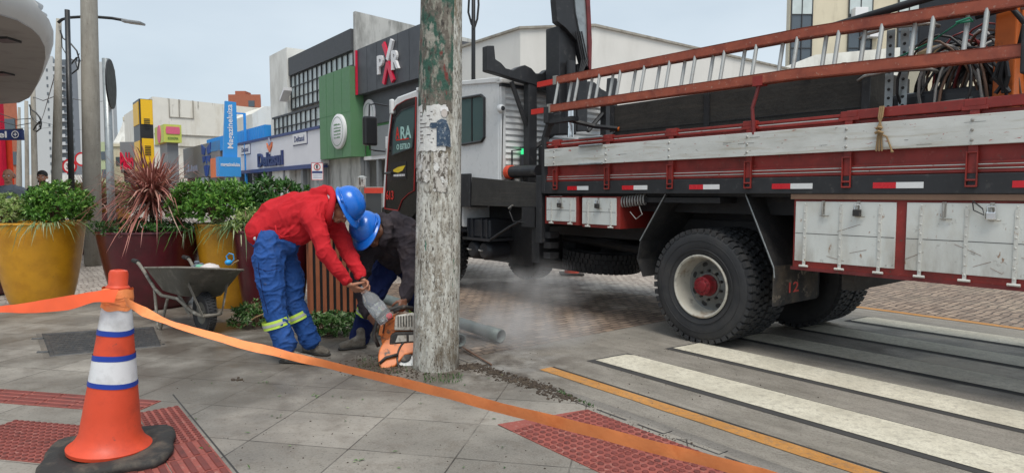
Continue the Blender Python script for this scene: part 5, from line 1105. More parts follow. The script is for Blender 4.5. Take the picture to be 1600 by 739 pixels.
for nm, m_, n_, r_ in (('loop', 'cable_grey', 9, .012), ('loop', 'cable_black', 16, .013), ('loop', 'cable_brown', 8, .011), ('loop', 'cable_red', 4, .009)):
    mb = MB(ST)
    for k in range(n_):
        cs = random.uniform(-2.05, -1.75); ct = random.uniform(.3, .8); rx = random.uniform(.14, .3); rz2 = random.uniform(.2, .36); cz = random.uniform(2.05, 2.2); ph = random.uniform(-.5, .5)
        pts = [(ct + .07 * math.sin(2 * a + k), cs + rx * math.cos(a) + .1 * math.sin(a) * ph, cz + rz2 * math.sin(a) - .05 * math.cos(2 * a)) for a in [i / 20 * 2 * math.pi for i in range(21)]]
        mb.tube(pts, r_ * random.uniform(.7, 1.1), 6, caps=False)
    mb.build(nm, M[m_], cb, smooth=True)
mb = MB(ST); mb.add([(.45, -1.55, 2.35), (.45, -1.85, 2.3), (.6, -1.8, 2.5), (.55, -1.6, 2.52)], [(0, 1, 2, 3)]); tag(MB(ST).ell((.6, -1.7, 2.42), (.12, .2, .09), n=9, m=6).build('sacking', M['rope']), 'crumpled brown sacking on top of the cable bundle', 'sack')
mb = MB(ST); q0 = plane_t(1400, 105, 1.0); mb.prism([(-1.3, 2.55), (-1.3, 3.4), (-3.2, 3.4), (-3.2, 2.5)], 1.2, 1.3, 'x'); mb.prism([(-1.5, 2.3), (-3.2, 2.3), (-3.2, 2.6), (-1.5, 2.6)], 1.0, 1.2, 'x')
tag(mb.build('dark_locker', M['tarp'], bevel=.02), 'dark steel locker box high at the rear of the bed behind the cables', 'locker')
mb = MB(ST); q0, q1 = plane_t(1530, 20, .6), plane_t(1572, 45, .3)
mb.tube([(.5, -1.2, 2.75), (.4, -2.5, 2.62)], .03, 12); tag(mb.build('metal_tube', M['aluminium'], smooth=True), 'shiny metal tube lying across the rear of the load', 'tube')
mb = MB(ST); mb.tube([(.2, -1.0, 2.7), (.25, -2.4, 2.85)], .03, 8); mb.tube([(.3, -2.0, 2.6), (.3, -2.2, 2.62), (.3, -2.28, 2.5), (.3, -2.25, 2.3)], .02, 8)
tag(mb.build('black_bar', M['black_steel'], smooth=True), 'bent black steel bar among the load next to the orange post', 'bar')
mb = MB(ST)
for k in range(7): mb.tube([(.2, -2.2 - random.uniform(-.02, .02), 2.3), (.2 + random.uniform(-.03, .03), -2.2 + random.uniform(-.05, .05), 2.15), (.2, -2.2 + random.uniform(-.04, .04), 2.05)], .014, 5)
tag(mb.build('rope_knot', M['cable_black']), 'frayed black rope knot hanging in front of the orange post', 'rope')
# brown rope tied on the white plank
s = sat(1375, 200, -.07); mb = MB(ST)
for d in (-.012, 0, .012): mb.tube([(-.05, s + d, 2.01), (-.07, s + d, 1.93), (-.078, s - d, 1.86), (-.074, s + d, 1.8), (-.072, s + d * 1.6, 1.69)], .0065, 6)
mb.tube([(-.082, s + .025, 1.82), (-.09, s - .0, 1.83), (-.082, s - .028, 1.815)], .011, 6); mb.tube([(-.082, s + .02, 1.85), (-.09, s, 1.86), (-.08, s - .02, 1.85)], .01, 6)
mb.tube([(-.08, s - .01, 1.81), (-.08, s - .05, 1.79), (-.075, s - .075, 1.72), (-.075, s - .085, 1.69)], .0065, 6); mb.ell((-.075, s - .088, 1.683), (.009, .011, .009), n=8, m=6)
tag(mb.build('brown_rope', M['rope']), 'knotted brown rope tied over the white plank of the truck side', 'rope')
# small cone under the truck
def small_cone():
    g = Vector((1.03, 11.1, 0)); th = thing('small_cone', 'small orange and white cone standing far behind the spare wheel', 'traffic cone', g)
    MB(Matrix.Translation(g)).lathe([(.13, .02), (.125, .05), (.03, .5), (0, .5)], 24).build('body', M['safety_orange'], th, auto=True)
    MB(Matrix.Translation(g)).lathe([(.102, .18), (.065, .35), (.06, .35), (.1, .18)], 24).build('white_band', M['cone_white'], th); MB(Matrix.Translation(g)).box(-.2, .2, -.2, .2, 0, .025).build('base', M['cone_base'], th, bevel=.005)
small_cone()

# ================================================ main pole with posters
Yp = 5.12
pole = thing('utility_pole', 'big weathered concrete pole in the middle, with torn posters and old green paint', 'utility pole', Vector((at(681, 300, Yp).x, Yp, 0)))
bx_, tx_ = at(681, 583, Yp), at(691, -30, Yp)
rb, rt_ = 36.5 * Yp / FPX, 31.2 * Yp / FPX
MW[pole] = Matrix.Translation(Vector((at(681, 300, Yp).x, Yp, 0)))
def pole_c(z): k = z / tx_.z; return Vector((at(681, 570, Yp).x + (tx_.x - at(681, 570, Yp).x) * k, Yp, z)), rb + (rt_ - rb) * k
def pole_seg(name, z0, z1, m, extra=0.0, a0=0, a1=2 * math.pi, nz_=26, na=72, rough=.0035, seed=0, ragged=0):
    vs, fs = [], []; full = abs(a1 - a0 - 2 * math.pi) < 1e-6; cols = na if full else na + 1
    for i in range(nz_ + 1):
        for j in range(cols):
            a = a0 + (a1 - a0) * j / na; z = z0 + (z1 - z0) * i / nz_
            if ragged: z += ragged * noise.noise(Vector((a * 6, i * .1, seed))) * (1 if i in (0, nz_) else .3)
            c, r = pole_c(z); q = noise.noise(Vector((math.cos(a) * 3, math.sin(a) * 3, z * 1.2 + seed))) * rough * 1.6 + noise.noise(Vector((math.cos(a) * 14, math.sin(a) * 14, z * 5))) * rough * .7
            r2 = r + extra + q; vs.append((c.x + r2 * math.cos(a), c.y + r2 * math.sin(a), z))
    for i in range(nz_):
        for j in range(na if full else na):
            j2 = (j + 1) % cols; fs.append((i * cols + j, i * cols + j2, (i + 1) * cols + j2, (i + 1) * cols + j))
    mb = MB(); mb.add(vs, fs); return mb.build(name, m, pole, smooth=True)
pole_seg('shaft', -.02, 7.5, M['pole_concrete'], nz_=240, na=120)
pole_seg('old_paint', 2.0, 3.6, M['pole_paint'], .003, R(180), R(310), nz_=30, ragged=.06)
def zf(y): return at(681, y, Yp - .17).z
ps = pole_seg('poster', zf(236), zf(164), M['poster_paper'], .0055, R(198), R(292), nz_=16, ragged=.012, seed=3)
pole_seg('torn_poster', zf(284), zf(240), M['poster_torn'], .0045, R(190), R(255), nz_=12, ragged=.02, seed=6)
pole_seg('torn_poster', zf(300), zf(238), M['poster_torn'], .0042, R(262), R(298), nz_=12, ragged=.03, seed=9)
def on_pole(pts, m, name, extra):                    # flat print wrapped on the pole; pts in pixels on the photo plane -> angle, height
    vs = []
    for x, y in pts:
        z = zf(y); c, r = pole_c(z); dx = at(x, y, Yp - .15).x - c.x; a = -math.acos(max(-.99, min(.99, dx / r))); r2 = r + extra; vs.append((c.x + r2 * math.cos(a), c.y + r2 * math.sin(a), z))
    mb = MB(); mb.add(vs, [tuple(range(len(vs)))]); return mb.build(name, m, ps)
def fill(cx, cy, rx, ry, n=12): return [(cx + rx * math.cos(2 * math.pi * i / n), cy + ry * math.sin(2 * math.pi * i / n)) for i in range(n)]
for seg_ in ([(683, 190), (690, 186), (690, 228), (683, 229)], [(690, 186), (697, 188), (697, 229), (690, 228)], [(697, 188), (702, 204), (703, 230), (697, 229)]):
    on_pole(seg_, M['poster_blue'], 'printed_shirt', .0115)
on_pole([(674, 192), (683, 192), (683, 200), (676, 201), (672, 198)], M['poster_blue'], 'printed_arm', .0115)
on_pole(fill(694, 177, 4.5, 6.5), M['poster_skin'], 'printed_face', .0115); on_pole([(688, 174), (689, 168), (694, 165), (699, 168), (700, 174)], M['road_sign_white'], 'printed_cap', .0125)
mb_l = []
for k, (y, w_) in enumerate(((174, 20), (180, 16), (186, 19), (192, 11), (198, 15), (204, 20), (210, 17), (216, 22), (222, 20))):
    on_pole([(657, y), (657 + w_, y), (657 + w_, y + 1.4), (657, y + 1.4)], M['poster_ink'], 'printed_line', .0115)

# ================================================ traffic cone
cg = G(172, 712); cone = thing('traffic_cone', 'large orange and white traffic cone with blue tape rings, nearest at the left', 'traffic cone', Vector((cg.x, cg.y, 0)))
CM = Matrix.Translation((cg.x, cg.y, .045)) @ Matrix.Rotation(R(4.6), 4, 'Y') @ Matrix.Rotation(R(-1), 4, 'X')
def cr_(z): return .15 + (.052 - .15) * (z - .03) / .86
pr = [(.196, .0), (.198, .018), (.18, .032), (.162, .052), (cr_(.09), .09)] + [(cr_(z), z) for z in (.2, .35, .5, .65, .8, .86)] + [(.05, .865), (.045, .872), (.0455, .93), (.04, .945), (.022, .95), (.02, .94), (.018, .8)]
MB(CM).lathe(pr, 56).build('body', M['safety_orange'], cone, auto=True)
for z0, z1, m_, e, nm in ((.635, .76, 'cone_white', .0015, 'white_band'), (.36, .495, 'cone_white', .0015, 'white_band'), (.615, .642, 'blue_tape', .003, 'blue_ring'), (.752, .775, 'blue_tape', .003, 'blue_ring'), (.482, .51, 'blue_tape', .003, 'blue_ring'), (.345, .37, 'blue_tape', .003, 'blue_ring')):
    n_ = 64; vs = []
    for i in range(2):
        for j in range(n_): 
            a = 2 * math.pi * j / n_; z = (z0, z1)[i] + .0035 * math.sin(a * 1 + z0 * 30) + .0015 * math.sin(a * 3); vs.append(((cr_(z) + e) * math.cos(a), (cr_(z) + e) * math.sin(a), z))
    MB(CM).add(vs, [(j, (j + 1) % n_, (j + 1) % n_ + n_, j + n_) for j in range(n_)]).build(nm, M[m_], cone, smooth=True)
# rubber base, worn rounded square
def blob_ring(r0, z, n=64, sd=0, sq=6, rot=R(24), amp=.02):
    out = []
    for j in range(n):
        a = 2 * math.pi * j / n; c, s = abs(math.cos(a)), abs(math.sin(a)); r = r0 / ((c ** sq + s ** sq) ** (1 / sq)); r += amp * noise.noise(Vector((math.cos(a) * 2.5, math.sin(a) * 2.5, sd)))
        out.append((cg.x + r * math.cos(a + rot), cg.y + r * math.sin(a + rot), z + .006 * noise.noise(Vector((math.cos(a) * 3, math.sin(a) * 3, sd + 5)))))
    return out
rings = [blob_ring(.29, .0), blob_ring(.3, .02), blob_ring(.298, .035, sd=0), blob_ring(.282, .048), blob_ring(.25, .052, sq=3), blob_ring(.225, .055, sq=2, amp=.002), blob_ring(.215, .045, sq=2, amp=.001), blob_ring(.1, .045, sq=2, amp=0)]
mb = MB(); n_ = 64; mb.add([p for r in rings for p in r], [(k * n_ + j, k * n_ + (j + 1) % n_, (k + 1) * n_ + (j + 1) % n_, (k + 1) * n_ + j) for k in range(len(rings) - 1) for j in range(n_)]); mb.build('base', M['cone_base'], cone, smooth=True)
# ================================================ barrier tape, tied round the cone
def ribbon(mb, pts, wv, sub=22):
    P_ = []; Wv = []
    n = len(pts)
    for i in range(n - 1):
        p0, p1, p2, p3 = pts[max(i - 1, 0)], pts[i], pts[i + 1], pts[min(i + 2, n - 1)]
        for k in range(sub):
            t = k / sub; P_.append(.5 * ((2 * p1) + (-p0 + p2) * t + (2 * p0 - 5 * p1 + 4 * p2 - p3) * t * t + (-p0 + 3 * p1 - 3 * p2 + p3) * t ** 3)); Wv.append(wv[i].lerp(wv[i + 1], t))
    P_.append(pts[-1]); Wv.append(wv[-1])
    vs = []
    for i_, (p, w) in enumerate(zip(P_, Wv)):
        a_ = noise.noise(p * 9) * .006; c_ = noise.noise(p * 21 + Vector((7, 0, 0))) * .004; d_ = noise.noise(p * 6 + Vector((0, 9, 0))) * .004
        vs += [p - w + Vector((0, a_, d_)), p + Vector((0, -.002 + c_, d_ * .5)), p + w + Vector((0, -a_, d_ + c_ * .5))]
    mb.add(vs, [(3 * i + a, 3 * i + a + 1, 3 * i + a + 4, 3 * i + a + 3) for i in range(len(P_) - 1) for a in (0, 1)])
tp = thing('barrier_tape', 'orange barrier tape tied to the cone and stretched low across the pavement', 'barrier tape', Vector((cg.x, cg.y, .8)))
knot = (CM @ Vector((.05, -.07, .8)))
mb = MB()
tpx = [(196, 470, 3.22, 0.012, 16), (225, 487, 3.18, .01, 12), (262, 503, 3.12, .02, 4), (300, 516, 3.06, .015, 7), (400, 543, 2.97, .01, 11), (520, 571, 2.86, .006, 14.5), (640, 600, 2.74, .003, 18), (760, 631, 2.62, 0, 20.5), (880, 661, 2.5, 0, 22.5), (1000, 692, 2.38, 0, 24), (1190, 742, 2.2, 0, 26), (1400, 802, 2.05, 0, 28)]
pts, wv = [], []
for x, y, Y, tw, wpx in tpx: pts.append(at(x, y, Y)); h_ = wpx / 2 * Y / FPX; wv.append(Vector((h_ * .12, -.012 if wpx > 12 else .015, h_)))
ribbon(mb, pts, wv); mb.build('right_run', M['tape_orange'], tp, smooth=True)
mb = MB(); tpx = [(182, 462, 3.25, 20), (150, 463, 3.24, 17), (110, 472, 3.25, 23), (60, 479, 3.28, 19), (0, 483, 3.32, 9), (-60, 488, 3.35, 18), (-160, 492, 3.4, 22)]
pts, wv = [], []
for x, y, Y, wpx in tpx: pts.append(at(x, y, Y)); h_ = wpx / 2 * Y / FPX; wv.append(Vector((h_ * .15, .01, h_)))
ribbon(mb, pts, wv); mb.build('left_run', M['tape_shaded'], tp, smooth=True)  # same tape as the right run, its shade put into a deeper orange
mb = MB(CM); random.seed(2)
for k in range(5):
    z0 = .775 + k * .014; tl = random.uniform(-.2, .2); ph = random.uniform(0, 6); n_ = 40; vs = []
    for i in range(3):
        for j in range(n_): a = 2 * math.pi * j / n_; z = z0 + (i - 1) * .022 + tl * .06 * math.sin(a + ph) + .004 * math.sin(5 * a + k); vs.append(((cr_(z) + .004 + .0022 * k + .003 * abs(math.sin(3 * a + k + i))) * math.cos(a), (cr_(z) + .004 + .0022 * k + .003 * abs(math.sin(3 * a + k + i))) * math.sin(a), z))
    mb.add(vs, [(i * n_ + j, i * n_ + (j + 1) % n_, (i + 1) * n_ + (j + 1) % n_, (i + 1) * n_ + j) for i in range(2) for j in range(n_)])
mb.build('wrap', M['tape_orange'], tp, smooth=True)

# ================================================ planters and plants
def pot(label, px, Y, wtop, wbot, ytop, m, pull=.55):
    c = at(px, 300, Y); k_ = Y / FPX; th = thing('planter', label, 'planter', Vector((c.x, Y, 0)), 0, 'big round street planters'); H_ = at(px, ytop, Y - wtop * k_ * 0).z
    rt2, rb2 = wtop * k_, wbot * k_; pr = []
    for i in range(15):
        u = i / 14; pr.append((rb2 + (rt2 - rb2) * u ** pull, H_ * u))
    pr = [(0, 0)] + pr + [(rt2 + .015, H_ + .01), (rt2 + .012, H_ + .03), (rt2 - .03, H_ + .03), (rt2 - .045, H_ - .06)]
    MB(Matrix.Translation((c.x, Y, 0))).lathe(pr, 56).build('pot', m, th, auto=True)
    MB(Matrix.Translation((c.x, Y, 0))).lathe([(0, H_ - .03), (rt2 - .04, H_ - .05)], 24).build('soil', M['soil'], th)
    return Vector((c.x, Y, H_)), rt2
pa = pot('big yellow planter at the left edge behind the cone', 57, 7.75, 63, 33, 350, M['pot_yellow'])
pb = pot('dark maroon planter behind the wheelbarrow', 235, 7.95, 75, 46, 363, M['pot_maroon'])
pc = pot('yellow planter between the two maroon planters, behind the wheelbarrow tip', 362, 8.0, 54, 34, 352, M['pot_yellow'])
pd = pot('maroon planter right behind the worker in red', 424, 7.6, 58, 40, 362, M['pot_maroon'])
pe = pot('maroon planter cut off by the left edge, lower than the yellow one', -52, 8.9, 72, 52, 385, M['pot_maroon'])
pf = pot('distant maroon planter seen between yellow planter and sign post', 148, 15.0, 30, 24, 334, M['pot_maroon'])
pg = pot('distant yellow planter half hidden by the sign post', 178, 15.6, 22, 15, 327, M['pot_yellow'])

def leaf(vs, fs, p, d, n, l, w, fold=.25, droop=.0):
    d = d.normalized(); s = d.cross(n); s = s.normalized() if s.length > 1e-4 else d.orthogonal().normalized(); n = s.cross(d).normalized(); i = len(vs)
    vs += [p, p + d * l * .45 + s * w * .5 + n * w * fold, p + d * l * .95 - n * l * droop, p + d * l * .45 - s * w * .5 + n * w * fold, p + d * l * .5 - n * l * droop * .3]
    fs += [(i, i + 1, i + 4), (i + 1, i + 2, i + 4), (i, i + 4, i + 3), (i + 4, i + 2, i + 3)]
def rvec(r=random): 
    while True:
        v = Vector((r.uniform(-1, 1), r.uniform(-1, 1), r.uniform(-1, 1)))
        if .1 < v.length < 1: return v.normalized()
def bush(name, label, cat, c, rad, n, m, leaves=9, ll=.075, lw=.03, seed=1, group=None, low=-.55, lump=.3):
    r = random.Random(seed); vs, fs = [], []
    for k in range(n):
        d = rvec(r); 
        if d.z < low: d.z = -d.z * .4
        q = .62 + .38 * r.random() ** .5; lum = 1 + lump * noise.noise(d * 2.2 + Vector((seed, 0, 0)))
        p = Vector(c) + Vector((d.x * rad[0], d.y * rad[1], d.z * rad[2])) * q * lum
        out = (d + Vector((0, 0, .45)) + rvec(r) * .35).normalized()
        for j in range(leaves):
            a = 2 * math.pi * j / leaves + r.random(); side = out.orthogonal().normalized(); side = Matrix.Rotation(a, 3, out) @ side
            el = r.uniform(.15, 1.3); leaf(vs, fs, p + rvec(r) * ll * .25, side * (1 - el * .4) + out * el + rvec(r) * .25, out, ll * r.uniform(.6, 1.2), lw * r.uniform(.7, 1.15), droop=r.uniform(0, .25))
    mb = MB(); mb.v = [Vector(v) for v in vs]; mb.f = fs
    st = MB(); 
    for k in range(14):
        d = rvec(r); d.z = abs(d.z) + .3; e = Vector(c) + Vector((d.x * rad[0], d.y * rad[1], d.z * rad[2])) * .8; st.tube([Vector((c[0] + d.x * .06, c[1] + d.y * .06, c[2] - rad[2] * .8)), Vector(c).lerp(e, .5), e], [.012, .008, .004], 5)
    th = thing(name, label, cat, Vector((c[0], c[1], c[2] - rad[2] * .8)), 0, group); mb.build('foliage', m, th); st.build('stem', M['wood_brown'], th); return th
def blades(name, label, cat, c, n, lmin, lmax, w, m, seed=1, rbase=.08, el0=.15, el1=1.3, droop=.5, group=None, stem=0):
    r = random.Random(seed); vs, fs = [], []
    for k in range(n):
        a = r.uniform(0, 2 * math.pi); el = r.uniform(el0, el1); L_ = r.uniform(lmin, lmax); d = Vector((math.cos(a) * math.cos(el), math.sin(a) * math.cos(el), math.sin(el)))
        p = Vector(c) + Vector((math.cos(a), math.sin(a), 0)) * rbase * r.random() + Vector((0, 0, r.uniform(0, stem))); s = d.cross(Vector((0, 0, 1))).normalized(); i0 = len(vs); ns = 5
        wob = rvec(r) * .12
        for i in range(ns + 1):
            t = i / ns; q = p + d * L_ * t + Vector((0, 0, -droop * L_ * t * t * r.uniform(.5, 1.0))) + wob * L_ * t * t; ww = w * (1 - t) ** .7 * (0.6 + .8 * min(1, t * 3)) * .5
            vs += [q - s * ww, q + s * ww]
        fs += [(i0 + 2 * i, i0 + 2 * i + 1, i0 + 2 * i + 3, i0 + 2 * i + 2) for i in range(ns)]
    mb = MB(); mb.v = [Vector(v) for v in vs]; mb.f = fs; return tag(mb.build(name, m), label, cat, group)
def cat_(px, py, Y): return at(px, py, Y)
def rr(w, Y): return w * Y / FPX
Y = 7.7
bush('leafy_shrub', 'dense dark green shrub in the yellow planter at the left', 'shrub', cat_(90, 324, Y), (rr(48, Y), rr(46, Y), rr(36, Y)), 460, M['leaf_green'], seed=3, ll=.062, lw=.028, group='green shrubs in the planters')
bush('pale_shrub', 'pale variegated shrub at the far left of the yellow planter', 'shrub', cat_(16, 332, Y - .1), (rr(44, Y), rr(40, Y), rr(25, Y)), 330, M['leaf_pale'], seed=5, ll=.055, lw=.02)
blades('trailing_grass', 'thin pale grass blades trailing over the yellow planter rim', 'grass tuft', cat_(75, 348, 7.5), 150, .12, .38, .012, M['leaf_grass'], 4, .5, -.1, .7, 1.1)
Y = 7.95
cordy = blades('red_spike_plant', 'big spiky red-brown cordyline plant in the maroon planter', 'spiky plant', cat_(238, 325, Y), 760, .35, .9, .021, M['leaf_red'], 9, .1, -.3, 1.4, .5, 'red spiky plants', .26)
MB().tube([cat_(236, 362, Y) + Vector((0, 0, -.05)), cat_(238, 335, Y), cat_(238, 305, Y)], [.035, .03, .02], 8).build('plant_stem', M['wood_brown'], None)
o = sc.collection.objects['plant_stem']; MWc = MW[cordy]; o.parent = cordy; o.location = MW[o].translation - MWc.translation; o.name = 'stem'
bush('low_ground_plant', 'low dark green leaves covering the soil of the maroon planter', 'plant', cat_(228, 356, 7.85), (rr(72, Y), rr(62, Y), rr(14, Y)), 360, M['leaf_dark'], seed=8, ll=.05, lw=.018, leaves=7)
blades('trailing_grass', 'dark grass tuft trailing at the right rim of the maroon planter', 'grass tuft', cat_(290, 352, 7.8), 130, .12, .34, .012, M['leaf_dark'], 14, .3, -.1, .8, 1.0)
Y = 7.9
bush('leafy_shrub', 'bright green glossy shrub in the yellow planter beside the worker', 'shrub', cat_(338, 320, Y), (rr(66, Y), rr(60, Y), rr(38, Y)), 640, M['leaf_green'], seed=13, ll=.075, lw=.028, group='green shrubs in the planters')
bush('leafy_shrub', 'taller dark shrub behind the red hoodie, with upright shoots', 'shrub', cat_(430, 326, 8.0), (rr(58, Y), rr(52, Y), rr(46, Y)), 330, M['leaf_dark'], seed=17, ll=.09, lw=.034, group='green shrubs in the planters')
blades('variegated_grass', 'white-green striped grass spilling over the planter behind the worker', 'grass tuft', cat_(372, 352, 7.55), 260, .15, .42, .016, M['leaf_grass'], 24, .32, -.1, 1.0, .9)
bush('pale_shrub', 'small pale leaf cluster low between yellow planter and worker', 'shrub', cat_(386, 350, 7.4), (rr(22, Y), rr(22, Y), rr(22, Y)), 60, M['leaf_pale'], seed=27, ll=.07, lw=.022)
Y = 15.2
blades('red_spike_plant', 'distant reddish spiky plant behind the left shrub', 'spiky plant', cat_(146, 322, Y), 300, .5, 1.1, .035, M['leaf_red'], 31, .2, -.1, 1.4, .35, 'red spiky plants', .2)
bush('pale_shrub', 'distant yellow-green shrub behind the sign post', 'shrub', cat_(182, 312, 15.6), (rr(26, Y), rr(24, Y), rr(26, Y)), 190, M['leaf_pale'], seed=33, ll=.12, lw=.05)
bush('pale_shrub', 'distant pale shrub between the left shrub and the concrete pole', 'shrub', cat_(112, 300, 15.2), (rr(28, Y), rr(24, Y), rr(14, Y)), 110, M['leaf_pale'], seed=35, ll=.11, lw=.045)
# cut branches on the ground
bush('cut_branches', 'heap of cut leafy branches beside the worker in red, left of his legs', 'branches', G(398, 512) + Vector((0, .1, .11)), (.24, .22, .15), 130, M['leaf_cut'], seed=41, ll=.055, lw=.024, group='cut branches on the ground')
bush('cut_branches', 'heap of cut leafy branches between the two workers in front of the slats', 'branches', G(510, 525) + Vector((0, .1, .09)), (.3, .2, .12), 170, M['leaf_cut'], seed=43, ll=.055, lw=.024, group='cut branches on the ground')
bush('cut_branches', 'small heap of cut leaves by the grey worker boot and the saw', 'branches', G(575, 525) + Vector((0, .25, .09)), (.15, .15, .12), 60, M['leaf_cut'], seed=45, ll=.055, lw=.024, group='cut branches on the ground')
mb = MB()
for k in range(4): a = G(372 + k * 3, 500 + k * 5) + Vector((0, 0, .04)); c = at(412 + k * 2, 470 + k * 6, a.y - .05); mb.tube([a, a.lerp(c, .5) + Vector((0, 0, .02)), c], [.006, .008, .009], 6)
tag(mb.build('cut_sticks', M['rope']), 'bare pale cut sticks lying on the leaves left of the blue trousers', 'sticks')
# slatted wooden planter
wl_ = at(478, 300, 7.25); wr_ = at(592, 300, 7.45); th = thing('slatted_planter', 'tall planter box of vertical brown wooden slats behind the workers', 'planter', Vector(((wl_.x + wr_.x) / 2, 7.5, 0)))
zt = at(500, 372, 7.25).z; n_ = 11
MB().prism([(wl_.x, 7.3), (wr_.x, 7.5), (wr_.x - .1, 8.2), (wl_.x - .1, 8.0)], .04, zt - .06, 'z').build('inner_box', M['shop_dark'], th)
for k in range(n_):
    u = (k + .5) / n_; p = Vector((wl_.x + (wr_.x - wl_.x) * u, 7.25 + .2 * u, 0)); A = Matrix.Translation(p) @ Matrix.Rotation(math.atan2(.2, wr_.x - wl_.x), 4, 'Z')
    MB(A).box(-.022, .022, -.02, .012, .03, zt).build('slat', M['slat_wood'], th, bevel=.004)
for k in range(6):
    p = Vector((wl_.x - .1 * (k + .5) / 6 * 1, 7.3 + .7 * (k + .5) / 6, 0)); MB(Matrix.Translation(p)).box(-.03, .0, -.025, .025, .03, zt).build('slat', M['slat_wood'], th, bevel=.004)
mb = MB(); mb.prism([(wl_.x - .03, 7.22), (wr_.x + .03, 7.42), (wr_.x - .07, 8.25), (wl_.x - .13, 8.05)], zt, zt + .03, 'z'); mb.build('top_board', M['slat_wood'], th, bevel=.005)

# ================================================ wheelbarrow
bw = G(318, 519); BD = Vector((.74, -.67, 0)).normalized(); BA = math.atan2(BD.y, BD.x)
BM = Matrix.Translation((bw.x, bw.y, 0)) @ Matrix.Rotation(BA, 4, 'Z')      # x forward (origin = wheel contact)
bar = thing('wheelbarrow', 'worn grey steel wheelbarrow with cement stains, standing before the planters', 'wheelbarrow', Vector((bw.x, bw.y, 0)))
def rect(x0, x1, w0, w1, z0, z1=None): z1 = z0 if z1 is None else z1; return [(x0, -w0, z0), (x1, -w1, z1), (x1, w1, z1), (x0, w0, z0)]
def rnd(r4, n=5, k=.16):                              # round the corners of a quad ring
    out = []; q = [Vector(p) for p in r4]
    for i in range(4):
        a, b_, c = q[i - 1], q[i], q[(i + 1) % 4]; p0 = b_.lerp(a, k); p1 = b_.lerp(c, k)
        for j in range(n): t = j / (n - 1); out.append(p0.lerp(b_, t).lerp(b_.lerp(p1, t), t))
    return out
def tray(name, inset, zb, m, lip=False):
    R0 = rnd(rect(-.78, .34, .30, .31, .575, .665)); R1 = rnd(rect(-.76, .32, .285, .295, .565, .655)); R2 = rnd(rect(-.54, .02, .2, .2, .375, .375)); R3 = rnd(rect(-.5, -.02, .17, .17, .36, .36))
    rings = [R0, R1, R2, R3]; n = len(R0); vs = [p for r in rings for p in r]; fs = [(k * n + j, k * n + (j + 1) % n, (k + 1) * n + (j + 1) % n, (k + 1) * n + j) for k in range(3) for j in range(n)]; fs.append(tuple(range(3 * n, 4 * n)))
    vs = [(p[0], p[1], p[2] - p[1] * .13) for p in vs]; return MB(BM).add(vs, fs).build(name, M[m], bar, auto=True, solid=.006)
tray('tray', 0, 0, 'barrow'); R0 = [(p[0], p[1], p[2] - p[1] * .13) for p in rnd(rect(-.78, .34, .30, .31, .575, .665))]; MB(BM).tube(R0 + [R0[0]], .011, 8, caps=False).build('rim', M['barrow_frame'], bar, smooth=True)
fr_ = MB(BM)
for sg in (-1, 1):
    fr_.tube([(-1.05, sg * .26, .66), (-.95, sg * .26, .64), (-.82, sg * .25, .56), (-.6, sg * .23, .4), (-.45, sg * .22, .35), (-.15, sg * .18, .345), (.0, sg * .12, .24), (.1, sg * .1, .21), (.2, sg * .09, .205)], .018, 8)
fr_.tube([(.2, -.09, .205), (.235, -.05, .205), (.24, 0, .205), (.235, .05, .205), (.2, .09, .205)], .018, 8); fr_.build('frame', M['barrow_frame'], bar, smooth=True)
for sg in (-1, 1):
    MB(BM).tube([(-1.12, sg * .26, .665), (-.98, sg * .26, .657)], .024, 10).build('grip', M['black_rubber'], bar)
    MB(BM).tube([(-.62, sg * .23, .4), (-.5, sg * .25, .02), (-.44, sg * .25, .0), (-.3, sg * .22, .33)], .015, 8).build('leg', M['barrow_frame'], bar)
    m1 = MB(BM); m1.add([(-.26, sg * .205, .52), (-.2, sg * .205, .52), (-.05, sg * .13, .2), (-.0, sg * .125, .2), (-.26, sg * .2, .52), (-.2, sg * .2, .52), (-.05, sg * .12, .2), (.0, sg * .115, .2)], [(0, 1, 3, 2), (4, 6, 7, 5), (0, 2, 6, 4), (1, 5, 7, 3)])
    m1.build('brace', M['barrow_frame'], bar, solid=.006)
    m1 = MB(BM); m1.add([(.12, sg * .2, .56), (.17, sg * .2, .56), (.2, sg * .095, .2), (.24, sg * .09, .2)], [(0, 1, 3, 2)]); m1.build('brace', M['barrow_frame'], bar, solid=.006)
WA = BM @ AX((0.04, 0, .205), Vector((0, 0, 1)), Vector((1, 0, 0)), Vector((0, 1, 0)))
wm = MB(WA); wm.lathe([(.11, -.035), (.15, -.048), (.185, -.044), (.2, -.025), (.205, 0), (.2, .025), (.185, .044), (.15, .048), (.11, .035)], 40)
for k in range(40):
    for sg in (-1, 1): wm.box(.196, .208, -.008, .008, sg * .02 - .014, sg * .02 + .014, Matrix.Rotation(2 * math.pi * (k + (.25 * sg)) / 40, 4, 'Z'))
wo = wm.build('wheel', M['tyre_rubber'], bar, auto=True); MB(WA).lathe([(0, -.045), (.02, -.045), (.03, -.02), (.1, -.03), (.115, -.035), (.115, .035), (.1, .03), (.03, .02), (.02, .045), (0, .045)], 28).build('rim', M['barrow'], wo, auto=True)
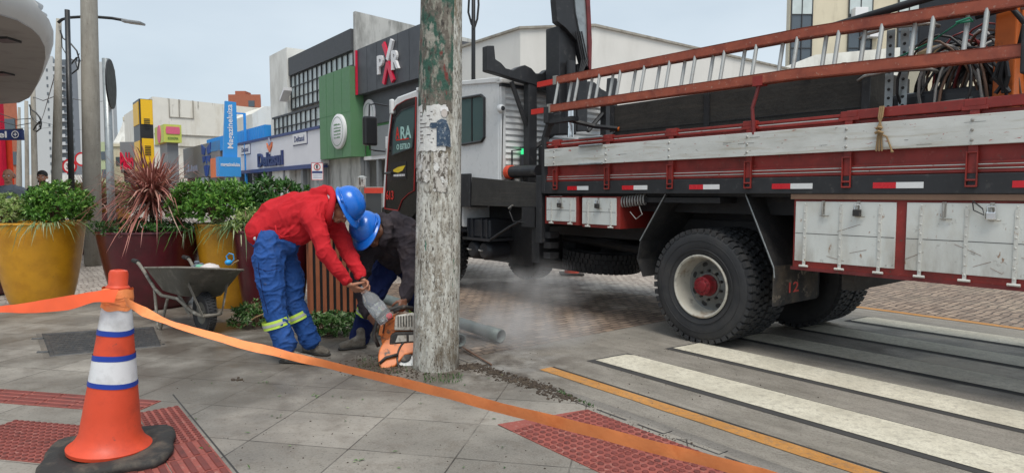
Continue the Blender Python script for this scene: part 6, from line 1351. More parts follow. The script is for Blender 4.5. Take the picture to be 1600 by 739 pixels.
# things in the wheelbarrow
def bpt(x, y, z): return BM @ Vector((x, y, z))
bg_ = thing('plastic_bag', 'whitish plastic bag knotted with blue cord lying in the wheelbarrow', 'bag', bpt(.1, .05, .6))
mb = MB(); c = bpt(.08, .05, .64); mb.ell(c, (.1, .09, .055), n=16, m=10); mb.v = [v + Vector((noise.noise(v * 18), noise.noise(v * 18 + Vector((9, 0, 0))), noise.noise(v * 18 + Vector((0, 9, 0))))) * .016 for v in mb.v]; mb.build('bag', M['bag_white'], bg_, smooth=True)
mb = MB(); c = at(357, 410, 6.35); mb.ell(c, (.035, .035, .028)); mb.tube([c, c + Vector((-.02, 0, .06)), c + Vector((.01, 0, .09)), c + Vector((.05, 0, .08)), c + Vector((.055, 0, .03)), c + Vector((.02, 0, -.01))], .006, 6); mb.build('blue_tie', M['bag_blue'], bg_)
MB().tube([c + Vector((.03, 0, -.03)), c + Vector((.06, 0, .0)), c + Vector((.1, 0, .02))], .008, 6).build('string', M['rope'], bg_)
o = MB().tube([bpt(-.2, .02, .63), bpt(-.12, .02, .64), bpt(.0, .03, .64), bpt(.03, .03, .64)], [.012, .035, .035, .03], 12).build('green_bottle', M['bag_green'], smooth=True); tag(o, 'pale green plastic bottle lying in the wheelbarrow', 'bottle')
mb = MB(); c = bpt(-.35, .1, .62)
for k in range(6): mb.ell(c + Vector((random.uniform(-.05, .05), random.uniform(-.04, .04), random.uniform(0, .05))), (.03, .02, .018))
tag(mb.build('dark_rag', M['clothes_grey'], smooth=True), 'small dark crumpled rag at the left in the wheelbarrow', 'rag')

# ================================================ access cover, mud, debris
c = [G(*p) for p in ((65, 522), (240, 511), (252, 541), (78, 557))]
cv = thing('access_cover', 'rectangular dark iron access cover set in the pavement behind the cone', 'access cover', (c[0] + c[2]) / 2)
mb = MB(); 
for p, q in ((0, .002),): pass
cen = sum(c, Vector()) / 4
def inset(k, z): return [tuple((cen + (p - cen) * k)[:2]) + (z,) for p in c]
a0, a1, a2, a3 = inset(1, .002), inset(.985, .008), inset(.93, .008), inset(.92, .004)
MB().add(a0 + a1 + a2 + a3, [(k * 4 + j, k * 4 + (j + 1) % 4, (k + 1) * 4 + (j + 1) % 4, (k + 1) * 4 + j) for k in range(3) for j in range(4)] + [(12, 13, 14, 15)]).build('frame', M['iron_cover'], cv)
mb = MB(); e_a = (c[1] - c[0]); e_b = (c[3] - c[0])
for i in range(22):
    for j in range(10):
        p = c[0] + e_a * (.07 + .86 * (i + .5 * (j % 2)) / 22) + e_b * (.09 + .84 * j / 10); mb.box(p.x - .012, p.x + .012, p.y - .008, p.y + .008, .003, .0065)
mb.build('tread_pattern', M['iron_cover'], cv)
mb = MB(); fr2 = inset(1.1, .0015); mb.add(fr2, [(0, 1, 2, 3)]); mb.build('concrete_surround', M['gutter'], cv)
mb = MB()
for (x, y) in ((50, 530), (58, 551)): p, q = G(x, y), G(x + 18, y - .5); mb.tube([p + Vector((0, 0, .004)), q + Vector((0, 0, .004))], .012, 4)
mb.build('hinge_bar', M['iron_cover'], cv)
random.seed(12)
def crumbs(name, area, n, smin, smax, m, seed, label=None, z=0, kind='stuff'):
    r = random.Random(seed); mb = MB()
    for k in range(n):
        p = area(r); s = r.uniform(smin, smax) * (r.random() ** 1.5 * .8 + .2); mb.ell((p.x, p.y, z + s * .25), (s * r.uniform(.6, 1.3), s * r.uniform(.6, 1.2), s * r.uniform(.3, .7)), Matrix.Rotation(r.uniform(0, 3), 4, 'Z') @ Matrix.Rotation(r.uniform(-.5, .5), 4, 'X'), n=6, m=4)
    o = mb.build(name, m, kind=kind)
    if label: o['label'] = label; o['category'] = 'debris'
    return o
def along(pts, w):
    def f(r):
        i = r.randrange(len(pts) - 1); t = r.random(); a, c = G(*pts[i]), G(*pts[i + 1]); p = a.lerp(c, t); g_ = r.gauss(0, w); return p + Vector((r.gauss(0, w), g_, 0))
    return f
crumbs('mud', along([(722, 575), (745, 572), (790, 590), (840, 603), (890, 625)], .045), 1300, .006, .022, M['mud'], 3, 'dark crumbled soil scattered along the kerb right of the pole')
crumbs('mud', along([(540, 560), (600, 575), (640, 585), (560, 580)], .12), 500, .004, .018, M['mud'], 5, 'dark loose soil around the saw and the boots')
crumbs('mud', along([(890, 620), (990, 665), (1100, 700)], .03), 160, .003, .008, M['mud'], 6, 'fine grit in the kerb joint')
crumbs('grit', lambda r: G(r.uniform(150, 1150), 560 + r.random() ** .7 * 175), 420, .002, .007, M['mud'], 7, 'tiny dark grit scattered over the pavement')
crumbs('grit', lambda r: W(r.uniform(-1.6, -.2), r.uniform(-1.5, .7)), 260, .002, .007, M['mud'], 8, 'tiny grit on the crosswalk near the kerb')
o = crumbs('mud_clod', lambda r: G(376 + r.gauss(0, 5), 594 + r.gauss(0, 1.5)), 9, .02, .035, M['mud'], 9, kind=None); tag(o, 'dark muddy clod on the paving between cone and workers', 'clod'); 
if 'kind' in o: del o['kind']
# flat wet mud film round the pole and slurry
def patch(name, c, rx, ry, z, m, seed, n=48):
    vs = [(c.x, c.y, z)]; 
    for j in range(n): a = 2 * math.pi * j / n; k = 1 + .35 * noise.noise(Vector((math.cos(a) * 2, math.sin(a) * 2, seed))) + .15 * noise.noise(Vector((math.cos(a) * 7, math.sin(a) * 7, seed))); vs.append((c.x + rx * k * math.cos(a), c.y + ry * k * math.sin(a), z))
    mb = MB(); mb.add(vs, [(0, j + 1, (j + 1) % n + 1) for j in range(n)]); return mb.build(name, m, kind='structure')
# grass at pole foot
mbg = []; r = random.Random(77); vs, fs = [], []
for k in range(260):
    if k < 130: p = G(r.uniform(662, 722), r.uniform(586, 600))
    elif k < 210: p = G(r.uniform(560, 650), r.uniform(560, 585))
    else: t_ = r.random(); p = G(870 + 60 * t_, 612 + 26 * t_)
    d = Vector((r.uniform(-.6, .6), r.uniform(-.6, .6), 1)); leaf(vs, fs, p, d, Vector((r.uniform(-1, 1), r.uniform(-1, 1), 0)), r.uniform(.015, .045), .006)
mb = MB(); mb.v = [Vector(v) for v in vs]; mb.f = fs; o = mb.build('grass', M['leaf_dark'], kind='stuff'); o['label'] = 'short green weeds at the foot of the big pole'; o['category'] = 'grass'
vs, fs = [], []
for k in range(60):
    p = r.choice([G(435, 651), G(490, 620), G(415, 598), G(900, 665), G(560, 720), G(320, 700)]) + Vector((r.gauss(0, .02), r.gauss(0, .015), .004)) if k < 34 else G(r.uniform(300, 800), r.uniform(580, 735)) + Vector((0, 0, .004))
    leaf(vs, fs, p, Vector((r.uniform(-1, 1), r.uniform(-1, 1), .1)), Vector((0, 0, 1)), r.uniform(.012, .04), .012)
mb = MB(); mb.v = [Vector(v) for v in vs]; mb.f = fs; o = mb.build('fallen_leaves', M['leaf_cut'], kind='stuff'); o['label'] = 'small fallen green leaves scattered on the paving'; o['category'] = 'leaves'

# ================================================ pipes beside the pole
def pipe(label, a, c, r_):
    th = thing('metal_pipe', label, 'pipe', Vector((c.x, c.y, 0)), 0, 'grey metal pipes by the pole'); d = (c - a).normalized()
    MB().tube([a, a + d * .02, c - d * .2, c - d * .19, c], [r_, r_, r_, r_ * 1.12, r_ * 1.12], 28, caps=False).build('tube', M['pipe_grey'], th, solid=.008, auto=True)
    MB().tube([a, c - d * .06], r_ * .9, 24).build('bore', M['pipe_in'], th)
pipe('long grey-green steel pipe with open end right of the pole', at(592, 464, 7.3), at(783, 525, 5.95), .052)
pipe('shorter grey pipe with dark open end just right of the pole foot', at(640, 505, 6.8), at(719, 532, 5.75), .048)
o = MB().tube([G(722, 545) + Vector((0, 0, .02)), G(768, 572) + Vector((0, 0, .012))], .008, 8).build('thin_rod', M['cable_brown']); tag(o, 'thin bent rod on the ground between pipe and soil', 'rod')

# ================================================ people
def frame_from(up, fwd):
    up = up.normalized(); fwd = (fwd - up * fwd.dot(up)).normalized(); return fwd.cross(up).normalized() * 1, fwd, up
class Blob:
    def __init__(s): s.mb = MB()
    def chain(s, pts, flat=None):                    # pts: (Vector, radius) ; flat=(axis, factor)
        for i in range(len(pts) - 1):
            (a, ra), (b_, rb_) = pts[i], pts[i + 1]; L_ = (b_ - a).length; n = max(2, int(L_ / (min(ra, rb_) * .28)) + 1)
            for k in range(n + 1):
                t = k / n; s.ball(a.lerp(b_, t), ra + (rb_ - ra) * t, flat)
        return s
    def ball(s, c, r, flat=None):
        if flat: 
            ax, f_ = flat; q = ax.to_track_quat('Z', 'Y').to_matrix().to_4x4(); s.mb.ell(c, (r, r, r * f_), q, n=12, m=8)
        else: s.mb.ell(c, (r, r, r), n=12, m=8)
        return s
    def ell(s, c, axes, r, n=18, m=12):
        Mx = Matrix(axes).transposed().to_4x4(); s.mb.ell(c, r, Mx, n=n, m=m); return s
    def build(s, name, mat_, parent, vox=.008, it=4, folds=0, fs=9, seed=0, fdir=None, extra=None):
        me = bpy.data.meshes.new('t'); me.from_pydata([tuple(v) for v in s.mb.v], [], s.mb.f); o = bpy.data.objects.new('t', me); sc.collection.objects.link(o)
        md = o.modifiers.new('r', 'REMESH'); md.mode = 'VOXEL'; md.voxel_size = vox; md.use_smooth_shade = True
        md = o.modifiers.new('s', 'SMOOTH'); md.iterations = it; md.factor = .5
        bpy.context.view_layer.update(); m2 = bpy.data.meshes.new_from_object(o.evaluated_get(bpy.context.evaluated_depsgraph_get())); bpy.data.objects.remove(o)
        inv = MW[parent].inverted(); nrm = [v.normal.copy() for v in m2.vertices]
        for v, n_ in zip(m2.vertices, nrm):
            p = v.co.copy()
            if folds:
                q = p.copy()
                if fdir is not None: dd, kk = fdir; q = q + dd * q.dot(dd) * (kk - 1)
                q = q + Vector((noise.noise(q * 3), noise.noise(q * 3 + Vector((5, 0, 0))), noise.noise(q * 3 + Vector((0, 5, 0))))) * .1
                w1 = noise.noise(q * fs + Vector((seed, 0, 0))); w2 = noise.noise(q * fs * 2.3 + Vector((0, seed, 0))); w3 = noise.noise(q * fs * .6 + Vector((0, 0, seed)))
                p += n_ * (max(0, 1 - abs(w1) * 4.2) ** 1.4 * folds + max(0, 1 - abs(w2) * 4.5) ** 1.3 * folds * .55 + w3 * folds * .9 - folds * .45)
            v.co = inv @ p
        m2.materials.clear(); m2.materials.append(mat_); m2.polygons.foreach_set('use_smooth', [True] * len(m2.polygons))
        o = bpy.data.objects.new(name, m2); sc.collection.objects.link(o); o.parent = parent; MW[o] = MW[parent]; return o
def head(bl, c, up, fwd, s=1.0):
    r_, f_, u_ = frame_from(up, fwd); A = (r_, f_, u_); L_ = lambda x, y, z: c + (r_ * x + f_ * y + u_ * z) * s
    bl.ell(L_(0, -.012, .035), A, (.074 * s, .094 * s, .088 * s)); bl.ell(L_(0, .022, -.02), A, (.062 * s, .066 * s, .075 * s)); bl.ell(L_(0, .045, -.072), A, (.042 * s, .038 * s, .038 * s))
    bl.chain([(L_(-.02, .07, -.085), .018 * s), (L_(.02, .07, -.085), .018 * s)])
    bl.chain([(L_(0, .084, .012), .009 * s), (L_(0, .1, -.02), .0135 * s)]); bl.ball(L_(0, .106, -.03), .014 * s); bl.chain([(L_(-.013, .095, -.034), .009 * s), (L_(.013, .095, -.034), .009 * s)])
    bl.chain([(L_(-.04, .078, .026), .01 * s), (L_(-.012, .089, .022), .009 * s)]); bl.chain([(L_(.04, .078, .026), .01 * s), (L_(.012, .089, .022), .009 * s)])
    bl.chain([(L_(-.022, .085, -.058), .0085 * s), (L_(.022, .085, -.058), .0085 * s)]); 
    for sg in (-1, 1):
        bl.chain([(L_(sg * .076, -.012, .022), .009 * s), (L_(sg * .083, -.022, .008), .011 * s), (L_(sg * .078, -.01, -.022), .009 * s)])
    return L_
def face_details(L_, par, r_, beard=False):
    for sg in (-1, 1):
        MB().ell(L_(sg * .03, .079, .006), (.0115, .0115, .0115), n=12, m=8).build('eye', M['road_sign_white'], par, smooth=True); MB().ell(L_(sg * .03, .0885, .005), (.0045, .0045, .0045), n=8, m=6).build('pupil', M['hair'], par)
    mb = MB()
    for sg in (-1, 1): mb.tube([L_(sg * .016, .095, .029), L_(sg * .03, .094, .034), L_(sg * .048, .08, .028)], .0042, 6)
    mb.build('eyebrow', M['hair'], par); MB().tube([L_(-.022, .092, -.058), L_(0, .0955, -.0575), L_(.022, .092, -.058)], .0035, 6).build('lips', M['pink'] if False else M['cable_brown'], par)
def hand(bl, w, d, n, s, curl=(.5, .7, .5), spread=.0, k=1.0, thumb=.6, thumb_in=.3):
    """w wrist, d towards knuckles, n palm normal, s towards the thumb"""
    d = d.normalized(); n = (n - d * n.dot(d)).normalized(); s = (s - d * s.dot(d) - n * s.dot(n)).normalized()
    bl.chain([(w - d * .02, .023 * k), (w + d * .02 * k, .022 * k)], (n, .75))
    for i, (o_, L_, r_) in enumerate(((.031, .072, .0092), (.0105, .079, .0095), (-.0105, .074, .0092), (-.031, .058, .0082))):
        kn = w + d * (.088 - .006 * (i in (0, 3))) * k + s * o_ * k; bl.chain([(w + d * .02 * k + s * o_ * .55 * k, .0135 * k), (kn, .0118 * k)])
        p = kn; a = curl[0] + .06 * i; seg = (L_ * .46, L_ * .3, L_ * .24); r2 = r_ * k
        for j in range(3):
            dr = d * math.cos(a) + n * math.sin(a) + s * spread * (1.5 - i) * .3; dr.normalize(); q = p + dr * seg[j] * k; bl.chain([(p, r2), (q, r2 * .9)]); p = q; r2 *= .9; a += curl[min(j + 1, 2)]
    b0 = w + d * .03 * k + s * .026 * k; b1 = b0 + (d * .45 + s * .6 + n * thumb_in).normalized() * .036 * k; b2 = b1 + (d * thumb + s * .25 + n * (thumb_in + .2)).normalized() * .032 * k; b3 = b2 + (d * thumb + n * (thumb_in + .4)).normalized() * .024 * k
    bl.chain([(b0, .0165 * k), (b1, .013 * k), (b2, .0108 * k), (b3, .009 * k)])
def helmet(par, c, up, fwd, s=1.0):
    r_, f_, u_ = frame_from(up, fwd); A = AX(c, r_, f_, u_); mb = MB(A); n, m_ = 40, 14; vs, fs = [], []
    for i in range(m_ + 1):
        ph = math.pi / 2 * i / m_
        for j in range(n):
            th_ = 2 * math.pi * j / n; x, y = math.cos(th_), math.sin(th_); rr_ = math.cos(ph) ** .82; z = math.sin(ph) ** .9 * .138
            rid = 1 + .035 * math.exp(-(x * rr_ / .16) ** 2) * (1 if i > 3 else 0) * math.cos(ph * .2)
            vs.append((x * .128 * rr_ * s, y * .148 * rr_ * s, z * rid * s))
    fs = [(i * n + j, i * n + (j + 1) % n, (i + 1) * n + (j + 1) % n, (i + 1) * n + j) for i in range(m_) for j in range(n)]
    mb.add(vs, fs); h = mb.build('helmet', M['helmet_blue'], par, smooth=True, solid=.004)
    mb = MB(A); vs = []
    for k, (g, z) in enumerate(((.0, .012), (.004, .008), (.012, .0), (.016, -.004), (.012, -.008))):
        for j in range(n):
            th_ = 2 * math.pi * j / n; fw = max(0, math.sin(th_)) ** 2.5; e = g * (1.0 + 3.4 * fw); vs.append(((.128 + e * .8) * math.cos(th_) * s, (.148 + e) * math.sin(th_) * s, (z - .012 * fw * (g > .005)) * s))
    mb.add(vs, [(k * n + j, k * n + (j + 1) % n, (k + 1) * n + (j + 1) % n, (k + 1) * n + j) for k in range(4) for j in range(n)]); mb.build('brim', M['helmet_blue'], h, smooth=True, solid=.003)
    for sg in (-1, 1):
        mb = MB(A); mb.tube([(sg * .118 * s, .085 * s, .03 * s), (sg * .133 * s, .03 * s, .035 * s), (sg * .133 * s, -.04 * s, .035 * s), (sg * .115 * s, -.095 * s, .03 * s)], .005, 6); mb.cbox((sg * .13 * s, .0, .022 * s), (.012, .04, .016)); mb.build('side_rib', M['helmet_blue'], h, smooth=True)
    mb = MB(A)
    mb.tube([(0, .13 * s, .05 * s), (0, .09 * s, .112 * s), (0, 0, .147 * s), (0, -.09 * s, .118 * s), (0, -.13 * s, .05 * s)], .012, 8, flat=.6); mb.build('crown_ridge', M['helmet_blue'], h, smooth=True)
    mb = MB(A); mb.lathe([(.112 * s, .0), (.115 * s, -.02), (.108 * s, -.03)], 28); mb.build('headband', M['mirror_black'], h)
    return A
def band(par, c, d, r, name='reflective_band', h=.065, fl=1.0, sd=0):
    d = d.normalized(); A = d.to_track_quat('Z', 'Y').to_matrix().to_4x4(); A.translation = c
    def ring(z0, z1, e):
        mb = MB(A); n = 36; vs = []
        for z in (z0, z1):
            for j in range(n): a = 2 * math.pi * j / n; rr_ = r + e + .006 * noise.noise(Vector((math.cos(a) * 2, math.sin(a) * 2, sd))); vs.append((rr_ * math.cos(a), rr_ * math.sin(a) * fl, z))
        return mb.add(vs, [(j, (j + 1) % n, (j + 1) % n + n, j + n) for j in range(n)])
    o = ring(-h / 2, h / 2, .0).build(name, M['band_yellow'], par, smooth=True); ring(-h / 6, h / 6, .0022).build('silver_strip', M['band_silver'], o, smooth=True)
def boot(par, heel, toe, name='boot', m='shoe'):
    d = (toe - heel); L_ = d.length; d.normalize(); s = d.cross(Vector((0, 0, 1))).normalized(); h0 = Vector((heel.x, heel.y, 0)); b = Blob()
    P_ = lambda a, z, o=0: h0 + d * a * L_ + Vector((0, 0, z)) + s * o
    b.chain([(P_(.12, .045), .036), (P_(.14, .1), .038), (P_(.16, .15), .04)]); b.chain([(P_(.12, .042), .036), (P_(.45, .044), .036), (P_(.72, .04), .04), (P_(.87, .036), .034)]); b.chain([(P_(.2, .09), .037), (P_(.5, .062), .03), (P_(.75, .048), .032)])
    o = b.build(name, M[m], par, vox=.009, it=3, folds=.003, fs=22); so = Blob(); so.chain([(P_(.08, .012), .04), (P_(.4, .012), .036), (P_(.75, .012), .046), (P_(.9, .012), .038)], (Vector((0, 0, 1)), .34)); so.build('sole', M['sole'], o, vox=.008, it=1)
    return o
H3 = lambda px, py, Y: at(px, py, Y)

# ---- worker in the red hoodie, bending forward to the right
w1 = thing('person', 'worker in red hoodie and blue helmet, bending forward and pouring water from a bottle', 'person', Vector((at(450, 300, 5.35).x, 5.35, 0)))
n_ank, f_ank = H3(450, 541, 5.24), H3(489, 532, 5.5); n_kne, f_kne = H3(427, 468, 5.22), H3(459, 470, 5.46); n_hip, f_hip = H3(420, 400, 5.26), H3(440, 398, 5.46)
pel = H3(427, 378, 5.36); wst = H3(441, 352, 5.36); chest = H3(474, 336, 5.35); upch = H3(497, 325, 5.34); nk = H3(514, 322, 5.33)
n_sh, f_sh = H3(492, 343, 5.16), H3(520, 345, 5.5); n_el, f_el = H3(508, 395, 5.1), H3(544, 395, 5.44); n_wr, f_wr = H3(545, 444, 5.16), H3(567, 437, 5.32)
hc = H3(535, 326, 5.33); hup = Vector((.86, -.12, .46)).normalized(); hfw = Vector((.44, -.3, -.86)).normalized()
btl_a, btl_b = H3(563, 449, 5.24), H3(606, 502, 5.2)
b = Blob(); L1 = head(b, hc - hup * .0, hup, hfw)
b.chain([(nk + (chest - nk) * .3, .07), (nk, .058), (hc - hup * .06 - hfw * .02, .056)])
b.chain([(pel, .13), (wst, .12), (chest, .13), (upch, .11)]); b.chain([(pel, .1), (n_hip, .06), (n_kne, .04), (n_ank, .032)]); b.chain([(pel, .1), (f_hip, .06), (f_kne, .04), (f_ank, .032)])
b.chain([(upch, .08), (n_sh, .055), (n_el, .042), (n_wr, .026)]); b.chain([(upch, .08), (f_sh, .055), (f_el, .042), (f_wr, .026)])
bd = (btl_b - btl_a).normalized(); sdir = Vector((.6, 0, .6)).normalized()
hand(b, n_wr, H3(572, 462, 5.2) - n_wr, Vector((.35, .75, .4)), Vector((.6, -.2, .6)), (.35, .75, .6), k=1.0)
hand(b, f_wr, H3(580, 462, 5.28) - f_wr, Vector((-.5, -.75, -.1)), Vector((.5, -.3, .7)), (.5, .8, .6), k=.98)
b.build('body', M['skin'], w1, vox=.0062, it=3)
face_details(L1, w1, None)
# hoodie
b = Blob(); Yv = Vector((0, 1, 0))
b.chain([(H3(416, 362, 5.36), .155), (H3(440, 346, 5.36), .162), (H3(462, 337, 5.35), .172), (H3(482, 330, 5.34), .168), (H3(497, 326, 5.34), .148), (H3(508, 326, 5.33), .115)])
b.chain([(H3(440, 362, 5.34), .13), (H3(466, 358, 5.33), .14), (H3(484, 350, 5.33), .12)])
b.chain([(H3(400, 358, 5.38), .085), (H3(424, 334, 5.37), .11), (H3(460, 315, 5.36), .09)])
b.chain([(upch, .13), (H3(489, 340, 5.2), .1), (n_sh.lerp(n_el, .5), .076), (n_el, .069), (n_el.lerp(n_wr, .55), .056), (n_wr.lerp(n_el, .14), .046)])
b.chain([(upch, .13), (f_sh, .094), (f_sh.lerp(f_el, .5), .072), (f_el, .066), (f_el.lerp(f_wr, .55), .054), (f_wr.lerp(f_el, .16), .046)])
b.chain([(H3(492, 303, 5.3), .05), (H3(504, 300, 5.32), .055), (H3(512, 304, 5.34), .04)]); 
b.build('hoodie', M['hoodie_red'], w1, vox=.0075, it=3, folds=.0095, fs=6, seed=3, fdir=(Vector((.8, 0, .5)).normalized(), .6))
hd_ = MB(); pts = [H3(505, 294, 5.36), H3(515, 297, 5.33), H3(521, 306, 5.25), H3(518, 322, 5.19), H3(514, 338, 5.2), H3(512, 350, 5.25)]
hd_.tube(pts, [.03, .034, .03, .028, .03, .03], 10); hd_.build('hood_edge', M['hoodie_red'], w1, smooth=True)
MB().tube([H3(512, 302, 5.34), H3(518, 312, 5.235), H3(519, 325, 5.215), H3(518, 338, 5.215), H3(516, 347, 5.24)], [.012, .018, .02, .016, .008], 10).build('hood_lining', M['shirt_white'], w1, smooth=True)
mb = MB(); mb.tube([H3(430, 352, 5.17), H3(432, 364, 5.165), H3(440, 371, 5.175), H3(452, 369, 5.2)], .006, 6); mb.build('pocket_seam', M['hoodie_red'], w1, smooth=True)
for a, e, nm in ((n_wr, n_el, 'n'), (f_wr, f_el, 'f')): MB().tube([a.lerp(e, .05), a.lerp(e, .1), a.lerp(e, .22)], [.036, .042, .046], 16).build('cuff', M['hoodie_red'], w1, smooth=True)
MB().tube([f_wr.lerp(f_el, .0), f_wr.lerp(f_el, .07)], .034, 16).build('watch_strap', M['mirror_black'], w1, smooth=True)
MB().tube([H3(394, 361, 5.45), H3(394, 366, 5.3), H3(401, 373, 5.22)], .022, 10).build('undershirt_hem', M['cone_white'], w1, smooth=True)
# hair strip under the helmet
hb_ = Blob(); r_, f_, u_ = frame_from(hup, hfw); hb_.ell(hc + u_ * .04 - f_ * .03, (r_, f_, u_), (.08, .085, .085)); hb_.build('hair', M['hair'], w1, vox=.008, it=2)
helmet(w1, hc + hup * .055 - hfw * .01, hup, hfw, 1.02)
# trousers
b = Blob()
b.chain([(H3(408, 372, 5.4), .1), (H3(430, 372, 5.34), .125), (H3(449, 378, 5.32), .105)]); b.chain([(H3(425, 378, 5.3), .14), (H3(420, 402, 5.26), .132), (H3(422, 430, 5.24), .117), (n_kne, .103), (H3(436, 510, 5.22), .092), (H3(446, 538, 5.22), .092)])
b.chain([(H3(440, 378, 5.42), .135), (f_hip, .125), (H3(455, 432, 5.46), .103), (f_kne, .095), (H3(468, 495, 5.48), .092), (H3(478, 515, 5.49), .09), (H3(484, 530, 5.5), .086)])
b.build('trousers', M['trouser_blue'], w1, vox=.008, it=3, folds=.0115, fs=5.5, seed=8, fdir=(Vector((0, 0, 1)), 1.5))
band(w1, H3(431.5, 504, 5.225), (n_ank - n_kne), .112, sd=1, fl=.96); band(w1, H3(463, 494, 5.47), (f_ank - f_kne), .106, sd=3, fl=.96)
boot(w1, G(438, 566), G(495, 569)); boot(w1, G(473, 552), G(515, 556))
mb = MB()                                            # side seams and pocket stitching
mb.tube([H3(405, 382, 5.2), H3(404, 420, 5.13), H3(411, 460, 5.12), H3(419, 490, 5.12)], .003, 5); mb.tube([H3(400, 418, 5.15), H3(418, 424, 5.12), H3(436, 419, 5.12)], .003, 5); mb.build('seam', M['trouser_navy'], w1)
# plastic water bottle held by the red-hoodie worker
bt_ = thing('water_bottle', 'clear plastic bottle held in both hands and tilted over the saw', 'bottle', btl_a)
A = (bd).to_track_quat('Z', 'Y').to_matrix().to_4x4(); A.translation = btl_a; Lb = (btl_b - btl_a).length
pr = [(.0, 0), (.02, 0), (.021, .03), (.03, .06), (.06, .11), (.068, .14), (.066, .18), (.07, .2), (.066, .22), (.07, .24), (.067, Lb - .05), (.07, Lb - .03), (.062, Lb - .01), (.04, Lb), (0, Lb - .012)]
MB(A).lathe(pr, 28).build('bottle', M['bottle'], bt_, smooth=True); MB(A).lathe([(.068, .19), (.0705, .2), (.0705, .25), (.068, .26)], 28).build('ring', M['bottle'], bt_)

# ---- worker in the grey hoodie, bending down over the saw
w2 = thing('person', 'worker in dark grey hoodie and blue helmet, crouched low holding the cutting saw', 'person', Vector((at(600, 300, 5.9).x, 5.9, 0)))
pel = H3(622, 402, 6.1); chest = H3(612, 372, 5.85); nk = H3(600, 358, 5.7); hc2 = H3(578, 364, 5.62)
hup2 = Vector((-.5, -.62, .62)).normalized(); hfw2 = Vector((.05, -.6, -.8)).normalized()
r_sh, l_sh = H3(636, 374, 5.75), H3(573, 392, 5.75); r_el, l_el = H3(645, 428, 5.6), H3(560, 436, 5.62); r_wr, l_wr = H3(633, 468, 5.4), H3(576, 494, 5.45)
l_hip, r_hip = H3(606, 410, 6.05), H3(640, 410, 6.15); l_kne, r_kne = H3(580, 470, 5.85), H3(655, 465, 6.0); l_ank, r_ank = H3(562, 528, 5.9), H3(660, 525, 6.1)
b = Blob(); L2 = head(b, hc2, hup2, hfw2); b.chain([(chest, .1), (nk, .06), (hc2 - hup2 * .05, .056)]); b.chain([(pel, .13), (chest, .13)]); b.chain([(pel, .1), (l_hip, .06), (l_kne, .04), (l_ank, .032)]); b.chain([(pel, .1), (r_hip, .06), (r_kne, .04), (r_ank, .032)])
b.chain([(chest, .08), (r_sh, .055), (r_el, .042), (r_wr, .027)]); b.chain([(chest, .08), (l_sh, .055), (l_el, .042), (l_wr, .027)])
grip_r, grip_l = H3(627, 488, 5.3), H3(592, 508, 5.36)
hand(b, r_wr, (grip_r - r_wr) + Vector((-.02, 0, -.02)), Vector((-.4, .8, .1)), Vector((-.8, -.3, -.1)), (.8, 1.0, .7)); hand(b, l_wr, grip_l - l_wr, Vector((.1, .8, .3)), Vector((.5, -.2, .6)), (.6, .9, .6))
b.build('body', M['skin_dark'], w2, vox=.0068, it=3); face_details(L2, w2, None)
b = Blob(); b.chain([(H3(620, 398, 6.0), .18), (H3(614, 378, 5.88), .18), (H3(607, 366, 5.8), .155)]); b.chain([(H3(606, 352, 5.78), .085), (H3(617, 347, 5.8), .1), (H3(634, 358, 5.85), .12)])
b.chain([(chest, .14), (r_sh, .115), (r_sh.lerp(r_el, .5), .095), (r_el, .088), (r_el.lerp(r_wr, .6), .068), (r_wr.lerp(r_el, .1), .052)]); b.chain([(chest, .13), (l_sh, .105), (l_sh.lerp(l_el, .5), .09), (l_el, .082), (l_el.lerp(l_wr, .6), .064), (l_wr.lerp(l_el, .1), .05)])
b.chain([(H3(598, 340, 5.72), .045), (H3(606, 352, 5.66), .05), (H3(606, 368, 5.62), .048), (H3(598, 380, 5.62), .04)])
b.build('hoodie', M['hoodie_grey'], w2, vox=.009, it=3, folds=.014, fs=5.5, seed=13)
hb_ = Blob(); r_, f_, u_ = frame_from(hup2, hfw2); hb_.ell(hc2 + u_ * .03 - f_ * .03, (r_, f_, u_), (.08, .085, .085)); hb_.build('hair', M['hair'], w2, vox=.009, it=2)
helmet(w2, hc2 + hup2 * .05 - hfw2 * .01, hup2, hfw2, 1.05)
b = Blob(); b.chain([(pel, .16), (l_hip, .145), (l_hip.lerp(l_kne, .5), .12), (l_kne, .105), (l_kne.lerp(l_ank, .6), .09), (l_ank, .088)]); b.chain([(pel, .16), (r_hip, .14), (r_kne, .105), (r_ank, .09)])
b.build('trousers', M['trouser_navy'], w2, vox=.009, it=3, folds=.015, fs=5.5, seed=18)
band(w2, l_kne.lerp(l_ank, .28), (l_ank - l_kne), .107, sd=5, fl=.97, h=.07); band(w2, r_kne.lerp(r_ank, .35), (r_ank - r_kne), .107, sd=6, fl=.97, h=.07)
boot(w2, G(570, 543), G(530, 547)); g = G(648, 540); boot(w2, Vector((g.x + .1, 6.05, 0)), Vector((g.x - .12, 5.85, 0)))

# ---- cutting saw
sw_ = thing('cutting_saw', 'orange and white petrol cutting saw biting into the foot of the pole', 'saw', H3(628, 560, 5.3))
def _o(X, Yv_): X = X.normalized(); Yv_ = (Yv_ - X * X.dot(Yv_)).normalized(); return X, Yv_, X.cross(Yv_)
Fm = lambda px, py, Y: AX(at(px, py, Y), Vector((.97, .12, 0)).normalized(), Vector((0, 0, 1)), Vector((.12, -.97, 0)).normalized())
gm = AX(at(633, 557, 5.2), *_o(Vector((.98, .1, .05)), Vector((-.1, .62, .76))))
MB(gm).lathe([(0, -.012), (.19, -.012), (.19, .0), (0, .002)], 48).build('blade', M['blade'], sw_, auto=True); MB(gm).lathe([(0, .004), (.05, .004), (.05, .02), (.02, .03), (0, .03)], 20).build('flange', M['saw_dark'], sw_, auto=True)
gp = [(math.cos(a) * .215, math.sin(a) * .215) for a in [R(8) + R(205) * i / 26 for i in range(27)]]
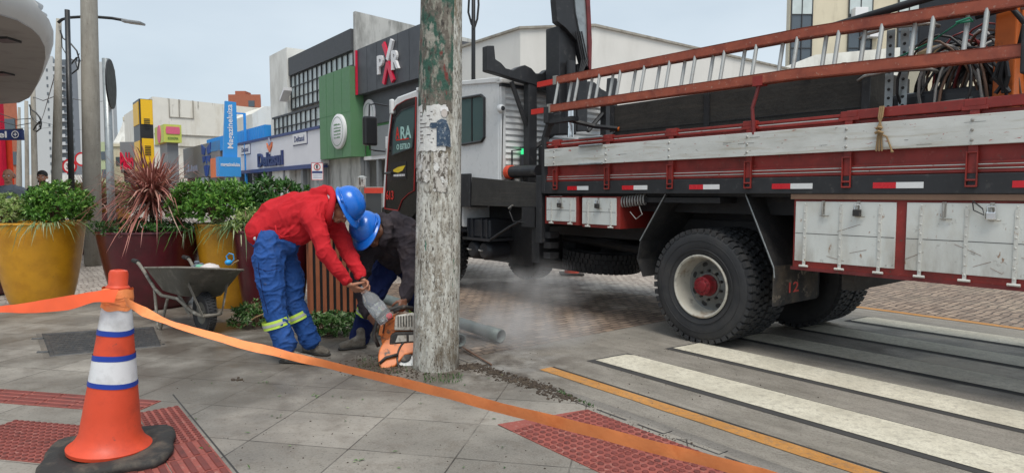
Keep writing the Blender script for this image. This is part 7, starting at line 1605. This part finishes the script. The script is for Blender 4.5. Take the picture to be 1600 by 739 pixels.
MB(gm).prism(gp + [(-.08, -.09), (0, .0), (.1, .02)], -.035, .035, 'z').build('guard', M['saw_orange'], sw_, bevel=.012, seg=3)
MB(gm).tube([(math.cos(a) * .12 + .06, math.sin(a) * .17 - .03, .04) for a in [R(70) + R(150) * i / 12 for i in range(13)]], .008, 6).build('guard_rim', M['saw_dark'], sw_, smooth=True)
MB(gm).tube([(-.2, -.06, .04), (-.15, -.02, .05), (-.05, .0, .055)], .013, 8).build('guard_lever', M['saw_dark'], sw_, smooth=True)
em = Fm(622, 518, 5.28); 
MB(em).prism([(-.13, -.12), (-.15, .0), (-.1, .1), (.0, .13), (.14, .12), (.19, .06), (.19, -.12)], -.16, .0, 'z').build('engine_housing', M['saw_orange'], sw_, bevel=.012, seg=2)
MB(em).prism([(-.16, -.02), (-.14, .08), (-.04, .13), (-.03, .1), (-.1, .05), (-.12, -.03)], -.05, .03, 'z').build('tank', M['saw_orange'], sw_, bevel=.01)
MB(em).prism([(-.03, .02), (-.02, .14), (.12, .16), (.2, .12), (.2, .01)], .0, .045, 'z').build('starter_cover', M['saw_white'], sw_, bevel=.012, seg=2)
mb = MB(em)
for k in range(8): mb.box(-.0 + k * .022, .008 + k * .022, .05, .14, .045, .052)
mb.build('cooling_slots', M['saw_dark'], sw_)
MB(em).prism([(-.07, -.1), (-.06, -.02), (-.02, .005), (.17, .005), (.18, -.09)], .01, .05, 'z').build('dark_cover', M['saw_dark'], sw_, bevel=.01)
mb = MB(em); mb.prism([(-.02, -.075), (0, -.02), (.07, -.02), (.07, -.07)], .05, .056, 'z'); mb.prism([(.09, -.07), (.09, -.02), (.15, -.02), (.15, -.07)], .05, .056, 'z'); mb.build('air_filter', M['saw_white'], sw_)
MB(em).tube([(-.16, -.12, .0), (-.2, -.02, .0), (-.17, .09, -.01), (-.1, .17, -.02), (0, .2, -.03), (.06, .19, -.03)], .016, 10).build('front_handle', M['saw_dark'], sw_, smooth=True)
MB(em).tube([(-.04, .16, -.02), (.04, .2, -.04), (.12, .18, -.06)], .018, 10).build('rear_handle', M['saw_dark'], sw_, smooth=True)
MB(em).tube([(-.075, .12, .03), (-.075, .145, .05)], .02, 12).build('fuel_cap', M['reflect_red'], sw_)
mb = MB(em); mb.tube([(-.12, .0, .04), (-.1, .1, .06), (-.03, .13, .06)], .006, 6); mb.build('water_hose', M['cable_black'], sw_)

# ---- two passers-by on the left
def walker(label, px, ytop, Y, m, bald, ph):
    x = at(px, 300, Y).x; zt_ = at(px, ytop, Y).z; k = zt_ / 1.75; th = thing('person', label, 'person', Vector((x, Y, 0))); Q = lambda a, d, z: Vector((x + a * k, Y + d * k, z * k)); b = Blob()
    L_ = head(b, Q(0, 0, 1.63), Vector((0, 0, 1)), Vector((.35, -.9, -.05)), .95 * k); b.chain([(Q(0, 0, 1.42), .06), (Q(0, 0, 1.55), .055)]); b.chain([(Q(0, 0, .95), .12), (Q(0, 0, 1.35), .13)])
    for sg in (-1, 1):
        b.chain([(Q(sg * .09, 0, .95), .08), (Q(sg * .1, -.05 * sg, .5), .055), (Q(sg * .1, .1 * sg * ph, .08), .04)]); b.chain([(Q(sg * .19, 0, 1.4), .05), (Q(sg * .24, .02, 1.12), .04), (Q(sg * .24, -.08, .88), .028)])
        hand(b, Q(sg * .24, -.08, .86), Vector((0, -.2, -1)), Vector((-sg, 0, 0)), Vector((0, -1, -.1)), (.3, .4, .3), k=.9)
    b.build('body', M['skin'], th, vox=.009, it=3); face_details(L_, th, None)
    b = Blob(); b.chain([(Q(0, 0, .92), .15), (Q(0, 0, 1.2), .16), (Q(0, 0, 1.36), .14)]); b.chain([(Q(-.17, 0, 1.39), .085), (Q(0, 0, 1.43), .08), (Q(.17, 0, 1.39), .085)])
    for sg in (-1, 1): b.chain([(Q(sg * .19, 0, 1.39), .08), (Q(sg * .25, .02, 1.12), .062), (Q(sg * .245, -.07, .9), .05)])
    b.build('jacket', M[m], th, vox=.014, it=3, folds=.01, fs=7, seed=px)
    b = Blob()
    for sg in (-1, 1): b.chain([(Q(sg * .07, 0, .93), .12), (Q(sg * .1, -.05 * sg, .5), .09), (Q(sg * .1, .1 * sg * ph, .08), .07)])
    b.build('trousers', M['clothes_dark'], th, vox=.015, it=3, folds=.01, fs=7)
    for sg in (-1, 1): g = Q(sg * .1, .1 * sg * ph, 0); boot(th, g + Vector((0, .08, 0)), g + Vector((.03, -.18, 0)), 'shoe', 'clothes_dark')
    b = Blob(); 
    if bald: b.chain([(L_(-.06, -.05, .0), .032 * k), (L_(-.05, -.085, .02), .03 * k), (L_(.05, -.085, .02), .03 * k), (L_(.06, -.05, .0), .032 * k)])
    else: b.ell(L_(0, -.02, .055), frame_from(Vector((0, 0, 1)), Vector((.35, -.9, 0))), (.08 * k, .095 * k, .08 * k)); b.chain([(L_(-.045, .05, -.07), .02), (L_(0, .075, -.085), .022), (L_(.045, .05, -.07), .02)])
    b.build('hair', M['clothes_grey' if bald else 'hair'], th, vox=.01, it=2)
walker('balding man in a grey jacket walking behind the left planters', 14, 264, 10.6, 'clothes_grey', True, 1)
walker('dark-haired bearded man in dark clothes behind the left shrub', 67, 267, 11.6, 'clothes_dark', False, -1)

# ================================================ dust blown from the saw
def dust(name, px, py, Y, r_, dens, sd):
    m = bpy.data.materials.new('dust'); m.use_nodes = True; nt = m.node_tree; N = nt.nodes; N.clear(); K = nt.links.new; out = N.new('ShaderNodeOutputMaterial'); pv = N.new('ShaderNodeVolumePrincipled')
    pv.inputs['Color'].default_value = (.85, .85, .86, 1); tc = N.new('ShaderNodeTexCoord'); mp = N.new('ShaderNodeMapping'); mp.inputs['Location'].default_value = (-1, -1, -1); mp.inputs['Scale'].default_value = (2, 2, 2)
    K(tc.outputs['Generated'], mp.inputs[0]); gr = N.new('ShaderNodeTexGradient'); gr.gradient_type = 'SPHERICAL'; K(mp.outputs[0], gr.inputs[0]); nz_ = N.new('ShaderNodeTexNoise'); nz_.inputs['Scale'].default_value = 2.2; nz_.inputs['Detail'].default_value = 4; K(tc.outputs['Object'], nz_.inputs[0])
    rp = N.new('ShaderNodeMapRange'); rp.inputs[1].default_value = .38; rp.inputs[2].default_value = .7; K(nz_.outputs[0], rp.inputs[0]); mu = N.new('ShaderNodeMath'); mu.operation = 'MULTIPLY'; K(gr.outputs[1], mu.inputs[0]); K(rp.outputs[0], mu.inputs[1]); m2 = N.new('ShaderNodeMath'); m2.operation = 'MULTIPLY'; m2.inputs[1].default_value = dens; K(mu.outputs[0], m2.inputs[0]); K(m2.outputs[0], pv.inputs['Density']); K(pv.outputs[0], out.inputs['Volume'])
    c = at(px, py, Y); o = MB().ell(c, r_, n=24, m=14).build(name, m, kind='stuff'); o['label'] = 'pale dust drifting from the saw cut'; o['category'] = 'dust'; return o
dust('dust_cloud', 785, 512, 6.0, (1.0, .55, .3), 5.5, 1)
dust('dust_cloud', 825, 445, 7.4, (.9, .6, .36), 2.6, 2)
